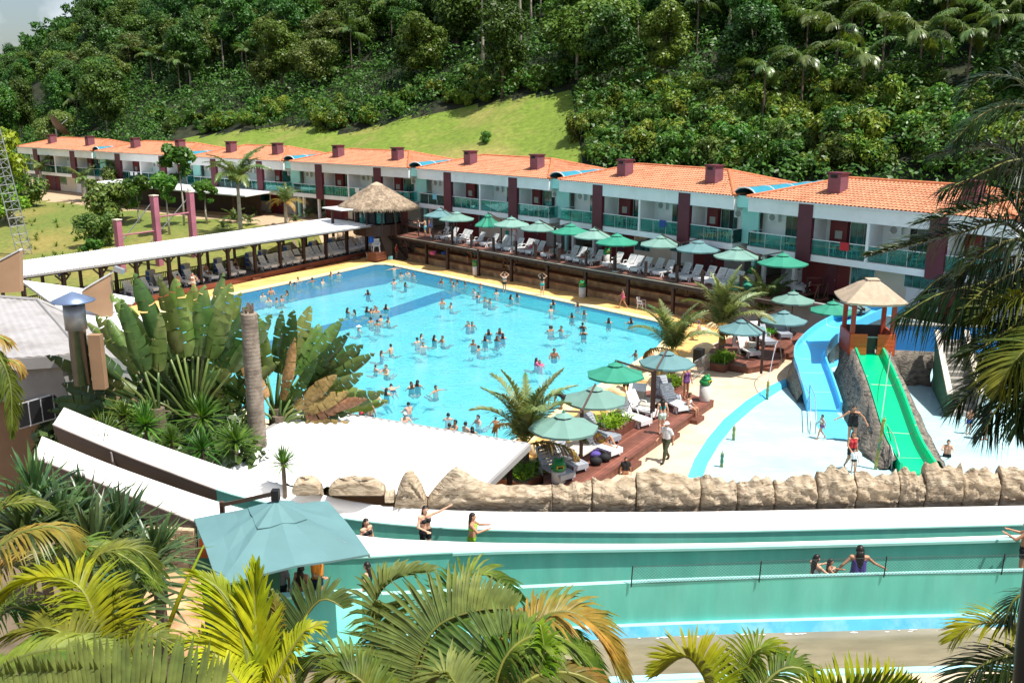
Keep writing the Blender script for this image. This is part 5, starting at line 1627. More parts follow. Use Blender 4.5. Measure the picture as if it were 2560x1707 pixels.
def over(o, mat):
 if len(o.data.materials) == 0: o.data.materials.append(mat)
 o.material_slots[0].link = 'OBJECT'
 o.material_slots[0].material = mat
 return o
NAMES = {'trunks': 'swim_trunks', 'brief': 'bikini_bottom', 'bra': 'bikini_top', 'suit': 'swimsuit', 'suit_shorts': 'swimsuit', 'tee': 'shirt', 'tank': 'tank_top', 'pants': 'trousers', 'shoes': 'shoes'}
def person(label, loc, rz, pose='stand', fem=False, skin='tan', hair='dark', clothes=(), near=False, h=1.0, cap=None, group=None, brim=None, longh=None, tilt=0.0):
 B = body(pose, fem, near)
 t = thing('person', label, 'person', loc, rz, group)
 t.scale = (h, h, h)
 if tilt: t.rotation_euler = (tilt, 0, rz)
 over(link(bpy.data.objects.new('body', B['me']), t), SKIN[skin])
 for st, c in clothes:
  me = layer(B, st, 0.012 if st not in ('tee', 'pants') else 0.02)
  if me is not None: over(link(bpy.data.objects.new(NAMES[st], me), t), CLOTH[c])
 if hair:
  lh = fem if longh is None else longh
  me = layer(B, 'longhair' if lh else 'shorthair', 0.014)
  if me is not None: over(link(bpy.data.objects.new('hair', me), t), HAIR[hair])
 if cap:
  me = layer(B, 'cap', 0.026)
  if me is not None:
   c_ = over(link(bpy.data.objects.new('cap', me), t), CLOTH[cap])
   if brim:
    hd = B['hed']; m = MB()
    if brim == 'wide': m.lathe([(.075, .045), (.19, .03), (.19, .036), (.075, .058)], 16, hd)
    else: m.obox(hd + Vector((0, -.13, .045)), (.07, 0, 0), (0, .05, -.01), (0, 0, .006))
    m.build('brim', CLOTH[cap], c_)
 if near:
  hd = B['hed']
  for s in (-1, 1):
   MB().ball(hd + Vector((s * .032, -.088, .012)), (.013, .008, .008), 6, 4).build('eye', MT['black'], t)
  MB().ball(hd + Vector((0, -.088, -.062)), (.022, .008, .007), 6, 4).build('mouth', CLOTH['red'], t)
 return t
def facing(dx, dy):
 """rotation for a figure (built looking towards -Y) to look along (dx, dy)"""
 return math.atan2(dy, dx) + PI / 2
# loungers, umbrellas, bins
def lounger_proto(mat, back=0.62, slats=True):
 t = thing('sun_lounger', '', 'sun lounger')
 m = MB()
 for k in range(8):
  y = -0.93 + k * 0.145
  m.box(-0.29, 0.29, y, y + 0.125, 0.335, 0.37)
 for s in (-1, 1): m.box(s * 0.33 - 0.04, s * 0.33 + 0.04, -0.96, 0.25, 0.30, 0.385)
 m.box(-0.37, 0.37, -1.0, -0.955, 0.17, 0.385)
 m.build('bed', mat, t)
 m = MB()
 hgt, dep = 0.66, 0.42
 dv = Vector((0, dep, hgt)); dn = dv.normalized(); nrm = Vector((0, -dn.z, dn.y))
 for k in range(6):
  c = Vector((0, 0.24, 0.37)) + dv * ((k + 0.55) / 6.2)
  m.obox(c, (0.27, 0, 0), dn * 0.052, nrm * 0.014)
 for s in (-1, 1):
  c = Vector((s * 0.30, 0.24, 0.36)) + dv * 0.5
  m.obox(c, (0.045, 0, 0), dv * 0.51, nrm * 0.025)
 m.obox(Vector((0, 0.24, 0.37)) + dv, (0.33, 0, 0), dn * 0.035, nrm * 0.025)
 m.build('backrest', mat, t, bevel=0.008)
 for s in (-1, 1):
  m = MB(); m.tube([(s * 0.37, 0.34, 0.38), (s * 0.39, 0.3, 0.60), (s * 0.39, 0.0, 0.61), (s * 0.38, -0.12, 0.38)], 0.03, 6)
  m.build('armrest', mat, t, smooth=True)
  for y in (-0.72, 0.3):
   m = MB(); m.beam((s * 0.34, y - 0.1, 0.0), (s * 0.33, y, 0.33), 0.06, 0.09); m.build('leg', mat, t)
   m = MB(); m.beam((s * 0.34, y + 0.14, 0.0), (s * 0.33, y + 0.02, 0.33), 0.05, 0.07); m.build('leg', mat, t)
 return t
LG_W = lounger_proto(MT['plastic_white']); LG_G = lounger_proto(MT['plastic_grey'])
def lounger(p, rz, label, group, grey=False):
 return place(LG_G if grey else LG_W, p, rz, label, group, 'lg' if grey else 'lw')
ru = math.atan2(un.y, un.x) - PI / 2
UPL = [W(12, 1000, 655), W(12, 1190, 665), W(12, 1370, 695), W(12, 1470, 705), W(12, 1720, 740), W(12, 1860, 775), W(12, 2060, 805), W(12, 2220, 815), W(3, 345, 925), W(3, 400, 935), W(3, 470, 942), W(3, 530, 952), W(9, 20, 1140),
  W(9, 190, 1170), W(9, 280, 1185), W(9, 400, 1195), W(9, 500, 1220), W(9, 720, 1245), W(9, 850, 1275), W(9, 940, 1290), W(9, 1060, 1305), W(9, 1160, 1325), W(9, 1290, 1345), W(9, 1480, 1378), W(9, 1610, 1400), W(9, 1750, 1418), W(9, 1850, 1445), W(9, 1965, 1460), W(9, 2085, 1475)]
for i, (x, y) in enumerate(UPL):
 p = P(x, y, DECK_Z)
 a = (p - DA).dot(ud)
 lounger(upt(a, 1.55 + 0.1 * ((i * 7) % 4), DECK_Z + 0.002), ru + 0.05 * ((i * 5) % 5 - 2), 'white plastic sun lounger on the upper deck, %s from left' % ordinal(i), 'white loungers on the upper deck')
for i, (x, y) in enumerate([W(11, 1440, 440), W(11, 1570, 480), W(11, 1700, 530)]):
 p = P(x, y, DECK_Z)
 lounger(p + un * 1.0, ru + 0.1, 'white plastic lounger at the right end of the upper deck, %s from left' % ORD[i], 'white loungers on the upper deck')
rp_ = math.atan2(pn.y, pn.x) - PI / 2
PGL = [W(5, 1050, 455), W(5, 1190, 425), W(5, 1330, 400), W(5, 1480, 372), W(5, 1570, 352), W(5, 1700, 325), W(5, 1850, 302), W(5, 1945, 285), W(5, 2100, 240), W(5, 2160, 230), W(5, 2240, 215), W(5, 2320, 205),
  W(2, 75, 1165), W(2, 135, 1150), W(2, 210, 1140), W(2, 310, 1122), W(2, 392, 1107), W(2, 450, 1097), W(2, 530, 1082), W(2, 600, 1070), W(2, 660, 1057), W(2, 760, 1042), W(2, 830, 1030), W(2, 905, 1018), W(2, 980, 1007), W(2, 1030, 998)]
lastA = -9
for i, (x, y) in enumerate(PGL):
 p = P(x, y, PG_Z)
 a = max((p - PERG_A).dot(pd), lastA + 0.86)
 lastA = a
 lounger(ppt(a, 1.45 + 0.08 * (i % 3), PG_Z + 0.002), rp_ + 0.06 * ((i * 3) % 5 - 2), 'white slatted lounger under the pergola, %s from left' % ordinal(i), 'white loungers under the pergola')
def umbrella(apex, mat, label, group, arm=None, r=1.55, drop=0.62, floor=0.0, ns=8, rot=0.2, closed=False, post_mat='brown_metal', square=False):
 """canopy with a hub, ribs, a double top and a side arm to its own post, or a centre pole when arm is None"""
 base = Vector((apex.x, apex.y, floor))
 h = apex.z - floor
 t = thing('parasol', label, 'parasol', base, 0, group)
 rim = []
 for k in range(ns):
  an = rot + 2 * PI * k / ns
  rim.append(Vector((r * math.cos(an), r * math.sin(an), h - drop)))
 top = Vector((0, 0, h))
 m = MB()
 rows = [[top] * (2 * ns)]
 for f in (0.25, 0.6, 1.0):
  row = []
  for k in range(2 * ns):
   a_, b_ = rim[(k // 2) % ns], rim[((k // 2) + 1) % ns]
   q = a_ if k % 2 == 0 else (a_ + b_) / 2
   pt = top.lerp(q, f)
   sag = 0.05 * math.sin(PI * f) + (0.035 * f if k % 2 else 0.0)
   if closed and k % 2: pt = Vector((pt.x * 0.72, pt.y * 0.72, pt.z))
   row.append(pt - Vector((0, 0, sag)))
  rows.append(row)
 m.loft(rows, closed=True)
 hem = [p - Vector((0, 0, 0.09)) for p in rows[-1]]
 m.loft([rows[-1], hem], closed=True)
 can = m.build('canopy', mat, t)
 m = MB()
 vr = [top + Vector((0, 0, 0.05))] * ns
 m.loft([vr, [top.lerp(q, 0.27) + Vector((0, 0, 0.035)) for q in rim]], closed=True)
 m.build('vent', mat, can)
 for q in rim:
  MB().beam(top - Vector((0, 0, 0.06)), q - Vector((0, 0, 0.07)), 0.025, 0.03).build('rib', MT[post_mat], t)
 MB().lathe([(0.05, -0.05), (0.06, 0.06), (0.03, 0.14)], 8, top).build('hub', MT['umb_green'] if mat is not MT['umb_blue'] else MT['black'], t)
 if arm is None:
  MB().tube([(0, 0, 0), (0, 0, h)], 0.035, 8).build('pole', MT[post_mat], t)
  MB().lathe([(0.28, 0), (0.28, 0.08), (0.06, 0.1)], 12).build('base', MT['concrete'], t)
 else:
  ax = Vector((arm[0], arm[1], 0))
  pt_ = Vector((ax.x, ax.y, h - 0.42))
  MB().beam(top + Vector((0, 0, 0.09)), pt_, 0.06, 0.08).build('arm', MT[post_mat], t)
  MB().beam((ax.x, ax.y, 0), (ax.x, ax.y, h - 0.36), 0.12, 0.12).build('post', MT['wood_dark'], t)
 return t
AZ = DECK_Z + 2.85
ups = [((12, 1020, 140), 'umb_blue', 1, 'pale blue green'), ((12, 1285, 200), 'umb_pale', None, 'pale green'), ((12, 1815, 230), 'umb_green', 1, 'half folded bright green'), ((12, 2210, 290), 'umb_pale', None, 'pale green'), ((3, 500, 680), 'umb_pale', 1, 'pale green'),
  ((3, 765, 705), 'umb_green', -1, 'bright green'), ((3, 960, 740), 'umb_pale', 1, 'pale green'), ((3, 1150, 788), 'umb_green', None, 'bright green'), ((3, 1525, 803), 'umb_pale', 1, 'pale green'), ((3, 1835, 842), 'umb_blue', -1, 'pale blue green'),
  ((3, 2165, 898), 'umb_pale', 1, 'faded green'), ((4, 330, 850), 'umb_green', -1, 'bright green')]
for i, (w, mk, sd, tx) in enumerate(ups):
 ap = P(*W(*w), AZ)
 arm = None if sd is None else (ud * sd * 1.75)
 closed = 'folded' in tx
 umbrella(ap, MT[mk], '%s parasol on the upper deck, %s from left' % (tx, ordinal(i)), 'parasols on the upper deck', arm, r=1.25 if closed else 1.62, drop=1.0 if closed else 0.62, floor=DECK_Z, rot=0.2 + 0.1 * i, closed=closed)
def frog_bin_proto():
 t = thing('frog_bin', '', 'bin')
 MB().lathe([(0.25, 0), (0.27, 0.05), (0.28, 0.8), (0.25, 0.82)], 16).build('barrel', MT['bin'], t, smooth=True)
 m = MB(); m.ball((0, 0, 0.98), (0.31, 0.3, 0.2), 14, 8); m.ball((0, -0.05, 1.14), (0.25, 0.25, 0.16), 12, 8)
 f = m.build('frog_head', MT['frog'], t, smooth=True)
 for s in (-1, 1):
  MB().ball((s * 0.13, -0.06, 1.29), 0.085, 10, 6).build('eye_bump', MT['frog'], f, smooth=True)
 m = MB(); m.obox((0, -0.27, 1.05), (0.14, 0, 0), (0, 0.03, 0), (0, 0, 0.05)); m.build('throat', MT['frog_yellow'], f)
 m = MB(); m.obox((0, -0.305, 1.04), (0.1, 0, 0), (0, 0.012, 0), (0, 0, 0.03)); m.build('mouth_opening', MT['dark'], f)
 return t
FB = frog_bin_proto()
for i, (w, z, tx, rz) in enumerate([((2, 1978, 1203), 0, 'by the far pool edge near the stair', -0.5), ((3, 858, 1322), 0, 'by the far pool edge at mid length', -0.5), ((3, 1063, 1045), DECK_Z, 'on the upper deck among the loungers', 0.3), ((11, 1040, 430), DECK_Z, 'at the right end of the upper deck', 0.6), ((7, 2052, 812), 0.36, 'on the corner of the timber deck', 0.8), ((7, 825, 1560), 0.0, 'at the near end of the timber deck', 0.2)]):
 place(FB, P(*W(*w), z + 0.002), rz, 'pale round bin with a green frog lid ' + tx, 'frog lidded bins', 'fb')
lp = P(*W(2, 1150, 1085), 0.0)
lg = thing('lifeguard_stand', 'low timber lifeguard stand at the far pool corner', 'stand', lp, pa)
MB().box(-0.75, 0.75, -0.55, 0.55, 0.12, 0.95).build('platform', MT['wood_brown'], lg, bevel=0.02)
for k in range(3): MB().box(-0.78, 0.78, -0.575, -0.553, 0.18 + 0.27 * k, 0.40 + 0.27 * k).build('board', MT['wood_brown'], lg)
place(CHAIR0, lp + Vector((0, 0, 0.955)), 0.1, 'white plastic chair on the lifeguard stand', 'white chairs by the pool', 'chair').scale = (1.25, 1.25, 1.3)
place(CHAIR0, P(*W(2, 1085, 1065), 0.002), 2.0, 'low white chair beside the lifeguard stand', 'white chairs by the pool', 'chair').scale = (0.9, 0.9, 0.75)
place(CHAIR0, P(*W(3, 1355, 1420), 0.002), 0.9, 'white plastic armchair on the far pool terrace', 'white chairs by the pool', 'chair')
bu = thing('closed_parasol', 'closed royal blue parasol beside the lifeguard stand', 'parasol', lp + Vector((-0.55, 0.4, 0)))
MB().tube([(0, 0, 0), (0, 0, 2.2)], 0.03, 8).build('pole', MT['alu'], bu)
MB().lathe([(0.30, 1.75), (0.26, 2.1), (0.17, 2.9), (0.03, 3.35)], 10).build('folded_canopy', MT['umb_royal'], bu)
bx_ = MB().box(-0.22, 0.22, -0.16, 0.16, 0, 0.34).build('cool_box', CLOTH['aqua'] if 'CLOTH' in globals() else MT['blue_pale'], None, bevel=0.02, loc=P(*W(2, 1263, 1072), 0.002))
tag(bx_, 'small aqua cool box on the paving by the lifeguard stand', 'cool box')
for i, w in enumerate([(2, 490, 1105), (5, 1385, 410)]):
 p = P(*W(*w), PG_Z)
 b_ = thing('waste_bin', ['white bin with black liner on the right half of the pergola deck', 'white bin with black liner on the left half of the pergola deck'][i], 'bin', p + Vector((0, 0, .002)), 0, 'white bins on the pergola deck')
 MB().lathe([(0.24, 0), (0.30, 0.72), (0.32, 0.74), (0.28, 0.74)], 14).build('bucket', MT['plastic_white'], b_, smooth=True)
 MB().lathe([(0.33, 0.70), (0.335, 0.80), (0.27, 0.80)], 14).build('liner', MT['black'], b_)
m = MB().box(-0.3, 0.3, -0.2, 0.2, 0, 1.45); BRD = m.mesh('cabinet', MT['grey_panel'])
m = MB()
for k in range(3): m.box(-0.22, 0.22, -0.225, -0.203, 0.25 + 0.4 * k, 0.55 + 0.4 * k)
PRT = m.mesh('print', MT['blue_print'])
for i, w in enumerate([(16, 690, 900), (16, 1190, 800), (16, 1665, 710), (16, 2110, 620), (5, 2170, 210), (2, 150, 1120), (2, 375, 1080), (2, 590, 1040), (2, 775, 1010)]):
 p = P(*W(*w), PG_Z)
 a = (p - PERG_A).dot(pd)
 t = thing('sign_cabinet', 'grey cabinet with blue printed side behind the pergola loungers, %s from left' % ORD[i], 'cabinet', ppt(a, 2.62, PG_Z + .002), pa + PI, 'cabinets under the pergola')
 link(bpy.data.objects.new('cabinet', BRD), t)
 o = link(bpy.data.objects.new('print', PRT), t); o.rotation_euler = (0, 0, PI / 2); o.location = (0.1, 0, 0)
for i, (w, c, tx) in enumerate([((12, 890, 920), 'pink', 'pink towel bundle'), ((12, 1010, 910), 'black', 'black bag'), ((12, 1090, 920), 'blue', 'blue bag'), ((12, 1200, 940), 'navy', 'navy towel bundle'), ((12, 1270, 960), 'grey', 'grey towel bundle')]):
 m = MB(); rr2 = random.Random(i)
 m.ball((0, 0, 0.16), (0.34, 0.24, 0.2), 10, 6); m.ball((0.15, 0.05, 0.26), (0.2, 0.16, 0.14), 8, 5)
 z = 1.0 if i < 3 else 0.5
 o = m.build('bag', CLOTH[c], None, smooth=True, loc=P(*W(*w), z))
 tag(o, tx + ' lying on the earth steps under the deck', 'bag', 'bags on the steps under the deck')
# near timber deck, splash pool, tower and slides
ND_Z = 0.36
nd1 = [P(*W(7, x, y), ND_Z) for x, y in [(700, 1545), (1150, 1480), (2130, 805), (1985, 770), (1800, 690), (1500, 740), (1300, 900), (1000, 1150), (700, 1400)]]
e0, e1 = nd1[1], nd1[2]
na = math.atan2((e1 - e0).y, (e1 - e0).x)
ndir = (e1 - e0).normalized(); nnor = Vector((-ndir.y, ndir.x, 0))
if nnor.x > 0: nnor = -nnor
MT['planks_near'] = plank_mat('near_deck_planks', (0.21, 0.075, 0.05), na, 0.15)
MT['slat_side'] = plank_mat('near_deck_sides', (0.17, 0.06, 0.04), na + PI / 2, 0.11)
def deck_block(name, label, poly, z, parent=None):
 t = thing(name, label, 'deck', (0, 0, 0))
 fill('boards', [(p.x, p.y) for p in poly], [], MT['planks_near'], z, kind=None, parent=t)
 m = MB()
 n_ = len(poly)
 for i in range(n_):
  a, b = poly[i], poly[(i + 1) % n_]
  m.add([(a.x, a.y, 0), (b.x, b.y, 0), (b.x, b.y, z - 0.002), (a.x, a.y, z - 0.002)], [(0, 1, 2, 3)])
 m.build('skirt', MT['slat_side'], t)
 MB().beam(Vector((e0.x, e0.y, z - 0.03)) if poly is nd1 else Vector((*poly[1][:2], z - 0.03)), Vector((e1.x, e1.y, z - 0.03)) if poly is nd1 else Vector((*poly[2][:2], z - 0.03)), 0.05, 0.05).build('edge_board', MT['wood_brown'], t)
 return t
deck_block('timber_terrace', 'low red brown timber terrace with loungers between pool and splash pool', nd1, ND_Z)
nd2 = [P(*W(11, x, y), ND_Z) for x, y in [(330, 1540), (1000, 1640), (1450, 1560), (1640, 1330), (2000, 1300), (1900, 1150), (1300, 1050), (900, 1120), (500, 1300)]]
deck_block('timber_terrace', 'low dark timber terrace with loungers beside the blue slide', nd2, ND_Z)
for i, w in enumerate([(7, 1440, 1370), (7, 1980, 985), (7, 1770, 1130), (8, 175, 700)]):
 p = P(*W(*w), 0.0)
 s_ = MB().box(-0.45, 0.45, -0.25, 0.25, 0, 0.2).moved((0, 0, 0), na).build('step_block', MT['wood_brown'], None, bevel=0.015, loc=p + Vector((0, 0, 0.005)))
 tag(s_, ['timber step nearest the rock wall on the beige paving', 'timber step by the seated woman on the timber terrace', 'timber step behind the man in white shirt', 'timber step below the terrace by the blue slide'][i], 'step', 'steps up to the near timber terraces')
ws = thing('timber_steps', 'three broad timber steps down beside the blue slide', 'steps', P(*W(11, 1690, 1480), 0.0), na)
for k in range(3):
 MB().box(-0.9, 0.9, -0.2 + 0.32 * k, 0.9, 0.0 + 0.2 * k, 0.198 + 0.2 * k).build('tread', MT['wood_brown'], ws)
s0, s1 = P(*W(11, 1950, 1060), 0.3), P(*W(11, 2090, 620), DECK_Z)
st2 = thing('timber_stair', 'steep open timber stair up to the right end of the sun deck', 'stair', (0, 0, 0))
dv = s1 - s0; sdv = Vector((dv.y, -dv.x, 0)).normalized()
for s in (-0.5, 0.5):
 MB().beam(s0 + sdv * s, s1 + sdv * s, 0.07, 0.22).build('stringer', MT['wood_brown'], st2)
 MB().beam(s0 + sdv * s + Vector((0, 0, 0.95)), s1 + sdv * s + Vector((0, 0, 0.95)), 0.06, 0.07).build('handrail', MT['wood_brown'], st2)
 for f in (0, 0.5, 1): MB().beam(s0 + dv * f + sdv * s, s0 + dv * f + sdv * s + Vector((0, 0, 0.95)), 0.07, 0.07).build('post', MT['wood_dark'], st2)
for k in range(9):
 MB().obox(s0 + dv * ((k + 0.5) / 9), sdv * 0.5, dv.cross(Vector((0, 0, 1))).cross(Vector((0, 0, 1))).normalized() * 0.12, (0, 0, 0.025)).build('tread', MT['wood_brown'], st2)
ra_ = thing('timber_guard_rail', 'brown guard rail at the right end of the sun deck', 'railing', (0, 0, 0))
g0, g1, g2 = P(*W(4, 525, 1190), DECK_Z), P(*W(4, 650, 1190), DECK_Z), P(*W(4, 760, 1160), DECK_Z)
for p in (g0, g1, g2): MB().beam(p, p + Vector((0, 0, 1.1)), 0.1, 0.1).build('post', MT['wood_dark'], ra_)
for a, b in ((g0, g1), (g1, g2)):
 for h in (0.6, 1.08): MB().beam(a + Vector((0, 0, h)), b + Vector((0, 0, h)), 0.05, 0.07).build('rail', MT['wood_brown'], ra_)
def dirv(w0, w1, z):
 a, b = P(*W(*w0), z), P(*W(*w1), z)
 return math.atan2((b - a).y, (b - a).x) - PI / 2
z_ = ND_Z + 0.003
near_l = [((7, 1010, 1420), (7, 760, 1290), True, 'grey lounger with raised back in front of the second pale parasol'), ((7, 900, 1500), (7, 640, 1370), True, 'grey lounger draped with a floral towel nearest the rock wall'), ((7, 1560, 1040), (7, 1330, 960), False, 'white lounger nearest the fern planter'), ((7, 1640, 970), (7, 1420, 900), False, 'white lounger second from the fern planter'),
   ((7, 1310, 1290), (7, 1080, 1210), False, 'white lounger under the reclining woman in yellow'), ((7, 1300, 1180), (7, 1080, 1110), True, 'grey lounger half hidden under the nearest pale parasol'), ((7, 1880, 920), (7, 1700, 830), False, 'white lounger under the bending seated woman'), ((7, 1800, 850), (7, 1640, 750), True, 'grey lounger beside the white cabinet')]
for a, b, g, tx in near_l:
 pa_, pb_ = P(*W(*a), z_), P(*W(*b), z_)
 d_ = (pb_ - pa_).normalized()
 lounger(pa_ + d_ * 0.95, math.atan2(d_.y, d_.x) - PI / 2, tx, 'loungers on the near timber terrace', g)
for i, (a, b, g, tx) in enumerate([((11, 1100, 1500), (11, 760, 1330), False, 'white lounger under the reclining person by the palm'), ((11, 1330, 1340), (11, 1000, 1160), True, 'grey lounger by the white cabinet near the blue slide'), ((11, 1560, 1230), (11, 1380, 1110), True, 'grey lounger under the blue green parasol near the blue slide'), ((11, 1240, 1290), (11, 950, 1120), False, 'white lounger behind the white cabinet near the blue slide')]):
 pa_, pb_ = P(*W(*a), z_), P(*W(*b), z_)
 d_ = (pb_ - pa_).normalized()
 lounger(pa_ + d_ * 0.95, math.atan2(d_.y, d_.x) - PI / 2, tx, 'loungers on the terrace by the blue slide', g)
NZ = ND_Z + 2.75
for i, (w, mk, armw, tx) in enumerate([((7, 870, 915), 'umb_pale', (7, 1025, 905), 'pale green parasol nearest the rock wall'), ((7, 1135, 690), 'umb_pale', (7, 1020, 900), 'pale green parasol second from the rock wall'), ((7, 1308, 490), 'umb_green', (7, 1618, 575), 'dark green parasol over the pool edge'),
          ((7, 1740, 395), 'umb_blue', (7, 1630, 570), 'pale blue green parasol beside the barrier'), ((8, 285, 275), 'umb_blue', (8, 110, 325), 'pale blue green parasol near the blue slide'), ((8, 355, 140), 'umb_pale', None, 'faded green parasol at the foot of the stair'),
          ((8, 640, 210), 'umb_green', (8, 840, 270), 'dark green parasol behind the orange tower'), ((11, 925, 930), 'umb_blue', (11, 1085, 1080), 'blue green parasol edge seen behind the palm trunk'), ((11, 1010, 340), 'umb_green', None, 'green parasol behind the two palms'), ((8, 745, 190), 'umb_blue', (8, 860, 265), 'pale blue parasol half hidden behind the orange tower')]):
 ap = P(*W(*w), NZ)
 arm = None
 if armw:
  q = P(*W(*armw), NZ - 0.42)
  arm = Vector((q.x - ap.x, q.y - ap.y, 0))
  if arm.length > 2.2: arm = arm.normalized() * 2.2
  if arm.length < 1.2: arm = arm.normalized() * 1.5
 umbrella(ap, MT[mk], tx, 'parasols on the near terraces', arm, r=1.36, drop=0.55, floor=ND_Z if i != 8 else 0.0, rot=0.1 + 0.13 * i)
def planter(p, rz, sx, sy, label, n=260, L=0.62):
 t = thing('fern_planter', label, 'planter', p, rz)
 MB().box(-sx, sx, -sy, sy, 0, 0.42).build('box', MT['wood_brown'], t)
 MB().box(-sx + 0.05, sx - 0.05, -sy + 0.05, sy - 0.05, 0.421, 0.44).build('soil', MT['earth'], t)
 rg = random.Random(int(p[0] * 100))
 m = MB()
 for k in range(n):
  c = Vector((rg.uniform(-sx * .85, sx * .85), rg.uniform(-sy * .85, sy * .85), 0.4))
  an = rg.uniform(0, 2 * PI); l_ = L * rg.uniform(0.6, 1.2); e = math.radians(rg.uniform(35, 85))
  d = Vector((math.cos(an) * math.cos(e), math.sin(an) * math.cos(e), math.sin(e))); s = Vector((-math.sin(an), math.cos(an), 0)) * 0.03
  p1 = c + d * l_ * 0.6; p2 = c + d * l_ + Vector((math.cos(an), math.sin(an), 0)) * l_ * 0.3 - Vector((0, 0, l_ * 0.3))
  m.add([c - s, c + s, p1 + s, p1 - s, p2], [(0, 1, 2, 3), (3, 2, 4)])
 f = m.build('ferns', LM['fern'], t); f['kind'] = 'stuff'
planter(P(*W(7, 1270, 1070), ND_Z), na, 1.0, 0.65, 'timber planter full of bright ferns between the parasols')
planter(P(*W(7, 540, 1490), 0.02), na, 1.1, 0.7, 'timber planter with ferns at the foot of the nearest palm')
planter(P(*W(7, 1780, 740), 0.02), na, 0.9, 0.45, 'small planter with ferns under the blue green parasol')
planter(P(*W(7, 2190, 530), 0.02), na, 1.0, 0.6, 'dark planter with yellow green ferns under the palm')
planter(P(*W(11, 1230, 1250), 0.1), na, 0.8, 0.5, 'planter with dark ferns beside the pale column')
def low_table(p, rz, label, top='cream_paint'):
 t = thing('low_table', label, 'table', p, rz)
 MB().box(-0.6, 0.6, -0.45, 0.45, 0.40, 0.46).build('table_top', MT[top], t)
 MB().box(-0.55, 0.55, -0.4, 0.4, 0, 0.398).build('table_base', MT['wood_dark'], t)
low_table(P(*W(7, 1010, 1300), z_), na, 'low dark table with bottles beside the grey lounger')
low_table(P(*W(7, 1570, 890), z_), na, 'low dark table beside the white cabinet')
low_table(P(*W(11, 1020, 1400), z_), na, 'low cream topped table by the palm')
low_table(P(*W(9, 1480, 1285), DECK_Z), qa, 'low dark table between loungers on the upper deck')
for i, (w, c) in enumerate([((7, 960, 1270), 'lime'), ((7, 1010, 1260), 'orange'), ((7, 985, 1285), 'white')]):
 p = P(*W(*w), z_ + 0.462)
 o = MB().lathe([(0.035, 0), (0.035, 0.16), (0.014, 0.21), (0.014, 0.25)], 8).build('bottle', CLOTH[c], None, loc=p)
 tag(o, ['green', 'orange', 'clear'][i] + ' drink bottle on the low table by the lounger', 'bottle', 'bottles on the low table')
for i, (w, c, tx) in enumerate([((7, 1140, 1350), 'black', 'black shoulder bag by the low table'), ((7, 1215, 1320), 'black', 'black backpack on the timber terrace'), ((7, 1135, 1300), 'print', 'blue patterned bag by the low table')]):
 m = MB(); m.ball((0, 0, 0.17), (0.26, 0.2, 0.2), 10, 7); m.tube([(-0.2, 0, 0.2), (-0.1, 0, 0.42), (0.1, 0, 0.42), (0.2, 0, 0.2)], 0.02, 5)
 tag(m.build('bag', CLOTH[c], None, smooth=True, loc=P(*W(*w), z_)), tx, 'bag', 'bags on the near timber terrace')
for i, (w, z) in enumerate([((7, 1490, 860), ND_Z), ((11, 860, 1320), ND_Z), ((11, 1880, 930), 0.2)]):
 t = thing('towel_cabinet', ['white cabinet with sloping lid and blue panel beside the dark green parasol', 'white cabinet with blue panel behind the palm trunk', 'blue panelled cabinet under the faded green parasol'][i], 'cabinet', P(*W(*w), z + 0.003), na - PI / 2 + 0.3, 'towel cabinets')
 m = MB().add([(-.35, -.3, 0), (.35, -.3, 0), (.35, .3, 0), (-.35, .3, 0), (-.35, -.3, 0.9), (.35, -.3, 0.9), (.35, .3, 1.0), (-.35, .3, 1.0)], [(0, 3, 2, 1), (0, 1, 5, 4), (1, 2, 6, 5), (2, 3, 7, 6), (3, 0, 4, 7), (4, 5, 6, 7)]); m.build('cabinet', MT['grey_panel'] if i == 0 else MT['white_paint'], t)
 m = MB().add([(-.42, -.38, 0.91), (.42, -.38, 0.91), (.42, 0, 1.2), (-.42, 0, 1.2), (-.42, .36, 1.0), (.42, .36, 1.0)], [(0, 1, 2, 3), (3, 2, 5, 4)]); m.build('lid', MT['white_paint'], t)
 MB().box(-0.375, -0.352, -0.24, 0.24, 0.1, 0.8).build('blue_panel', MT['blue_print'], t); MB().box(-0.388, -0.377, -0.15, 0.15, 0.55, 0.72).build('notice', MT['white_paint'], t)
b0, b1 = P(*W(7, 1960, 640), 0.0), P(*W(7, 2090, 560), 0.0)
br = thing('crowd_barrier', 'grey steel crowd barrier beside the loudspeaker', 'barrier', (0, 0, 0))
for h in (0.18, 1.05): MB().tube([b0 + Vector((0, 0, h)), b1 + Vector((0, 0, h))], 0.03, 6).build('rail', MT['galv'], br)
for k in range(13):
 q = b0.lerp(b1, k / 12); MB().tube([q + Vector((0, 0, 0.18 if 0 < k < 12 else 0)), q + Vector((0, 0, 1.05))], 0.014, 5).build('bar', MT['galv'], br)
for i, (w, h) in enumerate([((7, 2000, 520), 1.0), ((7, 1720, 720), 0.6)]):
 t = thing('loudspeaker', ['black loudspeaker on the yellow rocks beside the barrier', 'black loudspeaker under the blue green parasol'][i], 'loudspeaker', P(*W(*w), 0.35), na, 'black loudspeakers')
 MB().box(-0.27, 0.27, -0.25, 0.25, 0, h).build('box', MT['black'], t, bevel=0.03); MB().lathe([(0.2, 0), (0.2, 0.02), (0.1, 0.02)], 14).moved((0, -0.252, h * 0.4), rx=PI / 2).build('driver', MT['grey_trim'], t)
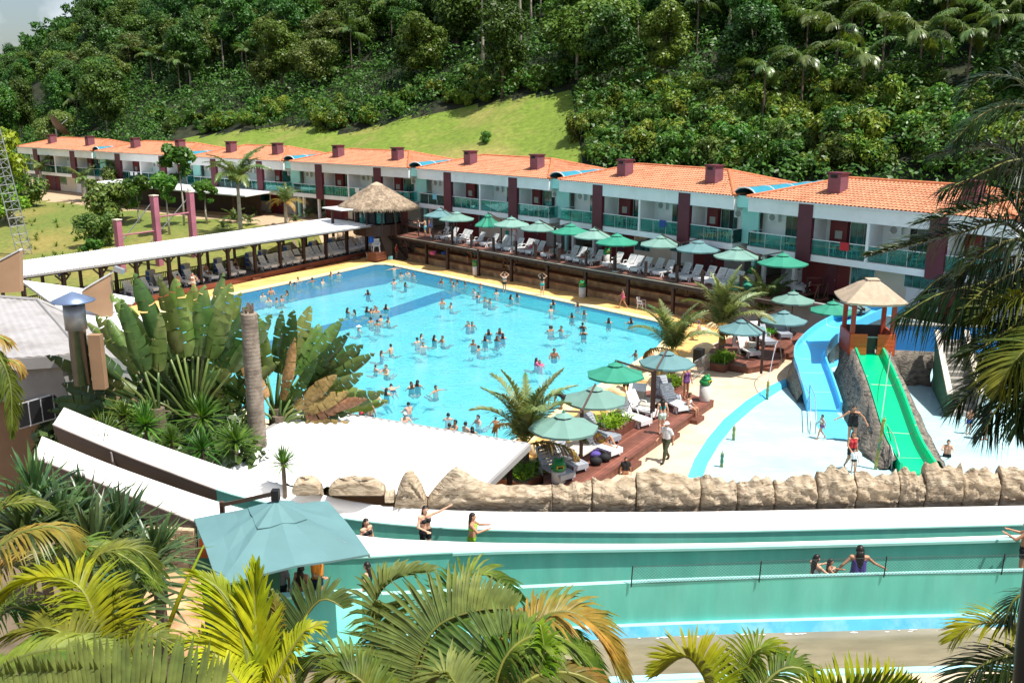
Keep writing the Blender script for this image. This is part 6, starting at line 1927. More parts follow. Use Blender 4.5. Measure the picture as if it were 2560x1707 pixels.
def boulder(c, r, seed, name, mat, label=None, cat=None, group=None, parent=None, sub=3, amp=0.28, ridge=0.0):
 rng_ = np.random.default_rng(seed)
 bm = bmesh.new(); bmesh.ops.create_icosphere(bm, subdivisions=sub, radius=1.0)
 ph = rng_.uniform(0, 6.28, (6, 3)); fr = rng_.uniform(1.0, 3.6, (6, 3))
 for v in bm.verts:
  n_ = sum(math.sin(v.co.x * fr[k][0] + ph[k][0]) * math.sin(v.co.y * fr[k][1] + ph[k][1]) * math.cos(v.co.z * fr[k][2] + ph[k][2]) for k in range(6)) / 3
  rg_ = ridge * abs(math.sin((v.co.x * 2.2 + v.co.z * 3.1) * 3.0 + ph[0][0])) if ridge else 0
  v.co = v.co * (1 + amp * n_ + rg_)
  v.co = Vector((v.co.x * r[0], v.co.y * r[1], v.co.z * r[2]))
 me = bpy.data.meshes.new(name); bm.to_mesh(me); bm.free(); me.materials.append(mat)
 me.polygons.foreach_set('use_smooth', [True] * len(me.polygons))
 o = bpy.data.objects.new(name, me); o.location = c; link(o, parent)
 if label: tag(o, label, cat, group)
 return o
for i, (w, r) in enumerate([((11, 370, 1420), 1.1), ((11, 330, 1150), 0.9), ((11, 700, 1260), 0.8), ((11, 480, 1050), 0.7), ((7, 1900, 520), 0.9), ((7, 1560, 640), 0.8), ((7, 1330, 740), 0.7), ((7, 1060, 950), 0.6), ((7, 660, 1250), 0.7), ((7, 560, 1140), 0.6), ((11, 250, 950), 0.8), ((11, 560, 900), 0.8)]):
 boulder(P(*W(*w), 0.0), (r * 0.75, r * 0.6, r * 0.55), 20 + i, 'garden_boulder', MT['coping'], 'smooth yellow moulded boulder at the near pool edge, %s along it' % ORD[i], 'boulder', 'yellow boulders at the near pool edge')
# bamboo water jets
for i, (w, hh, bent) in enumerate([((10, 90, 655), 0.95, 0), ((10, 390, 465), 0.62, 0), ((7, 2295, 1140), 0.62, 0), ((7, 2195, 1365), 0.6, 0), ((10, 1475, 1545), 2.2, 1)]):
 p = P(*W(*w), SPL_Z + 0.002)
 t = thing('bamboo_fountain', ['bamboo water jet post nearest the timber terrace', 'short green bamboo jet by the kerb', 'bamboo jet post close to the curved kerb', 'bamboo jet post nearest the rock wall', 'tall bamboo post beside the green slide'][i], 'fountain', p, 0, 'bamboo water jets')
 z = 0.0
 k = 0
 while z < hh:
  s_ = min(0.42 if bent else 0.25, hh - z + 0.01)
  off = 0.07 * z if bent else 0
  MB().lathe([(0.075, 0), (0.062, s_ * 0.5), (0.075, s_ - 0.02), (0.082, s_ - 0.01), (0.06, s_)], 10, (off, 0, z)).build('bamboo_joint', MT['bamboo'], t, smooth=True)
  z += s_; k += 1
 MB().tube([(0.07 * hh if bent else 0, 0, hh), (0.07 * hh if bent else 0, 0, hh + 0.12)], 0.02, 6).build('nozzle', MT['galv'], t)
MT['spray'] = glass_mat('water_spray', (0.85, 0.9, 0.93), 0.2, 0.1, body=(0.8, 0.85, 0.9), body_mix=0.45)
for i, (a, b, hgt, tx) in enumerate([((10, 110, 400), (10, 280, 205), 1.7, 'thin arching water jet over the terrace by the blue slide'), ((10, 1545, 950), (10, 1690, 130), 1.6, 'thin water jet arching over the green slide')]):
 A_ = P(*W(*a), 0.9); B_ = P(*W(*b), 0.3)
 pts = [A_.lerp(B_, k / 10) + Vector((0, 0, hgt * math.sin(PI * k / 10))) for k in range(11)]
 o = MB().tube(pts, 0.022, 5).build('water_jet', MT['spray']); tag(o, tx, 'water jet', 'water jets of the splash pool')
# tower
TB = P(*W(8, 850, 800), SPL_Z)
FLZ = 1.75
ta = -0.10
tw = thing('play_tower', 'orange play tower with tan hipped roof above the slides', 'tower', (TB.x, TB.y, SPL_Z), ta)
tw.scale = (0.70, 0.70, 1.0)
rb_ = MB()
def rock_prism(mb, poly, z0, z1, seed, nz=8, amp=0.12, sub=6):
 rg = random.Random(seed)
 n_ = len(poly)
 ring = []
 for i in range(n_):
  a, b = Vector(poly[i]), Vector(poly[(i + 1) % n_])
  for k in range(sub): ring.append(a.lerp(b, k / sub))
 c = sum(ring, Vector((0, 0))) / len(ring)
 rows = []
 ph = [rg.uniform(0, 6.28) for _ in range(8)]
 for j in range(nz + 1):
  f = j / nz
  row = []
  for i, p in enumerate(ring):
   d = (p - c)
   nse = math.sin(i * 0.55 + ph[0] + f * 3) * 0.5 + math.sin(i * 1.3 + ph[1] - f * 5) * 0.35 + rg.uniform(-0.3, 0.3) + math.sin(f * 7 + i * 0.2 + ph[2]) * 0.4
   q = p + d.normalized() * (amp * nse + 0.25 * amp * (1 - f) * 3)
   row.append((q.x, q.y, z0 + (z1 - z0) * f))
  rows.append(row)
 mb.loft(rows, closed=True, cap=True)
rock_prism(rb_, [(-1.55, -1.35), (1.5, -1.35), (1.5, 1.5), (-1.55, 1.5)], 0, FLZ + 0.05, 4)
rb_.build('rock_base', MT['rock_grey'], tw, smooth=True)
hz_ = FLZ + 0.1
for sx in (-1, 1):
 MB().box(sx * 1.0 - 0.62, sx * 1.0 + 0.62, -1.52, -1.38, hz_, hz_ + 1.15).build('front_panel', MT['orange'], tw)
 for k in range(5): MB().box(sx * 1.0 - 0.60, sx * 1.0 + 0.60, -1.535, -1.522, hz_ + 0.08 + 0.22 * k, hz_ + 0.26 + 0.22 * k).build('board', MT['orange'], tw)
 MB().box(sx * 1.62 - 0.07, sx * 1.62 + 0.07, -1.50, 1.5, hz_, hz_ + 1.15).build('side_panel', MT['orange_dark'], tw)
 for sy in (-1, 1):
  MB().box(sx * 1.45 - 0.15, sx * 1.45 + 0.15, sy * 1.25 - 0.15, sy * 1.25 + 0.15, hz_, 4.72).build('post', MT['orange_dark'], tw)
MB().box(-1.6, 1.6, 1.4, 1.55, hz_, hz_ + 1.2).build('back_panel', MT['concrete_dark'], tw)
MB().box(-0.36, 0.36, -1.1, -1.02, hz_ - 0.1, hz_ + 1.0).build('slide_gate', MT['concrete_dark'], tw)
MB().tube([(-0.38, -1.5, hz_ + 1.0), (0.38, -1.5, hz_ + 1.0)], 0.025, 6).build('grab_bar', MT['galv'], tw)
MB().box(-1.5, 1.5, -1.37, 1.39, FLZ - 0.05, FLZ + 0.09).build('platform', MT['concrete'], tw)
zE2 = 4.72
rfm = MB()
n_ = 14
rows = []
for f, sz, z in ((0, 2.2, zE2 - 0.06), (0.02, 2.23, zE2 + 0.04), (0.35, 1.62, zE2 + 0.36), (0.7, 0.9, zE2 + 0.76), (1, 0.42, zE2 + 0.98)):
 row = []
 for s in range(4):
  c0 = [(-1, -1), (1, -1), (1, 1), (-1, 1)][s]; c1 = [(-1, -1), (1, -1), (1, 1), (-1, 1)][(s + 1) % 4]
  for k in range(n_):
   g = k / n_
   bow = 0.05 * math.sin(PI * g) * sz
   row.append(((c0[0] + (c1[0] - c0[0]) * g) * sz, (c0[1] + (c1[1] - c0[1]) * g) * sz * 0.95, z + RNG.uniform(-0.015, 0.015) - 0.10 * math.sin(PI * g) * (1 - f)))
 rows.append(row)
rfm.loft(rows, closed=True, cap=True)
rf_ = rfm.build('roof', MT['thatch_tan'], tw)
MB().box(-0.46, 0.46, -0.44, 0.44, zE2 + 0.98, zE2 + 1.06).build('roof_cap', MT['thatch_tan'], rf_, bevel=0.03)
# slides
def trough(name, mat, centre, width, wall, thick, parent=None, wallL=None, smooth_=True):
 """open U channel along a 3D polyline"""
 C_ = [Vector(c) for c in centre]
 S = []
 for i in range(len(C_) - 1):
  p0, p1, p2, p3 = C_[max(i - 1, 0)], C_[i], C_[i + 1], C_[min(i + 2, len(C_) - 1)]
  for k in range(6):
   t = k / 6
   S.append(0.5 * ((2 * p1) + (p2 - p0) * t + (2 * p0 - 5 * p1 + 4 * p2 - p3) * t * t + (3 * p1 - p0 - 3 * p2 + p3) * t ** 3))
 S.append(C_[-1])
 rows = []
 for i, c in enumerate(S):
  d = S[min(i + 1, len(S) - 1)] - S[max(i - 1, 0)]
  s = Vector((d.y, -d.x, 0)).normalized()
  h = width / 2
  u = Vector((0, 0, 1))
  rows.append([c - s * (h + thick) + u * -0.15, c - s * (h + thick) + u * wall, c - s * h + u * wall, c - s * (h - 0.03) + u * 0.12, c - s * (h - 0.16) + u * 0.0, c + s * (h - 0.16) + u * 0.0, c + s * (h - 0.03) + u * 0.12, c + s * h + u * wall, c + s * (h + thick) + u * wall, c + s * (h + thick) + u * -0.15])
 m = MB().loft(rows, closed=True, cap=True)
 ch_ = m.build(name, mat, parent)
 for i in range(5, len(rows) - 3, 6):
  ra_, rb_ = rows[i], [a.lerp(b, 0.07) for a, b in zip(rows[i], rows[i + 1])]
  MB().loft([[p + Vector((0, 0, 0.006)) for p in ra_[1:9]], [p + Vector((0, 0, 0.006)) for p in rb_[1:9]]]).build('section_joint', MT['slide_edge'], ch_)
 return ch_, S
gs = thing('green_slide', 'straight bright green slide with moulded rock sides below the orange tower', 'slide', (0, 0, 0))
g_top = Matrix.Rotation(ta, 4, 'Z') @ Vector((0, -1.02, 0)) + Vector((TB.x, TB.y, FLZ + 0.05))
g_end = P(*W(8, 1250, 1440), SPL_Z + 0.12)
gmid = P(*W(8, 1120, 1200), 0.45)
gch, gS = trough('chute', MT['slide_green'], [g_top + Vector((-0.05, 0.3, 0.02)), g_top.lerp(gmid, 0.5) + Vector((0, 0, 0.04)), gmid, gmid.lerp(g_end, 0.6) + Vector((0, 0, -0.06)), g_end], 1.3, 0.42, 0.1, gs)
for sgn, nm in ((-1, 'rock_flank'), (1, 'rock_flank')):
 rows = []
 rg = random.Random(5 + sgn)
 for i, c in enumerate(gS[:-3]):
  d = gS[min(i + 1, len(gS) - 1)] - gS[max(i - 1, 0)]
  s = Vector((d.y, -d.x, 0)).normalized() * sgn
  w_ = 0.77
  f = i / len(gS)
  j1, j2, j3 = rg.uniform(-.1, .1), rg.uniform(-.12, .12), rg.uniform(-.1, .1)
  tz = c.z + 0.30 + j1 * 0.6
  rows.append([c + s * w_ + Vector((0, 0, 0.36)), c + s * (w_ + 0.16) + Vector((0, 0, 0.34 + j1)), c + s * (w_ + 0.34 + j2) + Vector((0, 0, -0.05)), Vector((*(c + s * (w_ + 0.5 + j3 + 0.35 * (1 - f)))[:2], SPL_Z + (c.z - SPL_Z) * 0.4)), Vector((*(c + s * (w_ + 0.62 + j2 + 0.5 * (1 - f)))[:2], SPL_Z - 0.02)), Vector((*(c + s * 0.5)[:2], SPL_Z - 0.02))])
 MB().loft(rows).build(nm, MT['rock_grey'], gs, smooth=True)
bs = thing('blue_slide', 'curving sky blue slide left of the orange tower', 'slide', (0, 0, 0))
bl = [P(*W(8, 1080, 250), 2.6), P(*W(8, 880, 305), 2.35), P(*W(8, 640, 420), 1.95), P(*W(8, 500, 545), 1.6), P(*W(8, 470, 640), 1.25), P(*W(8, 500, 740), 0.9), P(*W(8, 545, 880), 0.38), P(*W(8, 575, 985), 0.02)]
trough('chute', MT['slide_blue'], bl, 1.5, 0.42, 0.09, bs)
rr3 = random.Random(8)
rows = []
for i, b_ in enumerate(bl[3:7]):
 d = (bl[i + 4] - bl[i + 2]); s = Vector((d.y, -d.x, 0)).normalized()
 if s.x > 0: s = -s
 rows.append([b_ + s * 0.86 + Vector((0, 0, 0.1)), b_ + s * (1.0 + rr3.uniform(-.05, .1)) + Vector((0, 0, -0.3)), Vector((*(b_ + s * (1.15 + rr3.uniform(-.1, .1)))[:2], SPL_Z - 0.02)), Vector((*(b_ + s * 0.3)[:2], SPL_Z - 0.02))])
MB().loft(rows).build('rock_flank', MT['rock_grey'], bs, smooth=True)
for i, q in enumerate(bl[:5:2]): MB().beam((q.x, q.y, SPL_Z), (q.x, q.y, q.z - 0.1), 0.3, 0.3).build('support', MT['concrete'], bs)
fill('splash_pool_mat', [P(*W(8, x, y), 0) for x, y in [(505, 960), (660, 990), (760, 1090), (820, 1200), (590, 1180), (520, 1080)]], [], M('blue_foot_mat', (0.16, 0.6, 0.82), 0.4, 0.06, 1), SPL_Z + 0.02)
for i, pts in enumerate([[(8, 450, 870), (8, 500, 990), (8, 510, 1160)], [(8, 990, 1170), (8, 1060, 1290), (8, 1100, 1420)]]):
 t = thing('steel_handrail', ['steel handrails left of the blue slide foot', 'steel handrails left of the green slide foot'][i], 'handrail', (0, 0, 0), 0, 'steel handrails at the slide feet')
 for k in range(2):
  q = [P(*W(*p_), SPL_Z) + Vector((-0.25 * k, 0, 0)) for p_ in pts]
  MB().tube([q[0] + Vector((0, 0, 0)), q[0] + Vector((0, 0, 0.75)), q[1] + Vector((0, 0, 0.75)), q[2] + Vector((0, 0, 0.7)), q[2]], 0.025, 6).build('rail', MT['galv'], t, smooth=True)
bw0, bw1, bw2 = P(*W(8, 1035, 800), SPL_Z), P(*W(8, 1330, 815), SPL_Z), P(*W(8, 1800, 830), SPL_Z)
wl_ = thing('rock_and_blue_wall', 'grey sculpted rock wall with bright blue parapet right of the tower', 'wall', (0, 0, 0))
for a, b in ((bw0, bw1), (bw1, bw2)):
 nseg, rows = 10, []
 rg = random.Random(int(a.x * 10))
 for i in range(nseg + 1):
  q = a.lerp(b, i / nseg)
  rows.append([Vector((q.x + rg.uniform(-.1, .1), q.y + rg.uniform(-.25, .1), SPL_Z)), Vector((q.x, q.y + rg.uniform(-.3, .12), 0.5)), Vector((q.x, q.y + rg.uniform(-.22, .15), 1.1)), Vector((q.x, q.y + 0.05, 1.75)), Vector((q.x, q.y + 0.4, 1.78))])
 MB().loft(rows).build('rock_face', MT['rock_grey'], wl_, smooth=True)
 m = MB(); m.beam(a + Vector((0, 0.25, 2.45 - SPL_Z)), b + Vector((0, 0.25, 2.45 - SPL_Z)), 0.2, 1.4); m.build('parapet', MT['blue_wall'], wl_)
 m = MB(); m.beam(a + Vector((0, 0.25, 3.18 - SPL_Z)), b + Vector((0, 0.25, 3.18 - SPL_Z)), 0.28, 0.08); m.build('coping', MT['concrete'], wl_)
sw = thing('green_stair', 'concrete stair between dark green flanking walls right of the tower', 'stair', (0, 0, 0))
gA, gB = P(*W(8, 1362, 838), SPL_Z), P(*W(8, 1465, 1045), SPL_Z)
for k, off in enumerate((0.0, 1.55)):
 a, b = gA + Vector((off, 0, 0)), gB + Vector((off * 0.95, 0.1, 0))
 s = Vector((0.09, 0, 0))
 at, bt = a + Vector((0, 0.4, 3.1)), b + Vector((0, 0, 1.15))
 m = MB().add([a - s, b - s, bt - s, at - s, a + s, b + s, bt + s, at + s], [(0, 1, 2, 3), (7, 6, 5, 4), (3, 2, 6, 7), (0, 3, 7, 4), (1, 5, 6, 2)])
 m.build('side_wall', MT['green_dark'] if k == 0 else MT['concrete'], sw)
 MB().beam(at, bt, 0.26, 0.1).build('coping', MT['cream_paint'], sw)
for k in range(12):
 f = k / 12
 q = gB.lerp(gA, f) + Vector((0.77, 0.2, 0))
 MB().box(q.x - 0.66, q.x + 0.66, q.y, q.y + 0.5, SPL_Z, SPL_Z + 0.22 * (k + 1)).build('tread', MT['concrete'], sw)
gz = P(*W(8, 1180, 300), 0.2)
gt = thing('yellow_gazebo', 'gazebo with tan thatch style roof on ochre yellow columns behind the tower', 'gazebo', gz, 0.15)
for sx in (-1, 1):
 for sy in (-1, 1):
  MB().box(sx * 1.5 - 0.2, sx * 1.5 + 0.2, sy * 1.3 - 0.2, sy * 1.3 + 0.2, 0, 3.85).build('column', MT['yellow'], gt)
MB().box(-1.7, 1.7, -1.5, 1.5, 0.2, 1.5).build('base_wall', MT['concrete'], gt)
rows = []
for sz, z in ((2.6, 3.75), (2.62, 3.9), (1.4, 4.7), (0.4, 5.3)):
 row = []
 for s in range(4):
  c0 = [(-1, -1), (1, -1), (1, 1), (-1, 1)][s]; c1 = [(-1, -1), (1, -1), (1, 1), (-1, 1)][(s + 1) % 4]
  for k in range(6): row.append(((c0[0] + (c1[0] - c0[0]) * k / 6) * sz, (c0[1] + (c1[1] - c0[1]) * k / 6) * sz * 0.9, z))
 rows.append(row)
MB().loft(rows, closed=True, cap=True).build('roof', MT['thatch_tan'], gt)
fill('rear_yard', [P(x, y, 0) for x, y in [(1930, 800), (2700, 830), (2900, 700), (2300, 640), (2060, 690), (1900, 740)]], [], MT['concrete'], 0.012)
rt = thing('retaining_wall', 'grey retaining wall below the rightmost hotel block', 'wall', (0, 0, 0))
ra0, ra1 = Vector((*HLINE[6], 0)) + Vector((-1.5, -0.6, 0)), Vector((*HLINE[8], 0)) + Vector((-1.5, -0.6, 0))
MB().beam(ra0 + Vector((0, 0, 1.15)), ra1 + Vector((0, 0, 1.15)), 0.3, 2.4).build('wall', MT['grey_wall'], rt)
# racing slides in the foreground
def line3(pts, t):
 """world polyline from photo pixels; t is a depth or a list of depths"""
 return [Q(x, y, t[i] if hasattr(t, '__len__') else t) for i, (x, y) in enumerate(pts)]
def resample(pl, n):
 L = [0.0]
 for i in range(1, len(pl)): L.append(L[-1] + (pl[i] - pl[i - 1]).length)
 out = []
 for k in range(n):
  d = L[-1] * k / (n - 1)
  for i in range(1, len(pl)):
   if L[i] >= d - 1e-9 or i == len(pl) - 1:
    f = (d - L[i - 1]) / max(1e-9, L[i] - L[i - 1]); out.append(pl[i - 1].lerp(pl[i], f)); break
 return out
def spline(pl, k=8):
 S = []
 for i in range(len(pl) - 1):
  p0, p1, p2, p3 = pl[max(i - 1, 0)], pl[i], pl[i + 1], pl[min(i + 2, len(pl) - 1)]
  for j in range(k):
   t = j / k
   S.append(0.5 * ((2 * p1) + (p2 - p0) * t + (2 * p0 - 5 * p1 + 4 * p2 - p3) * t * t + (3 * p1 - p0 - 3 * p2 + p3) * t ** 3))
 S.append(pl[-1])
 return S
def up(v, z): return Vector((v.x, v.y, v.z + z))
A_ = resample(spline(line3([(160, 1018), (300, 1075), (450, 1130), (600, 1180), (760, 1225), (900, 1255), (1060, 1272), (1300, 1279), (1700, 1279), (2100, 1272), (2620, 1262)], [30.2, 30.0, 29.8, 29.5, 29.1, 28.7, 28.3, 28.0, 28.0, 28.0, 28.0])), 60)
B_ = resample(spline(line3([(134, 1058), (280, 1120), (430, 1178), (580, 1232), (740, 1268), (880, 1295), (1060, 1313), (1300, 1323), (1700, 1326), (2100, 1319), (2620, 1306)], [29.0, 28.8, 28.6, 28.3, 27.9, 27.5, 27.1, 26.8, 26.8, 26.8, 26.8])), 60)
C_ = resample(spline(line3([(105, 1090), (250, 1150), (400, 1205), (560, 1258), (740, 1305), (900, 1338), (1060, 1350), (1300, 1357), (1700, 1358), (2100, 1350), (2620, 1334)], [27.6, 27.4, 27.2, 26.9, 26.5, 26.1, 25.95, 25.9, 25.9, 25.9, 25.9])), 60)
D_ = resample(spline(line3([(85, 1140), (230, 1195), (350, 1245), (490, 1300), (680, 1370), (850, 1390), (1060, 1380), (1300, 1371), (1700, 1365), (2100, 1355), (2620, 1340)], [26.4, 26.2, 26.0, 25.6, 25.2, 25.0, 24.9, 24.8, 24.8, 24.8, 24.8])), 60)
E_ = resample(spline(line3([(700, 1492), (900, 1488), (1100, 1480), (1300, 1470), (1700, 1452), (2100, 1440), (2620, 1426)], 23.4)), 40)
def lane(name, label, far, near, teal_from):
 t = thing(name, label, 'water slide', (0, 0, 0), 0, 'racing slides in the foreground')
 rows = []
 for i in range(len(far)):
  a, b = far[i], near[i]
  f = i / (len(far) - 1)
  dpt = 0.42
  rows.append([a, a.lerp(b, 0.07), up(a.lerp(b, 0.12), -dpt * 0.7), up(a.lerp(b, 0.25), -dpt), up(a.lerp(b, 0.75), -dpt), up(a.lerp(b, 0.88), -dpt * 0.7), a.lerp(b, 0.93), b])
 MB().loft(rows).build('chute', MT['slide_white'], t, smooth=True)
 MB().loft([[rows[0][0], rows[0][-1]], [up(rows[0][0], -0.5), up(rows[0][-1], -0.5)]]).build('end_board', MT['slide_white'], t)
 rim = MB()
 for pl in (near,):
  k0 = int(teal_from * (len(near) - 1))
  for seg_, mk_ in ((pl[:k0 + 1], 'slide_edge'), (pl[k0:], 'teal_ledge')):
   MB().loft([[up(p, 0.004), up(p, 0.004) + Vector((0, -0.09, 0)), up(p, -0.035) + Vector((0, -0.09, 0))] for p in seg_]).build('near_rim', MT[mk_], t)
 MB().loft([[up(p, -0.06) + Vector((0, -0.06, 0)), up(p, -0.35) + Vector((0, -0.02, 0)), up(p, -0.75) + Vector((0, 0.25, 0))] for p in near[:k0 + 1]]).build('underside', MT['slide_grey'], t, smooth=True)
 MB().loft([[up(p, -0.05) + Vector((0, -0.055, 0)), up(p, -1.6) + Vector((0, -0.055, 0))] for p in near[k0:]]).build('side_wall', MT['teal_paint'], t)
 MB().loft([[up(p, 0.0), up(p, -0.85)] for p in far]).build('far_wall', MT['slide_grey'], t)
 for k in range(4, k0, 7):
  p = near[k]; q = far[k]
  c = p.lerp(q, 0.5)
  MB().beam((c.x, c.y, -1.0), (c.x, c.y, c.z - 0.5), 0.35, 0.35).build('support', MT['teal_paint'], t)
  MB().tube([up(near[k], -0.1) + Vector((0, -0.08, 0)), up(near[k], -0.4) + Vector((0, -0.06, 0)), up(near[k], -0.75) + Vector((0, 0.22, 0))], 0.035, 5).build('flange', MT['slide_edge'], t)
 return t
lane('racing_slide', 'white racing slide channel farther from the camera, in front of the rock wall', A_, B_, 0.19)
l2 = lane('racing_slide', 'white racing slide channel nearer the camera, behind the large blue parasol', C_, D_, 0.27)
m = MB()
m.loft([[up(p, 0.012) + Vector((0, 0.02, 0)), up(p, 0.012) + Vector((0, -0.16, 0)), up(p, -0.06) + Vector((0, -0.16, 0))] for p in D_[26:]])
m.build('pale_ledge', MT['teal_ledge'], l2)
fl1 = [up(p, -1.05) + Vector((0, -0.06, 0)) for p in B_[18:]]; fl2 = [up(p, -1.05) for p in C_[18:]]
o = MB().loft([fl1, fl2]).build('walkway', MT['concrete']); tag(o, kind='structure')
fw = [up(p, -1.15) + Vector((0, -0.06, 0)) for p in D_[22:]]
fwall = thing('basin_wall', 'long low teal painted wall with pale top ledge in front of the slides', 'wall', (0, 0, 0))
MB().loft([[up(p, 0.0) + Vector((0, 0.16, 0)), up(p, 0.0)] for p in E_]).build('top_ledge', MT['teal_ledge'], fwall)
MB().loft([[up(p, -0.004), Vector((p.x, p.y, p.z - 1.16))] for p in E_]).build('face', MT['teal_paint'], fwall)
MB().loft([[up(p, -0.003) + Vector((0, 0.16, 0)), up(p, -1.0) + Vector((0, 0.16, 0))] for p in E_]).build('rear_face', MT['teal_paint'], fwall)
MB().loft([[up(p, -1.12) + Vector((0, -0.002, 0)), up(p, -1.12) + Vector((0, -0.14, 0))] for p in E_]).build('foot_ledge', MT['blue_pale'], fwall)
MB().loft([[up(p, -1.122) + Vector((0, -0.14, 0)), up(p, -1.42) + Vector((0, -0.26, 0))] for p in E_]).build('blue_band', MT['blue_edge'], fwall)
wfl = MB().loft([[up(p, -0.98) + Vector((0, 0.16, 0)), Vector((p.x, p.y + 1.9, p.z - 0.95))] for p in E_]).build('walkway', MT['concrete']); tag(wfl, kind='structure')
bz = E_[20].z - 1.36
MT['murky'] = M('shallow_brown_water', (0.21, 0.165, 0.105), 0.16, 0.18, 1.2, spec=0.6, col2=(0.29, 0.23, 0.15), c2scale=0.35, c2pos=(0.4, 0.65), bump=0.12, bscale=3.0, stretch=(0.6, 2.2, 1))
wb = MB().loft([[Vector((p.x, p.y - 0.2, p.z - 1.375)), Vector((p.x, p.y - 2.0, p.z - 1.375))] for p in E_]).build('basin_water', MT['murky']); tag(wb, kind='structure')
ne = MB(); ne.loft([[Vector((p.x, p.y - 1.95, p.z - 1.40)), Vector((p.x, p.y - 1.97, p.z - 1.28)), Vector((p.x, p.y - 2.2, p.z - 1.26)), Vector((p.x, p.y - 2.22, p.z - 1.5))] for p in E_])
tag(ne.build('basin_kerb', MT['blue_pale']), kind='structure')
nf = MB(); nf.loft([[Vector((p.x, p.y - 2.21, p.z - 1.30)), Vector((p.x, p.y - 7.5, p.z - 1.30))] for p in E_])
tag(nf.build('near_terrace', MT['beige_paving']), kind='structure')
fo = MB(); rgx = random.Random(4)
for k in range(60):
 p = E_[rgx.randint(8, 38)]; x = p.x + rgx.uniform(-0.4, 0.4); y = p.y - 0.29 - abs(rgx.gauss(0, 0.04)); z = p.z - 1.37; r = rgx.uniform(0.02, 0.07)
 fo.add([(x - r * 1.8, y, z), (x, y - r * .5, z), (x + r * 1.8, y, z), (x, y + r * .5, z)], [(0, 1, 2, 3)])
tag(fo.build('water_foam', MT['white_paint']), 'white foam flecks along the blue basin edge', 'foam', kind='stuff')
ef = [p for p in spline(line3([(1578, 1462), (1900, 1448), (2208, 1438), (2505, 1432), (2640, 1428)], 23.4))]
fn = thing('chain_link_fence', 'low dark chain link fence standing on the teal basin wall', 'fence', (0, 0, 0))
er = resample(ef, 60)
for x_, yb, yt in ((1578, 1462, 1417), (1898, 1450, 1407), (2210, 1438, 1393), (2504, 1431, 1385)):
 b_ = Q(x_, yb, 23.36); MB().tube([b_ + Vector((0, 0, -0.05)), b_ + Vector((0.02, 0, 0.52))], 0.016, 6).build('post', MT['black'], fn)
mesh_ = MB()
Lf = sum((er[i] - er[i - 1]).length for i in range(1, len(er)))
def fence_at(d):
 f = max(0, min(1, d / Lf)) * (len(er) - 1); i = min(int(f), len(er) - 2); return er[i].lerp(er[i + 1], f - i) + Vector((0, -0.01, 0))
sp_ = 0.085
nw = int(Lf / sp_)
for k in range(-6, nw):
 for sg in (1, -1):
  d0, d1, h0, h1 = k * sp_, (k + 6) * sp_, 0.02, 0.49
  if d0 < 0: h0 = 0.02 + (-d0) / (6 * sp_) * 0.47; d0 = 0
  if d1 > Lf: continue
  a, b = fence_at(d0), fence_at(d1)
  if sg < 0:
   a, b = fence_at(d1), fence_at(d0)
   if k < 0: continue
  a, b = up(a, h0), up(b, h1)
  mesh_.tube([a, b], 0.0032, 3, cap=False)
for h in (0.02, 0.49): mesh_.tube([up(p, h) for p in er[::4] + [er[-1]]], 0.005, 4, cap=False)
o = mesh_.build('wire_mesh', MT['concrete_dark'], fn); o['kind'] = 'stuff'
# sculpted rock wall behind the far lane
rw = thing('rock_wall', 'row of tan sculpted rock panels behind the white slide', 'rock wall', (0, 0, 0))
MT['rock_base'] = M('banded_rock_base', (0.62, 0.47, 0.30), 0.8, 0.12, 1.5, bump=0.3, bscale=6, col2=(0.52, 0.38, 0.22), c2scale=1.4, stretch=(0.5, 0.5, 2.0))
panels = [(820, 960, 1225, 1190), (960, 985, 1243, 1230), (985, 1068, 1265, 1188), (1068, 1380, 1272, 1172), (1380, 1480, 1275, 1208), (1480, 1590, 1275, 1196), (1590, 1750, 1277, 1183), (1750, 1842, 1277, 1196), (1842, 1935, 1277, 1200), (1935, 2042, 1275, 1195), (2042, 2138, 1272, 1176), (2138, 2246, 1269, 1182), (2246, 2310, 1268, 1180), (2310, 2404, 1266, 1160), (2404, 2498, 1264, 1178), (2498, 2620, 1262, 1164), (728, 800, 1222, 1190)]
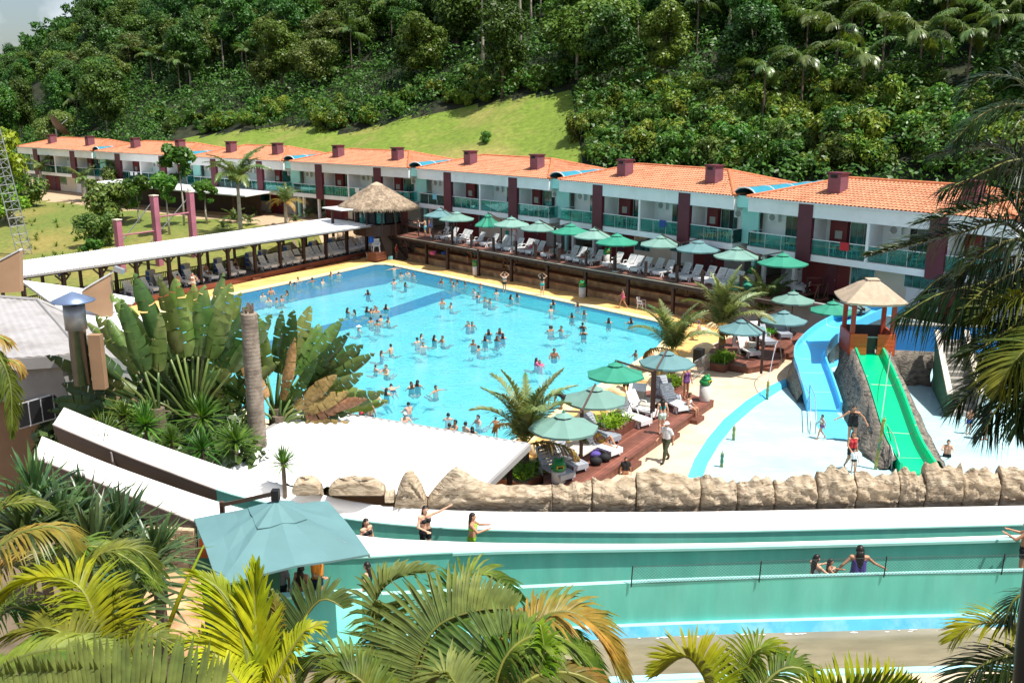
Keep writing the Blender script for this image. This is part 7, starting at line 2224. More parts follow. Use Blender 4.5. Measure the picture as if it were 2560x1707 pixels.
for i, (x0, x1, yb, yt) in enumerate(panels):
 rg = random.Random(60 + i)
 T_ = 28.35
 nxp, nzp = 30, 20
 base0, base1 = Q(x0 + 1.0, yb + 4, T_), Q(x1 - 1.0, yb + 4, T_)
 hgt = (yb - yt) / FOC * T_ / 0.93 * 1.02
 first = i in (0, 2, 3, 16)
 rows = []
 ph = [rg.uniform(0, 6.28) for _ in range(6)]
 for k in range(nxp + 1):
  f = k / nxp
  env = (math.sin(PI * min(max(f, 0.0), 1.0)) ** (0.55 if first else 0.22)) * (1 + 0.10 * math.sin(f * 5 + ph[0])) if first else (0.90 + 0.06 * math.sin(PI * f) ** 0.5 + 0.09 * math.sin(f * 5 + ph[0]) + 0.05 * math.sin(f * 17 + ph[1]))
  if i == 3: env = 0.55 + 0.45 * math.exp(-((f - 0.22) / 0.16) ** 2) if f > 0.22 else 0.25 + 0.75 * (f / 0.22) ** 0.8
  if f in (0.0, 1.0): env *= 0.985
  h = max(0.08, hgt * env)
  b = base0.lerp(base1, f)
  col = []
  for j in range(nzp + 1):
   g = j / nzp
   z = h * g
   bulge = 0.0
   lower = (z < 0.34)
   if not lower:
    bulge = 0.045 * math.sin(f * 14 + g * 9 + ph[1]) * math.sin(g * 12 - f * 7 + ph[2]) + 0.06 * abs(math.sin((f * (x1 - x0) / 16 + g * 7 + 0.8 * math.sin(g * 6 + ph[4])) + ph[3])) + rg.uniform(-0.035, 0.035)
    bulge += 0.035 * math.sin(PI * f) ** 0.3
   edge = 0.05 * (1 - min(1, min(f, 1 - f) * 28))
   back = 0.55 * max(0.0, g - 0.72) / 0.28 * 0.6
   col.append(Vector((b.x, b.y - bulge + edge + back, b.z - 0.12 + z + 0.12 * g)))
  col += [Vector((b.x, b.y + 0.5, b.z - 0.12 + h * 0.9)), Vector((b.x, b.y + 0.55, b.z - 0.4))]
  rows.append(col)
 mm = MB().loft(rows)
 for row in (rows[0], rows[-1]): mm.add(row, [tuple(range(len(row)))])
 o = mm.build('rock', MT['rock'], rw, smooth=False)
 recalc(o.data)
 o.data.polygons.foreach_set('use_smooth', [True] * len(o.data.polygons))
# bar with white metal roof
br0, br1 = P(769, 1020, 2.85), P(1320, 1112, 2.85)
rdir = (br1 - br0).normalized(); rper = Vector((rdir.y, -rdir.x, 0))
if rper.y > 0: rper = -rper
bar = thing('pool_bar', 'low pool bar under a wide white ribbed metal roof', 'building', (0, 0, 0))
Lr = (br1 - br0).length
f1 = P(1175, 1250, 2.75); f0 = P(455, 1190, 2.75)
nrib = 110
rA, rB = [], []
for k in range(nrib + 1):
 f = k / nrib; z = (0.0, 0.06, 0.06, 0.0)[k % 4]
 rA.append(br0.lerp(br1, f) + Vector((0, 0, z))); rB.append(f0.lerp(f1, f) + Vector((0, 0, z)))
MB().loft([rA, rB]).build('roof', MT['white_roof'], bar)
MB().beam(br0 + Vector((0, 0, -0.06)) - rper * 0.06, br1 + Vector((0, 0, -0.06)) - rper * 0.06, 0.12, 0.2).build('fascia', MT['grey_trim'], bar)
MB().beam(br1 + Vector((0, 0, -0.06)) + rdir * 0.05, f1 + Vector((0, 0, -0.06)) + rdir * 0.05, 0.12, 0.22).build('fascia', MT['grey_trim'], bar)
MB().beam(br0 + Vector((0, 0, -0.06)) - rdir * 0.05, f0 + Vector((0, 0, -0.06)) - rdir * 0.05, 0.12, 0.22).build('fascia', MT['grey_trim'], bar)
for q in (br0.lerp(br1, 0.05) + rper * 0.5, br0.lerp(br1, 0.5) + rper * 0.5, br0.lerp(br1, 0.95) + rper * 0.5, f1 - rdir * 0.6 - rper * 0.5):
 MB().beam((q.x, q.y, 0), (q.x, q.y, 2.7), 0.2, 0.2).build('post', MT['wood_dark'], bar)
cb = br0.lerp(br1, 0.5) + rper * 2.5
MB().box(-3.6, 3.6, -1.0, 1.0, 0, 1.1).moved((cb.x, cb.y, 0), math.atan2(rdir.y, rdir.x)).build('counter', MT['tan_wall'], bar)
# restaurant at the left with grey metal roof, sails and stove pipe
rs = thing('restaurant', 'grey building with low metal hip roof at the left edge', 'building', (0, 0, 0))
e = [Q(-120, 905, 33), Q(145, 888, 33.2), Q(205, 880, 34.0), Q(335, 905, 40)]
ap = Q(150, 752, 41); ap2 = Q(-200, 705, 43)
r_a = Q(-120, 735, 42); r_b = Q(95, 752, 41); r_c = Q(180, 775, 41); r_d = Q(330, 860, 42)
m = MB()
nk = 26
rows = []
for k in range(nk + 1):
 f = k / nk
 lo = e[0].lerp(e[1], f * 1.25) if f < 0.8 else e[1].lerp(e[2], (f - 0.8) / 0.2)
 hi = r_a.lerp(r_b, f)
 z = 0.03 if k % 2 else 0.0
 rows.append([up(lo, z), up(lo.lerp(hi, 0.5), z + 0.02), up(hi, z)])
m.loft(rows); m.build('roof', MT['grey_metal'], rs)
m = MB(); rows = []
for k in range(15):
 f = k / 14; rows.append([up(e[2].lerp(e[3], f), 0.03 * (k % 2)), up(r_b.lerp(r_d, f), 0.03 * (k % 2))])
m.loft(rows); m.build('roof_slope', MT['grey_metal'], rs)
MB().tube([up(r_a, 0.04), up(r_b, 0.05)], 0.08, 6).build('ridge_cap', MT['grey_trim'], rs)
MB().tube([up(r_b, 0.05), up(e[2], 0.05)], 0.08, 6).build('ridge_cap', MT['grey_trim'], rs)
MB().tube([up(r_b, 0.05), up(r_d, 0.05)], 0.08, 6).build('ridge_cap', MT['grey_trim'], rs)
for a, b in ((e[0], e[1]), (e[1], e[2]), (e[2], e[3])):
 MB().beam(up(a, -0.22), up(b, -0.22), 0.14, 0.42).build('gutter_fascia', MT['grey_trim'], rs)
 a2, b2 = up(a, -0.4), up(b, -0.4)
 MB().add([a2 + Vector((0, 0.15, 0)), b2 + Vector((0, 0.15, 0)), b2 + Vector((0, 0.3, -1.25)), a2 + Vector((0, 0.3, -1.25))], [(0, 1, 2, 3)]).build('eave_wall', MT['grey_wall'], rs)
 MB().add([a2 + Vector((0, 1.2, -1.2)), b2 + Vector((0, 1.2, -1.2)), Vector((b2.x, b2.y + 1.2, -1)), Vector((a2.x, a2.y + 1.2, -1))], [(0, 1, 2, 3)]).build('lower_wall', MT['tan_wall'], rs)
wn0, wn1 = Q(40, 1010, 33.6), Q(162, 975, 33.9)
wv = (wn1 - wn0)
fr = MB().add([wn0, wn1, up(wn1, -0.95), up(wn0, -0.95)], [(0, 1, 2, 3)]).build('window_band', MT['alu'], rs)
for k in range(4):
 a = wn0 + wv * (k + 0.06) / 4; b = wn0 + wv * (k + 0.96) / 4
 MB().add([up(a, -0.05) + Vector((0, -0.03, 0)), up(b, -0.05) + Vector((0, -0.03, 0)), up(b, -0.9) + Vector((0, -0.03, 0)), up(a, -0.9) + Vector((0, -0.03, 0))], [(0, 1, 2, 3)]).build('pane', MT['dark'], fr)
m = MB(); m.prism([Q(50, 705, 46), Q(215, 728, 47), Q(360, 800, 43), Q(340, 860, 41), Q(180, 800, 42)], 0, 0.12); o = m.build('flat_roof', MT['white_roof'], rs); recalc(o.data)
m = MB(); m.prism([Q(275, 740, 52), Q(340, 752, 53), Q(330, 762, 51), Q(275, 756, 50)], 0, 0.18); o = m.build('canopy_tip', MT['white_roof'], rs); recalc(o.data)
for i, poly in enumerate([[(-70, 690), (48, 628), (50, 730), (-70, 735)], [(205, 728), (275, 687), (275, 800), (205, 770)]]):
 pts = [Q(x, y, 42.5) for x, y in poly]
 if i == 0: pts = [Q(x, y, 44) for x, y in poly]
 m = MB(); dpt = Vector((0, 0.35, 0))
 m.add(pts + [p + dpt for p in pts], [(0, 1, 2, 3), (7, 6, 5, 4), (0, 4, 5, 1), (1, 5, 6, 2), (2, 6, 7, 3), (3, 7, 4, 0)])
 fwl = m.build('fin_wall', MT['tan_wall'], rs)
 MB().beam(up(pts[0], 0.06) + Vector((0, 0.17, 0)), up(pts[1], 0.06) + Vector((0, 0.17, 0)), 0.42, 0.06).build('fin_cap', MT['alu'], fwl)
fl_ = thing('floodlight', 'grey floodlight on the tip of the right tan fin wall', 'lamp', Q(292, 672, 42.4))
MB().tube([(-0.4, 0.1, -0.25), (0, 0, 0)], 0.03, 6).build('arm', MT['galv'], fl_)
MB().obox((0.1, 0, -0.05), (0.2, 0, -0.08), (0, 0.14, 0), (0.03, 0, 0.1)).build('lamp_head', MT['galv'], fl_)
sp0 = Q(207, 960, 32.3)
pipe = thing('stove_pipe', 'fat steel stove pipe with blue conical cowl', 'chimney', sp0)
top = Q(193, 752, 32.3) - sp0
MB().lathe([(0.29, 0), (0.29, 1.95), (0.31, 1.95), (0.31, 2.0), (0.29, 2.0), (0.29, top.z * 0.72)], 20).build('lower_pipe', MT['steel'], pipe, smooth=True)
MB().lathe([(0.355, top.z * 0.70), (0.355, top.z), (0.30, top.z)], 20).build('upper_collar', MT['galv'], pipe, smooth=True)
MB().lathe([(0.10, top.z + 0.02), (0.10, top.z + 0.1)], 10).build('neck', MT['dark'], pipe)
MB().lathe([(0.70, top.z + 0.13), (0.70, top.z + 0.16), (0.3, top.z + 0.34), (0.03, top.z + 0.46)], 20).build('cowl', M('blue_grey_metal', (0.2, 0.27, 0.42), 0.35, 0.1, 2, metal=0.5), pipe, smooth=True)
MB().box(0.33, 0.75, 0.0, 0.3, -0.2, top.z * 0.62).build('brown_flue_box', MT['tan_wall'], pipe)
# platform under the large parasol
plat = thing('slide_platform', 'start platform with dark green walls under the large parasol', 'platform', (0, 0, 0))
pA = Q(495, 1400, 22.3); pB = Q(850, 1400, 23.8)
MB().add([Q(488, 1300, 23.0), Q(560, 1330, 24.4), Vector((*Q(560, 1330, 24.4)[:2], 1.0)), Vector((*Q(488, 1300, 23.0)[:2], 1.0))], [(0, 1, 2, 3)]).build('left_wall', MT['teal_paint'], plat)
MB().add([Q(497, 1345, 22.7), Q(530, 1345, 22.75), Q(530, 1404, 22.75), Q(497, 1404, 22.7)], [(0, 1, 2, 3)]).build('orange_panel', MT['orange'], plat)
q0, q1 = Q(490, 1400, 22.2), Q(860, 1485, 22.9)
MB().add([Q(486, 1392, 22.4), Q(700, 1410, 22.8), Q(700, 1560, 22.3), Q(490, 1540, 22.0)], [(0, 1, 2, 3)]).build('front_wall', MT['green_dark'], plat)
MB().add([Q(555, 1500, 22.6), Q(905, 1482, 23.2), Q(905, 1640, 22.6), Q(555, 1640, 22.0)], [(0, 1, 2, 3)]).build('front_wall', MT['teal_paint'], plat)
MB().beam(Q(555, 1497, 22.62), Q(905, 1479, 23.22), 0.24, 0.06).build('top_ledge', MT['teal_ledge'], plat)
MB().add([Vector((-9, 21.2, 1.95)), Vector((-3.6, 21.2, 1.95)), Vector((-3.6, 24.5, 1.95)), Vector((-9, 24.5, 1.95))], [(0, 1, 2, 3)]).build('floor', MT['concrete'], plat)
sw_ = thing('stacked_stone_wall', 'tan stacked stone wall left of the slide platform', 'wall', (0, 0, 0))
s0_, s1_ = Q(365, 1315, 23.4), Q(488, 1318, 22.8)
rg = random.Random(12)
MB().add([up(s0_, 0.0) + Vector((0, 0.12, 0)), up(s1_, 0.0) + Vector((0, 0.12, 0)), up(s1_, -1.45) + Vector((0, 0.02, 0)), up(s0_, -1.45) + Vector((0, 0.02, 0))], [(0, 1, 2, 3)]).build('backing', MT['earth'], sw_)
for r_ in range(18):
 x = 0.0
 while x < 1.0:
  w = rg.uniform(0.12, 0.3); x1 = min(1.0, x + w)
  a, b = s0_.lerp(s1_, x + 0.006), s0_.lerp(s1_, x1 - 0.006)
  z = -0.02 - 0.078 * r_; y = -0.012 * r_ * 0 + rg.uniform(-0.05, 0.02)
  MB().obox((a + b) / 2 + Vector((0, y - 0.02, z - 0.036)), (b - a) / 2, (0, 0.08, 0), (0, 0, 0.032 + rg.uniform(-.004, .002))).build('stone', MT['rock_base'], sw_)
  x = x1
ap_ = Q(690, 1252, 22.6)
bigp = thing('large_parasol', 'large faded blue green square parasol over the slide platform', 'parasol', (ap_.x, ap_.y, 1.96))
cor = [Q(485, 1296, 22.9), Q(545, 1464, 20.6), Q(925, 1385, 21.6), Q(818, 1251, 24.2)]
o0 = Vector((ap_.x, ap_.y, 1.96))
tp = ap_ - o0
cr = [c - o0 for c in cor]
N8 = []
for i in range(4):
 a, b = cr[i], cr[(i + 1) % 4]
 N8 += [a, a.lerp(b, 0.25) + Vector((0, 0, 0.05)), a.lerp(b, 0.5) + Vector((0, 0, 0.10)), a.lerp(b, 0.75) + Vector((0, 0, 0.05))]
rows = [[tp] * 16]
for f in (0.12, 0.3, 0.5, 0.75, 1.0):
 rows.append([tp.lerp(p, f) + Vector((0, 0, -0.10 * math.sin(PI * f) * (0.5 + 0.5 * (k % 2)) + 0.012 * math.sin(k * 2.1 + f * 9))) for k, p in enumerate(N8)])
can = MB().loft(rows, closed=True).build('canopy', MT['umb_blue'], bigp, smooth=False)
MB().loft([rows[-1], [p - Vector((0, 0, 0.05)) for p in rows[-1]]], closed=True).build('hem', MT['umb_blue'], can)
vr_ = [tp.lerp(q, 0.34) + Vector((0, 0, -0.10 * math.sin(PI * 0.34) * (0.5 + 0.5 * (k % 2)) + 0.03 + 0.012 * math.sin(k * 1.7))) for k, q in enumerate(N8)]
MB().loft([[up(tp, 0.03)] * 16, vr_, [up(p, -0.02) for p in vr_]], closed=True).build('vent', MT['umb_blue'], can)
for c in cr: MB().beam(tp - Vector((0, 0, 0.1)), c - Vector((0, 0, 0.06)), 0.03, 0.04).build('rib', MT['galv'], bigp)
MB().obox(tp + Vector((0, 0, 0.16)), (0.09, 0, 0), (0, 0.09, 0), (0, 0, 0.13)).build('hub', MT['black'], bigp)
ae = Q(555, 1262, 24.6) - o0
MB().beam(tp + Vector((0, 0, 0.2)), ae, 0.09, 0.1).build('arm', MT['brown_metal'], bigp)
MB().beam(ae + Vector((0, 0, 0.1)), Vector((ae.x, ae.y, -1)), 0.11, 0.11).build('post', MT['brown_metal'], bigp)
pv_ = fill('near_path', [Q(300, 1420, 22.0), Q(500, 1430, 21.8), Q(520, 1640, 18), Q(300, 1640, 18)], [], MT['bleacher'], None)
# garden plants and near palms
SIL = [frond_mesh(2.9, e0, e1, 0.88, 74, 0.05, LM['palm_silver'], LM['stem'], 70 + i, fold=False, seg=3, droop=0.45, vee=0.35, rs=0.028, a0=58, a1=18) for i, (e0, e1) in enumerate([(86, 45), (82, 18), (76, 2), (68, -18), (84, 30), (60, -30)])]
OLD = [frond_mesh(2.6, e0, e1, 0.55, 46, 0.06, LM['palm_old'], LM['stem'], 90 + i, fold=False, seg=3, droop=0.7, vee=0.2, rs=0.035) for i, (e0, e1) in enumerate([(40, -55), (25, -70)])]
for i, (w, wc, s, nf, tx) in enumerate([((7, 545, 1410), (7, 560, 1180), 1.12, 15, 'arching silver green palm nearest the rock wall beside the white roof'), ((7, 1775, 560), (7, 1770, 420), 1.15, 16, 'silver green palm behind the pale blue parasol at the pool edge'),
          ((11, 600, 1480), (11, 620, 1080), 1.2, 16, 'full silver green palm with yellow lower fronds by the white cabinet'), ((11, 1210, 1050), (11, 1210, 860), 1.2, 15, 'silver green palm with yellow fronds in front of the sun deck end')]):
 b = P(*W(*w), 0.2)
 hh = (W(*w)[1] - W(*wc)[1]) / FOC * (b.y / CT) / 0.93
 palm('triangle_palm', tx, b, max(0.7, hh), nf, SIL, 'silver palms by the pool', seed=20 + i, sc=s, old=OLD, r0=0.2, r1=0.16, trunk_mat=MT['trunk'])
DKF = [frond_mesh(3.0, e0, e1, 0.7, 44, 0.07, LM['palm_far'], LM['stem'], 110 + i, fold=False, seg=3, droop=0.6, vee=0.3, rs=0.04) for i, (e0, e1) in enumerate([(80, 5), (65, -20), (50, -45), (72, -5)])]
for i, (x, y, yc, s, nf, tx, hz) in enumerate([(107, 482, 432, 1.15, 14, 'dark palm at the left end of the lawn in front of the leftmost hotel block', 2.2), (211, 507, 462, 1.0, 13, 'dark palm on the lawn edge right of the leftmost palm', 2.1), (300, 500, 438, 1.0, 11, 'loose palm rising behind the left end of the white pavilion roof', 2.0),
            (604, 602, 482, 1.6, 17, 'tall feathery palm in front of the right end of the white pavilion', 1.4), (717, 576, 520, 0.95, 12, 'small yellowing palm left of the thatched kiosk', 1.8)]):
 p = P(x, y, hz); p.z = terrain_z(p.x, p.y)
 hh = (y - yc) / FOC * (p.y / CT)
 palm('garden_palm', tx, p, max(0.8, hh), nf, OLD + DKF[:2] if i == 4 else DKF, 'palms on the garden lawn', seed=40 + i, sc=s, r0=0.22, r1=0.16, trunk_mat=MT['trunk_pale'])
for i, (x, y, s) in enumerate([(587, 585, 1.25), (640, 566, 0.9), (690, 560, 0.9), (808, 562, 1.25), (770, 575, 0.9), (560, 600, 0.8), (625, 590, 0.9), (740, 590, 0.8), (850, 570, 0.7)]):
 p = P(x, y, 1.0); p.z = terrain_z(p.x, p.y)
 t = thing('cycad', 'low spiky green cycad behind the pergola roof, %s from left' % ORD[[1, 3, 4, 7, 6, 0, 2, 5, 8][i]], 'cycad', p, i * 0.9, 'cycads behind the pergola')
 for k in range(13):
  o = link(bpy.data.objects.new('frond', DKF[(k * 2) % 4][0]), t); o.rotation_euler = (0, 0, k * 2.4); o.location = (0, 0, 0.15); o.scale = (0.5 * s, 0.5 * s, 0.55 * s)
gme, gLC = crown_mesh('crown', 501, 1.7, 2.6, 14, 1500, 0.3, LM['garden'], base=0.0, flat=0.8)
gme2, gLC2 = crown_mesh('crown', 502, 2.4, 3.0, 18, 2600, 0.24, LM['forest_c'], base=-0.4, flat=0.9)
gme3, gLC3 = crown_mesh('crown', 503, 2.6, 4.6, 22, 3200, 0.3, LM['lime'], base=-0.5, flat=0.9)
def garden_tree(px, py, cy, me, s, label, hz=1.2, trunk=True, name='garden_tree', cat='tree', sx=1.0):
 p = P(px, py, hz); p.z = terrain_z(p.x, p.y)
 hh = max(0.05, (py - cy) / FOC * (p.y / CT))
 t = thing(name, label, cat, p, (px * 7) % 6)
 o = link(bpy.data.objects.new('crown', me), t); o.location = (0, 0, hh); o.scale = (s * sx, s * sx, s)
 if trunk: MB().tube([(0, 0, -0.3), (0.1, 0, hh * 0.5), (0, 0, hh + s)], [0.13, 0.1, 0.04], 7).build('trunk', MT['trunk_pale'], t, smooth=True)
 else: MB().tube([(0, 0, -0.3), (0, 0, hh + s)], [0.08, 0.03], 5).build('trunk', MT['trunk'], t)
garden_tree(425, 600, 520, gme, 1.0, 'slim light green tree between the pink columns')
garden_tree(462, 586, 475, gme, 1.25, 'tall slim light green tree behind the right pink column')
garden_tree(350, 575, 530, gme, 1.1, 'small light green tree left of the middle pink column')
garden_tree(520, 583, 530, gme, 0.8, 'small young tree right of the pink columns')
garden_tree(274, 570, 545, gme2, 1.3, 'large dense olive bush at the left end of the pavilion', trunk=False, name='garden_bush', cat='bush')
garden_tree(253, 612, 595, gme2, 1.0, 'dense olive bush on the lawn below the pavilion', trunk=False, name='garden_bush', cat='bush')
garden_tree(292, 520, 480, gme2, 0.8, 'upper olive bush in front of the pavilion roof', trunk=False, name='garden_bush', cat='bush')
garden_tree(60, 535, 510, gme2, 1.3, 'brownish bush beside the lattice mast', trunk=False, name='garden_bush', cat='bush')
garden_tree(15, 560, 530, gme2, 1.3, 'dark bush at the left picture edge behind the mast', trunk=False, name='garden_bush', cat='bush')
garden_tree(235, 640, 628, gme, 0.6, 'small bright green bush behind the pergola roof', trunk=False, name='garden_bush', cat='bush')
garden_tree(610, 655, 645, gme, 0.4, 'small variegated plant behind the pergola balustrade', trunk=False, name='garden_bush', cat='bush', hz=0.4)
garden_tree(640, 645, 637, gme, 0.4, 'reddish small plant behind the pergola balustrade', trunk=False, name='garden_bush', cat='bush', hz=0.4)
p = Q(14, 470, 105); p.z = terrain_z(p.x, p.y)
t = thing('lime_tree', 'bright yellow green tree at the left picture edge', 'tree', p)
o = link(bpy.data.objects.new('crown', gme3), t); o.location = (0, 0, 5.0); o.scale = (1.1, 1.1, 1.5)
o = link(bpy.data.objects.new('crown', gme3), t); o.location = (0.3, 0, 1.5); o.scale = (0.9, 0.9, 0.9)
MB().tube([(0, 0, -0.3), (0, 0, 8)], [0.2, 0.06], 6).build('trunk', MT['trunk'], t)
rgw = random.Random(6)
wd = rosette_mesh('tuft', 3, 18, 0.5, 0.05, LM['shrub'], 20, 85)
for i in range(40):
 x, y = rgw.uniform(70, 260), rgw.uniform(525, 640)
 p = P(x, y, 1.0); p.z = terrain_z(p.x, p.y)
 o = ref_obj('weed_tuft', wd, None, p, rgw.uniform(0, 6), rgw.uniform(0.7, 1.6)); tag(o, 'small weed tuft on the sloping lawn', 'weed', 'weed tufts on the lawn')
# traveller's palms
def paddle(L, W_, seed, torn=0.35):
 """broad paddle leaf along +X with torn side segments"""
 rg = random.Random(seed)
 m = MB()
 n_ = 16
 for sg in (-1, 1):
  grp_droop, k = 0.2, 0
  while k < n_:
   g = rg.choice([1, 2, 2, 3, 4]) if rg.random() < torn + 0.35 else 5
   k1 = min(n_, k + g)
   dr = rg.uniform(0.02, 0.30) if rg.random() > torn else rg.uniform(0.25, 0.75)
   sw_ = rg.uniform(-0.03, 0.03)
   rows = []
   for j in range(k, k1 + 1):
    s = j / n_
    f = j - k
    gap = 0.012 if j in (k, k1) else 0
    w = W_ * (math.sin(PI * (0.06 + 0.94 * s) ** 0.7) ** 0.6) * rg.uniform(0.95, 1.03)
    x = s * L + (gap if j == k else -gap)
    zc = -0.12 * L * s * s
    row = []
    for q in range(4):
     r = q / 3
     row.append((x + 0.20 * w * r + sw_ * r * 2, sg * w * r * math.cos(dr * r), zc - w * r * math.sin(dr) * r + 0.10 * w * math.sin(r * 2) - (0.012 if (j % 2) else 0) * r))
    rows.append(row)
   m.loft(rows)
   k = k1
 rib = MB(); rib.tube([(-0.02, 0, -0.01), (L * 0.4, 0, -0.02 - 0.12 * L * 0.16), (L, 0, -0.12 * L)], [0.035, 0.025, 0.008], 6)
 return m, rib
PAD = {}
for i in range(5):
 for mk in ('banana', 'banana_dark', 'banana_dry'):
  m, r = paddle(2.3 + 0.15 * i, 0.40 + 0.025 * (i % 3), 200 + i, 0.45 + 0.1 * i)
  PAD[(mk, i)] = (m.mesh('leaf_blade', LM[mk], True), r.mesh('midrib', LM['stem'], True))
def travellers_palm(label, base, angs, plane, pet=2.4, seed=0, sc=1.0, mats=('banana',)):
 rg = random.Random(seed)
 t = thing('travellers_palm', label, 'palm', base, plane, "fan palms with paddle leaves")
 MB().tube([(0, 0, -0.3), (0, 0, 0.9)], [0.28, 0.24], 10).build('trunk', MT['trunk'], t)
 for k, a in enumerate(angs):
  mk = mats[k % len(mats)]
  e = math.radians(a)
  d = Vector((math.cos(e), rg.uniform(-0.16, 0.16), math.sin(e))).normalized()
  L = pet * rg.uniform(0.85, 1.1) * sc
  tip = Vector((0, 0, 0.7)) + d * L
  st = MB().tube([(d.x * 0.1, 0, 0.5), Vector((0, 0, 0.7)) + d * L * 0.5, tip], [0.075, 0.055, 0.04], 6).build('petiole', LM['banana'], t, smooth=True)
  lb, rbm = PAD[(mk, rg.randint(0, 4))]
  o = link(bpy.data.objects.new('leaf_blade', lb), t)
  x = d
  y = Vector((0, 1, 0)) if rg.random() < 0.5 else Vector((0, -1, 0))
  y = (y + Vector((rg.uniform(-.5, .5), 0, rg.uniform(-.5, .5)))).normalized()
  sidev = Vector((-d.z, 0, d.x))
  tw_ = rg.uniform(-0.7, 0.7)
  y = (sidev * math.cos(tw_) + Vector((0, 1, 0)) * math.sin(tw_)).normalized()
  z = x.cross(y).normalized(); y = z.cross(x)
  if z.y > 0: y, z = -y, -z
  R = Matrix((x, y, z)).transposed().to_4x4()
  o.matrix_local = Matrix.Translation(tip) @ R @ Matrix.Scale(sc * rg.uniform(0.85, 1.1), 4)
  link(bpy.data.objects.new('midrib', rbm), o)
 return t
travellers_palm('big fan of broad paddle leaves left of the bare palm trunk', Q(490, 1090, 35.0), [93, 82, 104, 72, 116, 128, 60, 140, 50, 88, 110, 66, 98, 78, 150, 122], 0.1, 2.3, 3, 1.05, ('banana', 'banana', 'banana_dark', 'banana'))
travellers_palm('ragged fan of paddle leaves right of the bare palm trunk', Q(690, 1075, 37.0), [96, 84, 72, 60, 48, 36, 24, 12, 105, 66, 42, 30, 18, 78, 54, 5], -0.05, 1.9, 4, 0.95, ('banana', 'banana_dark', 'banana', 'banana', 'banana_dark', 'banana_dark'))
travellers_palm('low dark fan of paddle leaves beside the stove pipe', Q(400, 1080, 33.5), [150, 160, 140, 128, 170, 115, 178, 100, 85], 0.2, 1.9, 6, 0.85, ('banana_dark', 'banana_dark', 'banana'))
travellers_palm('dry brown and green paddle fan low behind the white roof corner', Q(700, 1095, 36.0), [25, 8, 40, -5, 60, 15, 80, 150, 120], 0.0, 1.2, 8, 0.8, ('banana_dry', 'banana_dark', 'banana_dry'))
travellers_palm('dense low dark paddle leaves under the big fan', Q(520, 1085, 36.5), [95, 80, 110, 65, 125, 50, 140, 35, 150, 88, 102, 72, 118], 0.15, 0.7, 12, 0.95, ('banana_dark', 'banana_dark', 'banana_dark', 'banana'))
travellers_palm('second low dark paddle clump left of the bare trunk', Q(430, 1080, 36.0), [95, 75, 115, 55, 135, 40, 150, 85, 105], 0.0, 0.7, 14, 0.9, ('banana_dark',))
ct = Q(644, 1095, 33.4)
h_ = (1095 - 790) / FOC * 33.4 / 0.97 + 1.6
t = thing('bare_palm_trunk', 'cut bare grey palm trunk with ring scars between the paddle leaf fans', 'tree trunk', ct + Vector((0, 0, -1.6)))
prof_ = []
z = 0.0
rg = random.Random(2)
while z < h_:
 r = 0.325 - 0.05 * (z / h_)
 prof_ += [(r, z), (r + 0.012, z + 0.05), (r - 0.004, z + 0.10)]
 z += 0.11 + 0.04 * rg.random()
MB().lathe(prof_, 18).build('trunk', MT['palm_trunk'], t, smooth=True)
m = MB()
for k in range(14):
 an = rg.uniform(0, 6.28); m.beam((0.14 * math.cos(an), 0.14 * math.sin(an), h_ - 0.1), (0.2 * math.cos(an), 0.2 * math.sin(an), h_ + rg.uniform(0.05, 0.42)), 0.07, 0.03)
o = m.build('stub', MT['trunk'], t)
# yuccas
YU = [rosette_mesh('leaves', 10 + i, 110, 0.95, 0.055, LM['yucca'], -30, 88, 0.12) for i in range(3)]
SW = [rosette_mesh('leaves', 30 + i, 70, 1.0, 0.075, LM['sword'], -5, 88, 0.3) for i in range(3)]
for i, (x, y, t_, s) in enumerate([(262, 1085, 30.5, 0.95), (365, 1065, 31.5, 1.15), (505, 1045, 32.5, 1.2), (590, 1105, 31.5, 1.05), (505, 1125, 30.8, 0.95), (430, 1105, 31.0, 0.8), (310, 1040, 31.5, 0.8), (708, 1160, 28.9, 0.75)]):
 c = Q(x, y, t_)
 t = thing('yucca', 'spiky green yucca above the white slide, %s from left' % ORD[[0, 2, 4, 6, 5, 3, 1, 7][i]], 'yucca', (c.x, c.y, c.z - 1.2), i * 1.3, 'yuccas above the white slide')
 o = link(bpy.data.objects.new('leaves', YU[i % 3]), t); o.location = (0, 0, 1.2); o.scale = (s, s, s)
 MB().tube([(0, 0, -1.5), (0, 0, 1.25)], [0.09, 0.07], 6).build('trunk', MT['trunk'], t)
rng = np.random.default_rng(21)
Cb = []
for k in range(1500):
 x = rng.uniform(100, 790); y = rng.uniform(1010, 1120)
 p = Q(x, y, rng.uniform(31.5, 38)); Cb.append((p.x, p.y, rng.uniform(0.2, 3.3 if x < 640 else 1.8)))
Cb = np.repeat(np.array(Cb), 9, axis=0)
D = rng.normal(size=Cb.shape); D /= np.linalg.norm(D, axis=1, keepdims=True)
V, F = leaf_quads(Cb + D * 0.45, D + np.array([0, -.2, .6]), 0.3, rng)
o = link(bpy.data.objects.new('planting_bed', np_mesh('planting_bed', V, F, LM['banana_dark']))); tag(o, 'leafy ground planting under the paddle leaf fans', 'plants', kind='stuff')
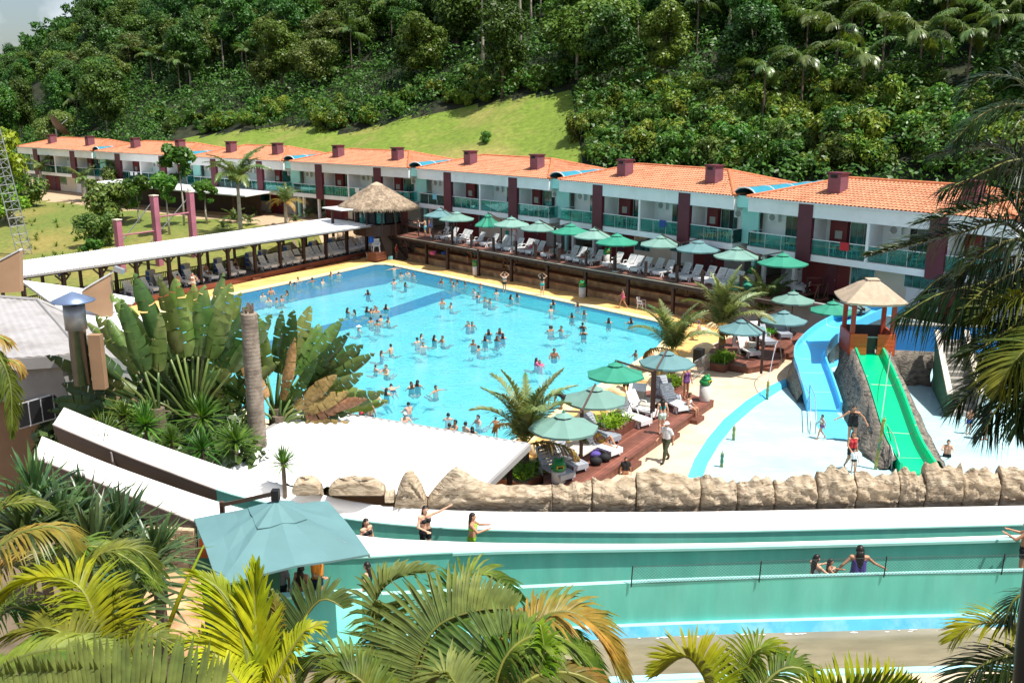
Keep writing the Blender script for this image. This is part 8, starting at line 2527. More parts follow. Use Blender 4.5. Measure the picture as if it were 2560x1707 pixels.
# foreground palms, frond by frond
def fp(pts, t):
 return [Q(x, y, (t[i] if hasattr(t, '__len__') else t)) for i, (x, y) in enumerate(pts)]
def near_palm(name, label, base, fronds, trunk=None, group=None, cat='palm'):
 """palm whose crown stands at base; fronds = (pixels, depth, leaf length, count, width, material, options)"""
 t = thing(name, label, cat, base, 0, group)
 if trunk:
  MB().tube([Vector((trunk[0], trunk[1], -6)), Vector((0, 0, 0))], [trunk[2], trunk[2] * 0.75], 10).build('trunk', MT['palm_trunk'], t, smooth=True)
 for i, (px, dep, ll, nl, lw, mk, kw) in enumerate(fronds):
  pts = [p - Vector(base) for p in fp(px, dep)]
  lf, rc = frond_curve(pts, ll, nl, lw, seed=i * 13 + int(px[0][0]) % 97, **kw)
  f = lf.build('frond', LM[mk], t, smooth=True)
  rc.build('stalk', LM['stem'], f, smooth=True)
 return t
S = dict
near_palm('areca_palm', 'large arching palm with orange tinged fronds at the left bottom corner', Q(-120, 1660, 9.5), [
 ([(-160, 1560), (0, 1365), (104, 1318), (161, 1330), (190, 1385)], 9.0, 0.65, 62, 0.032, 'palm_orange', S(droop=0.75, vee=0.15)),
 ([(-120, 1640), (71, 1440), (190, 1368), (298, 1384), (400, 1462)], 9.2, 0.53, 86, 0.029, 'palm_green', S(droop=0.55, vee=0.3)),
 ([(-150, 1620), (-20, 1440), (60, 1400), (150, 1420)], 9.4, 0.58, 59, 0.032, 'palm_orange', S(droop=0.6)),
 ([(-100, 1720), (0, 1540), (60, 1522), (104, 1560), (125, 1640)], 8.6, 0.47, 64, 0.026, 'palm_green', S(droop=0.6, vee=0.2)),
 ([(-140, 1560), (-20, 1300), (60, 1255), (120, 1270)], 9.9, 0.53, 54, 0.029, 'palm_green', S(droop=0.5)),
], (0.3, 0.5, 0.16), 'foreground palms')
near_palm('areca_palm', 'yellow green palm with fan like fronds in the left foreground', Q(270, 1760, 8.2), [
 ([(265, 1720), (250, 1600), (215, 1490), (160, 1447), (60, 1455), (10, 1500)], 8.4, 0.58, 89, 0.033, 'palm_bright', S(droop=0.35, vee=0.35)),
 ([(265, 1720), (262, 1600), (280, 1500), (310, 1470)], 8.6, 0.53, 54, 0.036, 'palm_green', S(droop=0.3, vee=0.3)),
 ([(260, 1720), (200, 1620), (120, 1570), (20, 1590)], 8.0, 0.53, 70, 0.032, 'palm_green', S(droop=0.45, vee=0.3)),
 ([(270, 1720), (330, 1620), (380, 1590), (440, 1610)], 8.3, 0.44, 59, 0.029, 'palm_green', S(droop=0.5, vee=0.25)),
 ([(250, 1740), (170, 1520), (230, 1400), (330, 1370), (400, 1430)], 8.9, 0.47, 75, 0.029, 'palm_green', S(droop=0.5, vee=0.3)),
], None, 'foreground palms')
near_palm('areca_palm', 'row of broad grey green leaflets along the bottom edge at the left', Q(300, 1850, 6.2), [
 ([(-80, 1760), (150, 1745), (350, 1735), (540, 1745)], 6.3, 0.48, 59, 0.048, 'palm_grey', S(droop=0.05, vee=2.6, a0=80, a1=62, both=False, side=1, start=0.0)),
 ([(560, 1760), (330, 1720), (120, 1725), (-90, 1740)], 6.1, 0.42, 54, 0.045, 'palm_grey', S(droop=0.08, vee=2.2, a0=80, a1=60, both=False, side=1, start=0.0)),
 ([(-60, 1700), (60, 1640), (200, 1620), (320, 1660)], 6.7, 0.36, 59, 0.032, 'palm_green', S(droop=0.5, vee=0.4)),
], None, 'foreground palms')
sp_o = MB().tube(fp([(405, 1605), (450, 1490), (510, 1362)], 9.3), [0.026, 0.022, 0.008], 6).build('palm_spear', LM['palm_bright'], smooth=True)
tag(sp_o, 'single yellow unopened palm spear in front of the large parasol', 'palm spear')
for i, (x, y, t_, s) in enumerate([(150, 1330, 14, 1.15), (235, 1395, 13.5, 1.2), (300, 1345, 14.5, 1.15), (340, 1460, 13, 1.1), (90, 1250, 14.5, 1.1), (215, 1310, 15, 1.2), (390, 1400, 14, 1.0), (330, 1530, 12.5, 1.0), (60, 1340, 13.5, 1.15)]):
 c = Q(x, y, t_)
 t = thing('sword_plant', 'blue green sword leaved plant in the left foreground, %s from left' % ORD[[2, 4, 5, 7, 1, 3, 8, 6, 0][i]], 'plant', (c.x, c.y, c.z - 1.0), i * 0.8, 'sword plants in the left foreground')
 o = link(bpy.data.objects.new('leaves', SW[i % 3]), t); o.location = (0, 0, 1.0); o.scale = (s, s, s)
 MB().tube([(0, 0, -3), (0, 0, 1.05)], [0.1, 0.08], 6).build('trunk', MT['trunk'], t)
near_palm('areca_palm', 'bright yellow green young palm at the bottom left of centre', Q(640, 1830, 7.8), [
 ([(640, 1760), (615, 1640), (590, 1550), (545, 1475), (490, 1432)], 7.8, 0.69, 81, 0.036, 'palm_bright', S(droop=0.22, vee=0.1, both=False, side=-1, a0=48, a1=14, start=0.05)),
 ([(645, 1760), (620, 1640), (597, 1550), (552, 1476), (497, 1436)], 7.85, 0.44, 62, 0.032, 'palm_bright', S(droop=0.2, vee=0.2, both=False, side=1, a0=40, a1=12, start=0.05)),
 ([(650, 1760), (640, 1600), (637, 1500), (640, 1412)], 7.9, 0.53, 62, 0.032, 'palm_bright', S(droop=0.15, vee=0.2, a0=30, a1=8)),
 ([(655, 1760), (670, 1620), (690, 1540), (680, 1480)], 8.0, 0.34, 48, 0.029, 'palm_orange', S(droop=0.4, vee=0.1, a0=50, a1=15)),
 ([(650, 1760), (720, 1640), (760, 1580), (800, 1560)], 7.7, 0.44, 59, 0.029, 'palm_bright', S(droop=0.6, vee=0.3)),
 ([(640, 1760), (540, 1640), (480, 1600), (440, 1640)], 7.6, 0.42, 59, 0.026, 'palm_bright', S(droop=0.5, vee=0.3)),
 ([(660, 1780), (730, 1600), (800, 1500), (860, 1520)], 8.1, 0.53, 59, 0.042, 'palm_grey', S(droop=0.2, vee=0.9, both=False, side=-1, a0=75, a1=40)),
], None, 'foreground palms')
near_palm('areca_palm', 'grey green arching palm with orange tips at the bottom centre', Q(1080, 1860, 8.0), [
 ([(1010, 1790), (1047, 1640), (1100, 1560), (1196, 1525), (1290, 1520)], 8.0, 0.76, 89, 0.045, 'palm_grey', S(droop=0.28, vee=1.3, both=False, side=-1, a0=85, a1=45, start=0.04)),
 ([(1020, 1790), (1060, 1640), (1110, 1565), (1200, 1528), (1300, 1524)], 8.05, 0.47, 67, 0.032, 'palm_green', S(droop=0.6, vee=0.1, both=False, side=1, a0=70, a1=30, start=0.04)),
 ([(1060, 1790), (1120, 1560), (1160, 1450), (1230, 1440), (1300, 1500)], 8.4, 0.53, 75, 0.030, 'palm_green', S(droop=0.5, vee=0.5)),
 ([(1000, 1790), (960, 1640), (935, 1520), (980, 1450), (1080, 1425)], 8.3, 0.53, 75, 0.043, 'palm_grey', S(droop=0.4, vee=0.6)),
 ([(1000, 1800), (880, 1660), (800, 1640), (760, 1700)], 7.8, 0.47, 59, 0.036, 'palm_grey', S(droop=0.5, vee=0.4)),
 ([(980, 1800), (900, 1700), (840, 1680), (790, 1720)], 7.4, 0.42, 54, 0.032, 'palm_green', S(droop=0.4, vee=0.5)),
], None, 'foreground palms')
near_palm('areca_palm', 'orange tipped drooping palm right of the bottom centre', Q(1260, 1840, 7.6), [
 ([(1215, 1790), (1255, 1670), (1320, 1570), (1400, 1528), (1480, 1560), (1560, 1690)], 7.8, 0.55, 94, 0.036, 'palm_orange', S(droop=0.5, vee=0.35)),
 ([(1220, 1790), (1260, 1650), (1330, 1590), (1420, 1600), (1500, 1690)], 7.5, 0.53, 81, 0.036, 'palm_green', S(droop=0.6, vee=0.3)),
 ([(1150, 1790), (1180, 1690), (1240, 1600), (1320, 1560)], 7.7, 0.55, 64, 0.045, 'palm_grey', S(droop=0.15, vee=1.4, both=False, side=-1, a0=85, a1=50, start=0.02)),
 ([(1260, 1800), (1330, 1690), (1360, 1640), (1350, 1560)], 7.3, 0.42, 59, 0.029, 'palm_bright', S(droop=0.55, vee=0.2)),
 ([(1230, 1800), (1320, 1700), (1420, 1680), (1520, 1720)], 7.2, 0.47, 67, 0.032, 'palm_orange', S(droop=0.5, vee=0.2)),
 ([(1200, 1800), (1130, 1700), (1100, 1690), (1060, 1740)], 7.2, 0.42, 54, 0.036, 'palm_grey', S(droop=0.4, vee=0.7)),
], None, 'foreground palms')
near_palm('areca_palm', 'bright green palm tips at the bottom right of centre', Q(1820, 1850, 7.6), [
 ([(1800, 1800), (1760, 1690), (1710, 1640), (1640, 1690)], 7.6, 0.42, 70, 0.030, 'palm_bright', S(droop=0.25, vee=0.9)),
 ([(1830, 1800), (1860, 1690), (1900, 1620), (1980, 1660)], 7.8, 0.42, 70, 0.026, 'palm_bright', S(droop=0.45, vee=0.5)),
 ([(1850, 1800), (1930, 1690), (2000, 1670), (2080, 1730)], 7.5, 0.42, 62, 0.026, 'palm_green', S(droop=0.5, vee=0.3)),
 ([(2030, 1780), (2130, 1740), (2240, 1735), (2360, 1770)], 7.2, 0.42, 45, 0.043, 'palm_green', S(droop=0.08, vee=2.2, a0=80, a1=62, both=False, side=1, start=0.0)),
 ([(2030, 1780), (2130, 1745), (2240, 1740), (2350, 1770)], 7.25, 0.38, 40, 0.040, 'palm_bright', S(droop=0.1, vee=2.0, a0=80, a1=62, both=False, side=-1, start=0.0)),
], None, 'foreground palms')
near_palm('areca_palm', 'thin dark and yellow fronds at the bottom right edge', Q(2640, 1640, 7.0), [
 ([(2640, 1620), (2540, 1560), (2440, 1560), (2380, 1600)], 7.0, 0.38, 59, 0.022, 'palm_bright', S(droop=0.4, vee=0.3)),
 ([(2640, 1640), (2520, 1640), (2430, 1680), (2390, 1760)], 6.9, 0.42, 54, 0.022, 'palm_dark', S(droop=0.5, vee=0.3)),
 ([(2640, 1660), (2540, 1690), (2460, 1740)], 6.8, 0.38, 48, 0.022, 'palm_green', S(droop=0.4, vee=0.3)),
 ([(2640, 1500), (2580, 1480), (2535, 1500), (2510, 1560)], 6.8, 0.23, 35, 0.014, 'palm_dark', S(droop=0.6, vee=0.1)),
], None, 'foreground palms')
tk = thing('dark_palm_trunk', 'dark palm trunk rising along the right bottom edge', 'tree trunk', Q(2590, 1900, 5.2))
b0_ = Vector(tk.location)
MB().tube([Q(2577, 1900, 5.2) - b0_, Q(2590, 1600, 5.2) - b0_, Q(2622, 1250, 5.3) - b0_, Q(2660, 700, 5.5) - b0_], [0.12, 0.10, 0.085, 0.08], 12).build('trunk', MT['black'], tk, smooth=True)
rpb = Q(2640, 770, 10.2)
near_palm('queen_palm', 'large dark drooping palm reaching in from the right edge', rpb, [
 ([(2640, 690), (2520, 560), (2411, 580), (2292, 610), (2170, 640)], 10.0, 0.62, 115, 0.024, 'palm_dark', S(droop=0.55, vee=0.5, jit=0.5)),
 ([(2640, 720), (2540, 690), (2430, 715), (2337, 740), (2240, 800)], 9.8, 0.55, 105, 0.022, 'palm_dark', S(droop=0.9, vee=0.1, jit=0.5)),
 ([(2640, 780), (2560, 800), (2470, 860), (2400, 890)], 9.4, 0.55, 95, 0.022, 'palm_dark', S(droop=0.7, vee=0.35, jit=0.5)),
 ([(2640, 800), (2560, 900), (2453, 960), (2380, 1030)], 9.3, 0.53, 100, 0.022, 'palm_dark', S(droop=0.6, vee=0.35, jit=0.5)),
 ([(2640, 820), (2570, 930), (2500, 1010), (2455, 1090)], 9.2, 0.48, 87, 0.021, 'palm_dark', S(droop=0.8, vee=0.2, jit=0.4)),
 ([(2640, 640), (2600, 470), (2520, 380), (2425, 370), (2330, 390)], 10.4, 0.56, 97, 0.022, 'palm_dark', S(droop=0.5, vee=0.4, jit=0.5)),
 ([(2660, 560), (2620, 330), (2560, 210), (2470, 190), (2400, 240)], 10.6, 0.58, 92, 0.024, 'palm_dark', S(droop=0.45, vee=0.4, jit=0.5)),
 ([(2640, 690), (2580, 600), (2540, 520), (2500, 470)], 9.9, 0.53, 70, 0.022, 'palm_dark', S(droop=0.4, vee=0.4, jit=0.5)),
 ([(2640, 760), (2580, 740), (2500, 760), (2440, 800)], 9.5, 0.55, 82, 0.026, 'palm_green', S(droop=0.35, vee=0.5, jit=0.5)),
 ([(2640, 800), (2600, 840), (2540, 900), (2500, 980)], 9.0, 0.48, 75, 0.024, 'palm_green', S(droop=0.4, vee=0.4, jit=0.4)),
 ([(2640, 700), (2590, 620), (2530, 600), (2450, 640), (2390, 700)], 9.7, 0.55, 87, 0.022, 'palm_dark', S(droop=0.6, vee=0.3, jit=0.5)),
 ([(2640, 780), (2590, 790), (2540, 850), (2500, 930)], 9.6, 0.55, 87, 0.024, 'palm_dark', S(droop=0.6, vee=0.3, jit=0.5)),
 ([(2640, 620), (2600, 520), (2560, 440), (2510, 420)], 10.0, 0.53, 75, 0.022, 'palm_dark', S(droop=0.5, vee=0.3, jit=0.5)),
 ([(2660, 480), (2600, 300), (2540, 260), (2450, 290), (2380, 360)], 10.1, 0.56, 90, 0.022, 'palm_dark', S(droop=0.6, vee=0.2, jit=0.5)),
 ([(2660, 520), (2610, 420), (2540, 400), (2440, 440), (2350, 480)], 10.0, 0.56, 90, 0.022, 'palm_dark', S(droop=0.7, vee=0.1, jit=0.5)),
 ([(2660, 620), (2600, 500), (2520, 500), (2400, 530), (2290, 560)], 9.9, 0.56, 100, 0.022, 'palm_dark', S(droop=0.5, vee=0.5, jit=0.5)),
 ([(2660, 700), (2600, 660), (2500, 700), (2420, 760), (2360, 840)], 9.6, 0.52, 90, 0.022, 'palm_dark', S(droop=0.8, vee=0.1, jit=0.5)),
 ([(2660, 450), (2630, 300), (2590, 200), (2540, 160)], 10.2, 0.53, 70, 0.022, 'palm_dark', S(droop=0.5, vee=0.3, jit=0.5)),
 ([(2640, 840), (2600, 930), (2560, 1000), (2540, 1080)], 9.1, 0.44, 75, 0.022, 'palm_dark', S(droop=0.6, vee=0.2, jit=0.4)),
 ([(2640, 660), (2560, 640), (2460, 660), (2360, 690), (2300, 740)], 10.2, 0.53, 95, 0.022, 'palm_dark', S(droop=0.9, vee=0.0, jit=0.5)),
], (1.9, 0.3, 0.2), 'foreground palms')
near_palm('hanging_palm', 'yellow green hanging leaves at the left edge', Q(-60, 880, 9.0), [
 ([(-60, 860), (-10, 880), (25, 960), (30, 1090)], 8.8, 0.15, 40, 0.028, 'palm_green', S(droop=0.9, vee=0.0, jit=0.4)),
 ([(-60, 880), (-20, 840), (15, 850), (28, 860)], 8.9, 0.22, 18, 0.03, 'palm_old', S(droop=0.8, jit=0.3)),
 ([(-60, 900), (10, 900), (45, 910), (55, 940)], 8.9, 0.14, 20, 0.03, 'palm_old', S(droop=0.9, jit=0.3)),
], None, 'foreground palms')
# swimmers and guests
rgp = random.Random(31)
SWIM = []
def sw(win, pts):
 for q in pts: SWIM.append((*W(win, q[0], q[1]), *(q[2:] or ('s',))))
sw(6, [(95, 325, 'w'), (25, 340), (75, 382), (140, 388), (185, 378), (228, 330), (255, 242), (290, 252), (320, 218), (440, 217, 'a'), (525, 232), (595, 167), (660, 162), (1125, 118, 'a'), (1185, 172), (1240, 152), (1285, 167), (1125, 237, 'f'), (1220, 257), (905, 325), (735, 477), (793, 487), (900, 472),
  (935, 477), (965, 452), (980, 472), (1058, 450, 'l'), (930, 557), (985, 582), (1015, 545), (1077, 557), (830, 622, 'hat'), (648, 765, 'kid'), (1530, 402), (1603, 432), (1745, 590), (1780, 588), (1525, 227), (1605, 217), (1655, 232), (1625, 257), (1722, 247), (1850, 262, 'cap'), (1983, 312), (1795, 307), (1830, 347), (1890, 377), (1930, 392),
  (2105, 362, 'l'), (2160, 342, 'l'), (1320, 727), (1355, 690), (1372, 762), (1463, 712), (1532, 722), (1790, 747), (1835, 792), (1890, 712, 'l'), (1918, 662, 'l'), (1990, 712, 'l'), (2012, 657, 'l'), (2038, 694, 'l'), (1020, 832), (1100, 817, 'w'), (970, 972, 'k'), (1060, 997, 'w'), (1270, 1112, 'l'), (1322, 1092, 'l'), (1475, 1137, 'a'), (1105, 1112, 'float'), (1062, 1168, 'l'),
  (975, 1237, 'w'), (798, 1252, 'w'), (742, 1318, 'ww'), (860, 1340, 'wr'), (922, 1352, 'ww'), (1248, 1322, 'w'), (1218, 1402, 'capw'), (1580, 1372), (1590, 1462), (1642, 1442), (1725, 1492, 'w'), (1782, 1498), (1832, 1402)])
sw(3, [(140, 1292), (612, 1385, 'l'), (595, 1437), (818, 1400, 'l'), (770, 1490, 'l'), (875, 1462, 'l'), (1080, 1537, 'l'), (1265, 1542, 'l')])
sw(7, [(757, 228), (770, 222), (850, 227), (1028, 205, 'd'), (1038, 258, 'd'), (790, 452, 'w'), (640, 512, 'pk'), (668, 515, 'pk'), (1475, 442, 'k'), (1597, 452, 'w')])
in_dark, far_side, diag, near_end, right_part, mid_pool = 'in the dark pool strip', 'by the far pool side', 'on the diagonal pool band', 'at the near pool end', 'in the right of the pool', 'in mid pool'
def pool_zone(x, y):
 if y < 735 and x < 870: return in_dark
 if x >= 870 and y < 745: return far_side
 if y < 830 and x < 1020: return diag
 if y > 960: return near_end
 if x > 1330: return right_part
 return mid_pool
order = {}
for i, s in enumerate(SWIM): order.setdefault(pool_zone(s[0], s[1]), []).append(i)
rank = {}
for z, ids in order.items():
 for r, i in enumerate(sorted(ids, key=lambda k: SWIM[k][0])): rank[i] = (z, r)
for i, (x, y, k) in enumerate(SWIM):
 p = P(x, y, WATER_Z)
 zone, r = rank[i]
 fem = k in ('l', 'wr', 'pk') or (k == 's' and rgp.random() < 0.3)
 h = {'k': 0.78, 'kid': 0.62}.get(k, rgp.uniform(0.93, 1.03))
 vis = {'w': 0.6, 'ww': 0.84, 'wr': 0.9, 'k': 0.42, 'kid': 0.45, 'capw': 0.55, 'd': 0.42, 'f': 0.45}.get(k, rgp.uniform(0.30, 0.44))
 pose = {'a': 'armsout_float', 'kid': 'armsout_float', 'f': 'forward_float', 'capw': 'forward_float', 'float': 'swim', 'ww': 'stand', 'wr': 'swingout'}.get(k) or rgp.choice(['tread', 'tread', 'forward_float'])
 skin = rgp.choice(['fair', 'tan', 'tan', 'fair', 'pink', 'brown'])
 cl = []
 if k == 'wr': cl = [('bra', 'red'), ('brief', 'red')]
 elif k in ('ww', 'w') and not fem: cl = [('trunks', rgp.choice(['black', 'blue', 'navy']))]
 elif k == 'pk': cl = [('tee', 'pink')]
 elif k == 'd': cl = [('tank', 'black')]
 elif fem: cl = [('suit', rgp.choice(['black', 'black', 'navy', 'purple']))]
 else: cl = [('trunks', rgp.choice(['black', 'navy', 'blue']))]
 what = {'hat': 'swimmer in a wide white hat', 'cap': 'swimmer in a red cap', 'capw': 'bather in a white cap', 'wr': 'woman in a red bikini standing', 'pk': 'girl in a pink top', 'kid': 'child with arms spread', 'l': 'bather shoulder deep', 'a': 'bather with arms spread', 'd': 'bather in a dark top', 'float': 'floating bather', 'ww': 'bather standing waist deep', 'w': 'bather standing waist deep', 'k': 'child standing'}.get(k, 'bather shoulder deep')
 z = WATER_Z + vis - 1.70 * h
 if pose == 'swim': z = WATER_Z - 0.02
 person('%s %s, %s from left' % (what, zone, ordinal(r)), (p.x, p.y, z), rgp.uniform(0, 6.28) if k not in ('ww', 'wr', 'l') else PI + rgp.uniform(-0.7, 0.7), pose, fem, skin, rgp.choice(['dark', 'dark', 'dark', 'brown']), cl, False, h,
   cap={'hat': 'white', 'cap': 'red', 'capw': 'white'}.get(k), brim={'hat': 'wide', 'capw': 'peak'}.get(k), group='bathers in the pool')
for i, (bi, fx, c) in enumerate([(1, 0.38, 'white'), (1, 0.43, 'white'), (3, 0.56, 'white'), (4, 0.12, 'aqua'), (5, 0.62, 'blue'), (6, 0.4, 'red')]):
 a_, b_ = Vector((*corners[bi][0], HZ)), Vector((*corners[bi][1], HZ)); d_ = (b_ - a_); L_ = d_.length; rz_ = math.atan2(d_.y, d_.x)
 m = MB().loft([[(x, -0.012 - 0.01 * math.sin(x * 14), 3.25), (x, -0.012, 3.76), (x, 0.082, 3.765), (x, 0.09 + 0.01 * math.sin(x * 11), 3.35)] for x in [k * 0.08 for k in range(9)]])
 o = m.build('towel', CLOTH[c], None, loc=a_ + d_.normalized() * fx * L_); o.rotation_euler = (0, 0, rz_)
 tag(o, '%s towel on a balcony rail, %s hotel block' % (c, BLOCK_TXT[bi]), 'towel', 'towels on the balcony rails')
far = 'guests round the far side of the pool'
G = [('man in blue trunks standing on the yellow terrace by the pergola', (5, 1505, 462), 0, 'stand', False, 'tan', [('trunks', 'blue')], facing(-1, 0.4), 1.0),
  ('woman in a pale bikini with hands on hips by the pergola', (5, 1630, 448), 0, 'hips', True, 'fair', [('bra', 'white'), ('brief', 'white')], facing(-0.2, -1), 1.0),
  ('woman with arms raised standing in the far pool edge', (6, 2052, 318), -0.25, 'armsup', True, 'fair', [('bra', 'grey'), ('brief', 'black')], facing(0.3, -1), 1.0),
  ('woman in teal bottoms with arms raised on the far terrace', (3, 522, 1305), 0, 'armsup', True, 'fair', [('bra', 'black'), ('brief', 'teal')], facing(0.4, 1), 1.0),
  ('child in a pink wrap walking along the far terrace', (3, 1200, 1410), 0, 'walk', True, 'tan', [('suit_shorts', 'pink')], facing(-1, 0.3), 0.9),
  ('child in red top under the timber stair', (2, 1315, 1060), 0, 'stand', True, 'tan', [('suit', 'red')], facing(1, -0.5), 0.85),
  ('shirtless man walking down the timber stair', (2, 1325, 850), 1.75, 'walk', False, 'fair', [('trunks', 'black')], facing(0.5, -1), 1.0),
  ('man in blue and white trunks on the upper deck by the rail', (2, 1555, 878), DECK_Z, 'forward', False, 'fair', [('trunks', 'aqua')], facing(-1, 0.2), 1.02),
  ('woman in blue swimsuit on the upper deck by the rail', (2, 1592, 870), DECK_Z, 'stand', True, 'tan', [('suit', 'blue')], facing(-1, 0.2), 1.0),
  ('child leaning on the rail of the upper deck', (2, 1500, 865), DECK_Z, 'forward', True, 'pink', [('suit', 'white')], facing(-1, -0.2), 0.95),
  ('man in dark shorts bending over on the earth steps', (2, 1910, 1105), 0.5, 'bend', False, 'tan', [('trunks', 'black')], facing(1, 0.2), 1.0),
  ('woman in teal bending over on the earth steps', (2, 1970, 1100), 0.5, 'bend', True, 'tan', [('suit', 'teal')], facing(-1, 0.2), 1.0),
  ('person in black sitting on the earth steps left of mid pool', (3, 215, 1110), 0.25, 'sit', False, 'brown', [('tank', 'black'), ('trunks', 'black')], facing(-0.3, -1), 1.0),
  ('second person sitting on the earth steps left of mid pool', (3, 305, 1125), 0.25, 'sit', True, 'brown', [('suit', 'navy')], facing(0.2, -1), 1.0),
  ('crouching person on the earth steps at mid pool', (3, 745, 1165), 0.25, 'sit', False, 'brown', [('trunks', 'black')], facing(0.2, -1), 0.95),
  ('shirtless man sitting on the steps at the right end', (3, 1735, 1410), 0.1, 'sit', False, 'tan', [('trunks', 'navy')], facing(-0.5, -1), 1.0),
  ('child sitting on the steps at the right end', (3, 1790, 1415), 0.1, 'sit', False, 'brown', [('trunks', 'black')], facing(-0.5, -1), 0.85),
  ('woman in a turquoise top standing behind the upper deck loungers', (3, 228, 880), DECK_Z, 'stand', True, 'fair', [('suit', 'teal')], facing(0, -1), 0.98),
  ('woman in white standing behind the upper deck loungers', (3, 290, 880), DECK_Z, 'stand', True, 'pink', [('suit', 'white')], facing(0, -1), 0.98),
  ('woman leaning on the balcony rail behind the kiosk', (2, 1020, 505), HZ + 2.74, 'forward', True, 'fair', [('tee', 'white')], facing(-0.4, -1), 1.0),
  ('person in dark trunks sitting on a lounger under the pergola', (16, 1735, 800), PG_Z, 'sit', False, 'brown', [('trunks', 'black')], facing(1, -0.6), 1.0),
  ('person in black sitting on a lounger under the pergola', (16, 2160, 720), PG_Z, 'sit', True, 'brown', [('suit', 'black')], facing(1, -0.6), 1.0),
  ('shirtless person behind the balustrade at the left of the pergola', (5, 515, 380), 0.2, 'stand', False, 'fair', [('trunks', 'blue')], facing(0, 1), 1.0),
  ('person in blue cap by the boulders at the pool edge', (11, 285, 1240), 0, 'sit', False, 'fair', [('trunks', 'navy')], facing(-1, 0.5), 1.0)]
for lab, w, z, pose, fem, skin, cl, rz, h in G:
 p = P(*W(*w), z)
 person(lab, p + Vector((0, 0, 0.004)), rz, pose, fem, skin, 'dark', cl, False, h, group=far, cap='blue' if 'blue cap' in lab else None)
for i, (lab, idx, fem, cl) in enumerate([('woman lying on the leftmost upper deck lounger', 0, True, [('suit', 'black')]), ('guest reclining on the ninth upper deck lounger in pink', 10, True, [('suit', 'pink')]), ('guest in aqua reclining on an upper deck lounger beside the pink one', 12, True, [('suit', 'aqua')]), ('guest lying on an upper deck lounger left of the frog bin', 15, False, [('trunks', 'red')])]):
 p = P(*UPL[idx], DECK_Z); a = (p - DA).dot(ud)
 person(lab, upt(a, 1.55, DECK_Z - 0.06), ru, 'lie', fem, ['fair', 'pink', 'fair', 'tan'][i], 'dark', cl, False, 1.0, group='guests lying on loungers')
nr = 'people round the splash pool'
def pw(w, z=0.0): return P(*W(*w), z)
person('man in a white polo, cap and olive trousers walking on the beige paving', pw((7, 1725, 1322), 0.006), facing(-0.75, -0.7), 'walk', False, 'tan', 'grey', [('tee', 'white'), ('pants', 'olive'), ('shoes', 'black')], True, 1.04, cap='white', brim='peak', group=nr)
person('woman in mint shorts seen from behind on the terrace', pw((7, 1690, 1090), ND_Z + .004), facing(-0.2, 1), 'stand', True, 'fair', 'dark', [('bra', 'teal'), ('trunks', 'mint')], True, 1.0, group=nr)
person('woman in a purple swimsuit standing under the pale blue parasol by the barrier', pw((7, 1895, 790), ND_Z), facing(0.5, -1), 'stand', True, 'tan', 'dark', [('suit', 'purple')], True, 1.0, group=nr)
person('woman bending forward seated on the white lounger edge', pw((7, 1905, 955), 0.04), facing(0.9, -0.5), 'sit', True, 'tan', 'brown', [('trunks', 'aqua'), ('bra', 'white')], True, 1.0, group=nr)
person('woman in a yellow bikini lying on a lounger under the nearest pale parasol', pw((7, 1190, 1240), ND_Z - 0.08), math.atan2(P(*W(7, 1080, 1210), 0).y - P(*W(7, 1310, 1290), 0).y, P(*W(7, 1080, 1210), 0).x - P(*W(7, 1310, 1290), 0).x) - PI / 2, 'lie', True, 'tan', 'dark', [('bra', 'yellow'), ('brief', 'yellow')], True, 1.0, group=nr)
person('person in a dark top reclining on the lounger by the palm trunk', pw((11, 900, 1420), ND_Z - 0.08), math.atan2(P(*W(11, 760, 1330), 0).y - P(*W(11, 1100, 1500), 0).y, P(*W(11, 760, 1330), 0).x - P(*W(11, 1100, 1500), 0).x) - PI / 2, 'lie', True, 'fair', 'dark', [('tank', 'purple')], True, 1.0, group=nr)
person('shirtless boy standing in the pool behind the dark green parasol', pw((7, 1390, 800), -0.3), facing(0, 1), 'stand', False, 'tan', 'dark', [('trunks', 'black')], False, 1.0, group=nr)
person('person in dark clothes bending at the pool edge behind the pale parasol', pw((7, 850, 930), -0.3), facing(-1, 0), 'bend', False, 'brown', 'dark', [('tee', 'black'), ('trunks', 'black')], False, 1.0, group=nr)
person('small boy in red trunks standing in the shallow near end', pw((6, 1978, 1535), -0.12), facing(0.2, 1), 'swingout', False, 'tan', 'dark', [('brief', 'red')], False, 0.62, group=nr)
person('girl in a bikini walking beside the blue slide foot', P(*W(10, 775, 1158), SPL_Z), facing(-1, -0.1), 'walk', True, 'tan', 'dark', [('bra', 'white'), ('brief', 'purple')], True, 0.68, group=nr, longh=False)
person('woman in a black swimsuit with arms out in the splash pool', P(*W(10, 1165, 1195), SPL_Z), facing(-0.3, -1), 'swingout', True, 'tan', 'dark', [('suit_shorts', 'black')], True, 1.0, group=nr, longh=False).scale = (1.22, 1.15, 1.0)
person('woman in a red top and black shorts in the splash pool', P(*W(10, 1150, 1560), SPL_Z), facing(0.1, -1), 'walk', True, 'tan', 'brown', [('tank', 'red'), ('trunks', 'black')], True, 1.0, group=nr)
person('small child in a white shirt in front of the woman in red', P(*W(10, 1185, 1590), SPL_Z), facing(0.1, -1), 'stand', False, 'fair', 'brown', [('tee', 'white'), ('brief', 'black')], True, 0.62, group=nr)
person('child in navy top and red shorts climbing the green stair', P(*W(8, 1435, 560), 2.0), facing(0.2, 1), 'stand', False, 'tan', 'dark', [('tee', 'navy'), ('trunks', 'red')], False, 0.8, group=nr)
person('child seen through the palm leaves in the splash pool, left one', P(*W(8, 1605, 1160), SPL_Z), facing(0, -1), 'stand', False, 'tan', 'dark', [('trunks', 'blue')], False, 0.72, group=nr)
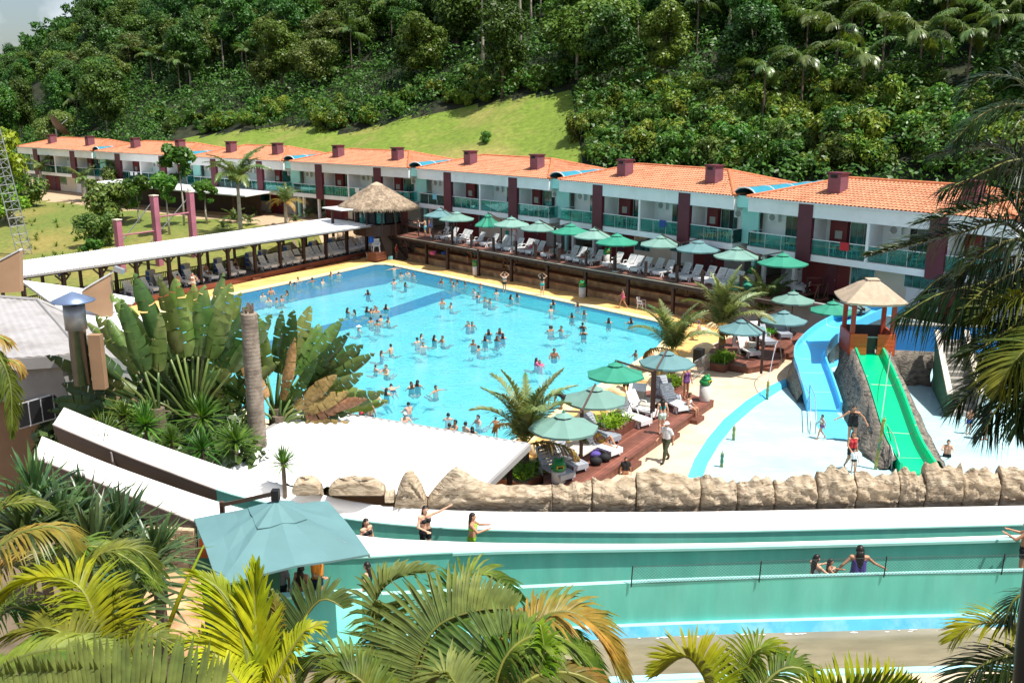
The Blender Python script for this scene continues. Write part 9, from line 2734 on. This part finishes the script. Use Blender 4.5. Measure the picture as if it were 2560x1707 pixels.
person('adult seen through the palm leaves in the splash pool, right one', P(*W(8, 1715, 1200), SPL_Z), facing(0, -1), 'stand', True, 'tan', 'dark', [('suit', 'black')], False, 1.0, group=nr)
person('boy sitting low in the water behind the rock wall', P(*W(8, 1440, 1440), SPL_Z - 0.75), facing(-0.5, -1), 'forward', False, 'fair', 'dark', [('trunks', 'black')], False, 0.9, group=nr)
person('child just visible above the rock wall on the paving', P(*W(7, 1385, 1545), -0.6), facing(0, -1), 'stand', False, 'tan', 'dark', [('tee', 'black')], False, 0.8, group=nr)
sl = 'people at the racing slides'
def sp_at(x, y, t): return Q(x, y, t)
def foot(x, ytop, t, h):
 q = Q(x, ytop, t); return Vector((q.x, q.y, q.z - 1.72 * h))
person('woman in a black bikini pointing with raised arm between the slides', foot(1062, 1262, 26.35, 1.0), facing(0.55, -0.8), 'point', True, 'fair', 'dark', [('bra', 'black'), ('trunks', 'black')], True, 1.0, group=sl)
person('woman in a lime bikini walking right between the slides', foot(1180, 1280, 26.3, 0.98), facing(1, -0.05), 'forward', True, 'tan', 'dark', [('bra', 'lime'), ('brief', 'lime')], True, 0.98, group=sl)
person('woman in a black top partly hidden by the near slide rim', foot(914, 1294, 26.6, 0.98), facing(0.8, -0.6), 'stand', True, 'fair', 'dark', [('bra', 'black')], True, 0.98, group=sl)
person('girl in a green swimsuit walking left along the teal wall', foot(918, 1403, 23.9, 0.98), facing(-0.8, 0.2), 'swingout', True, 'fair', 'dark', [('suit', 'teal')], True, 0.98, group=sl)
person('girl leftmost behind the chain link fence', foot(2042, 1384, 24.0, 0.95), facing(0.8, 0.3), 'forward', True, 'fair', 'dark', [('bra', 'white')], True, 0.95, group=sl)
person('small child behind the chain link fence', foot(2076, 1395, 24.0, 0.75), facing(0.8, -0.2), 'forward', True, 'tan', 'dark', [('suit', 'black')], True, 0.75, group=sl)
person('woman in a patterned blue strappy swimsuit behind the chain link fence', foot(2152, 1362, 24.0, 1.0), facing(0.1, 1), 'swingout', True, 'tan', 'dark', [('suit', 'print')], True, 1.0, group=sl).scale = (1.12, 1.05, 1.0)
person('person with an arm on the white rim at the right edge', foot(2572, 1300, 24.2, 1.0), facing(-0.6, 0.5), 'forward', False, 'tan', 'dark', [('trunks', 'black')], True, 1.0, group=sl)
person('man in an orange shirt and dark shorts under the large parasol', foot(790, 1372, 23.9, 1.02), facing(0.9, -0.3), 'point', False, 'tan', 'dark', [('tee', 'orange'), ('trunks', 'navy')], True, 1.02, group=sl)
person('woman in a black bikini under the large parasol beside the man in orange', foot(752, 1408, 23.4, 0.96), facing(0.4, 0.9), 'stand', True, 'tan', 'dark', [('bra', 'black'), ('brief', 'black')], True, 0.96, group=sl)
person('man in a grey shirt under the large parasol', foot(695, 1390, 23.5, 1.0), facing(-0.3, -1), 'stand', False, 'brown', 'dark', [('tee', 'grey'), ('trunks', 'black')], True, 1.0, group=sl)
person('woman in dark clothes at the left under the large parasol', foot(655, 1415, 23.2, 0.96), facing(0.2, -1), 'stand', True, 'tan', 'dark', [('tank', 'black'), ('trunks', 'black')], True, 0.96, group=sl)
# tidy labels: same label -> order from the left
bpy.context.view_layer.update()
by = {}
for o in scene.objects:
 if o.parent is None and 'label' in o and o.get('kind') not in ('structure', 'stuff'):
  by.setdefault(o['label'], []).append(o)
for lab, os_ in by.items():
 if len(os_) < 2: continue
 os_.sort(key=lambda o: proj(o.matrix_world.translation)[0])
 for i, o in enumerate(os_):
  o['label'] = '%s, %s from left' % (lab, ordinal(i))
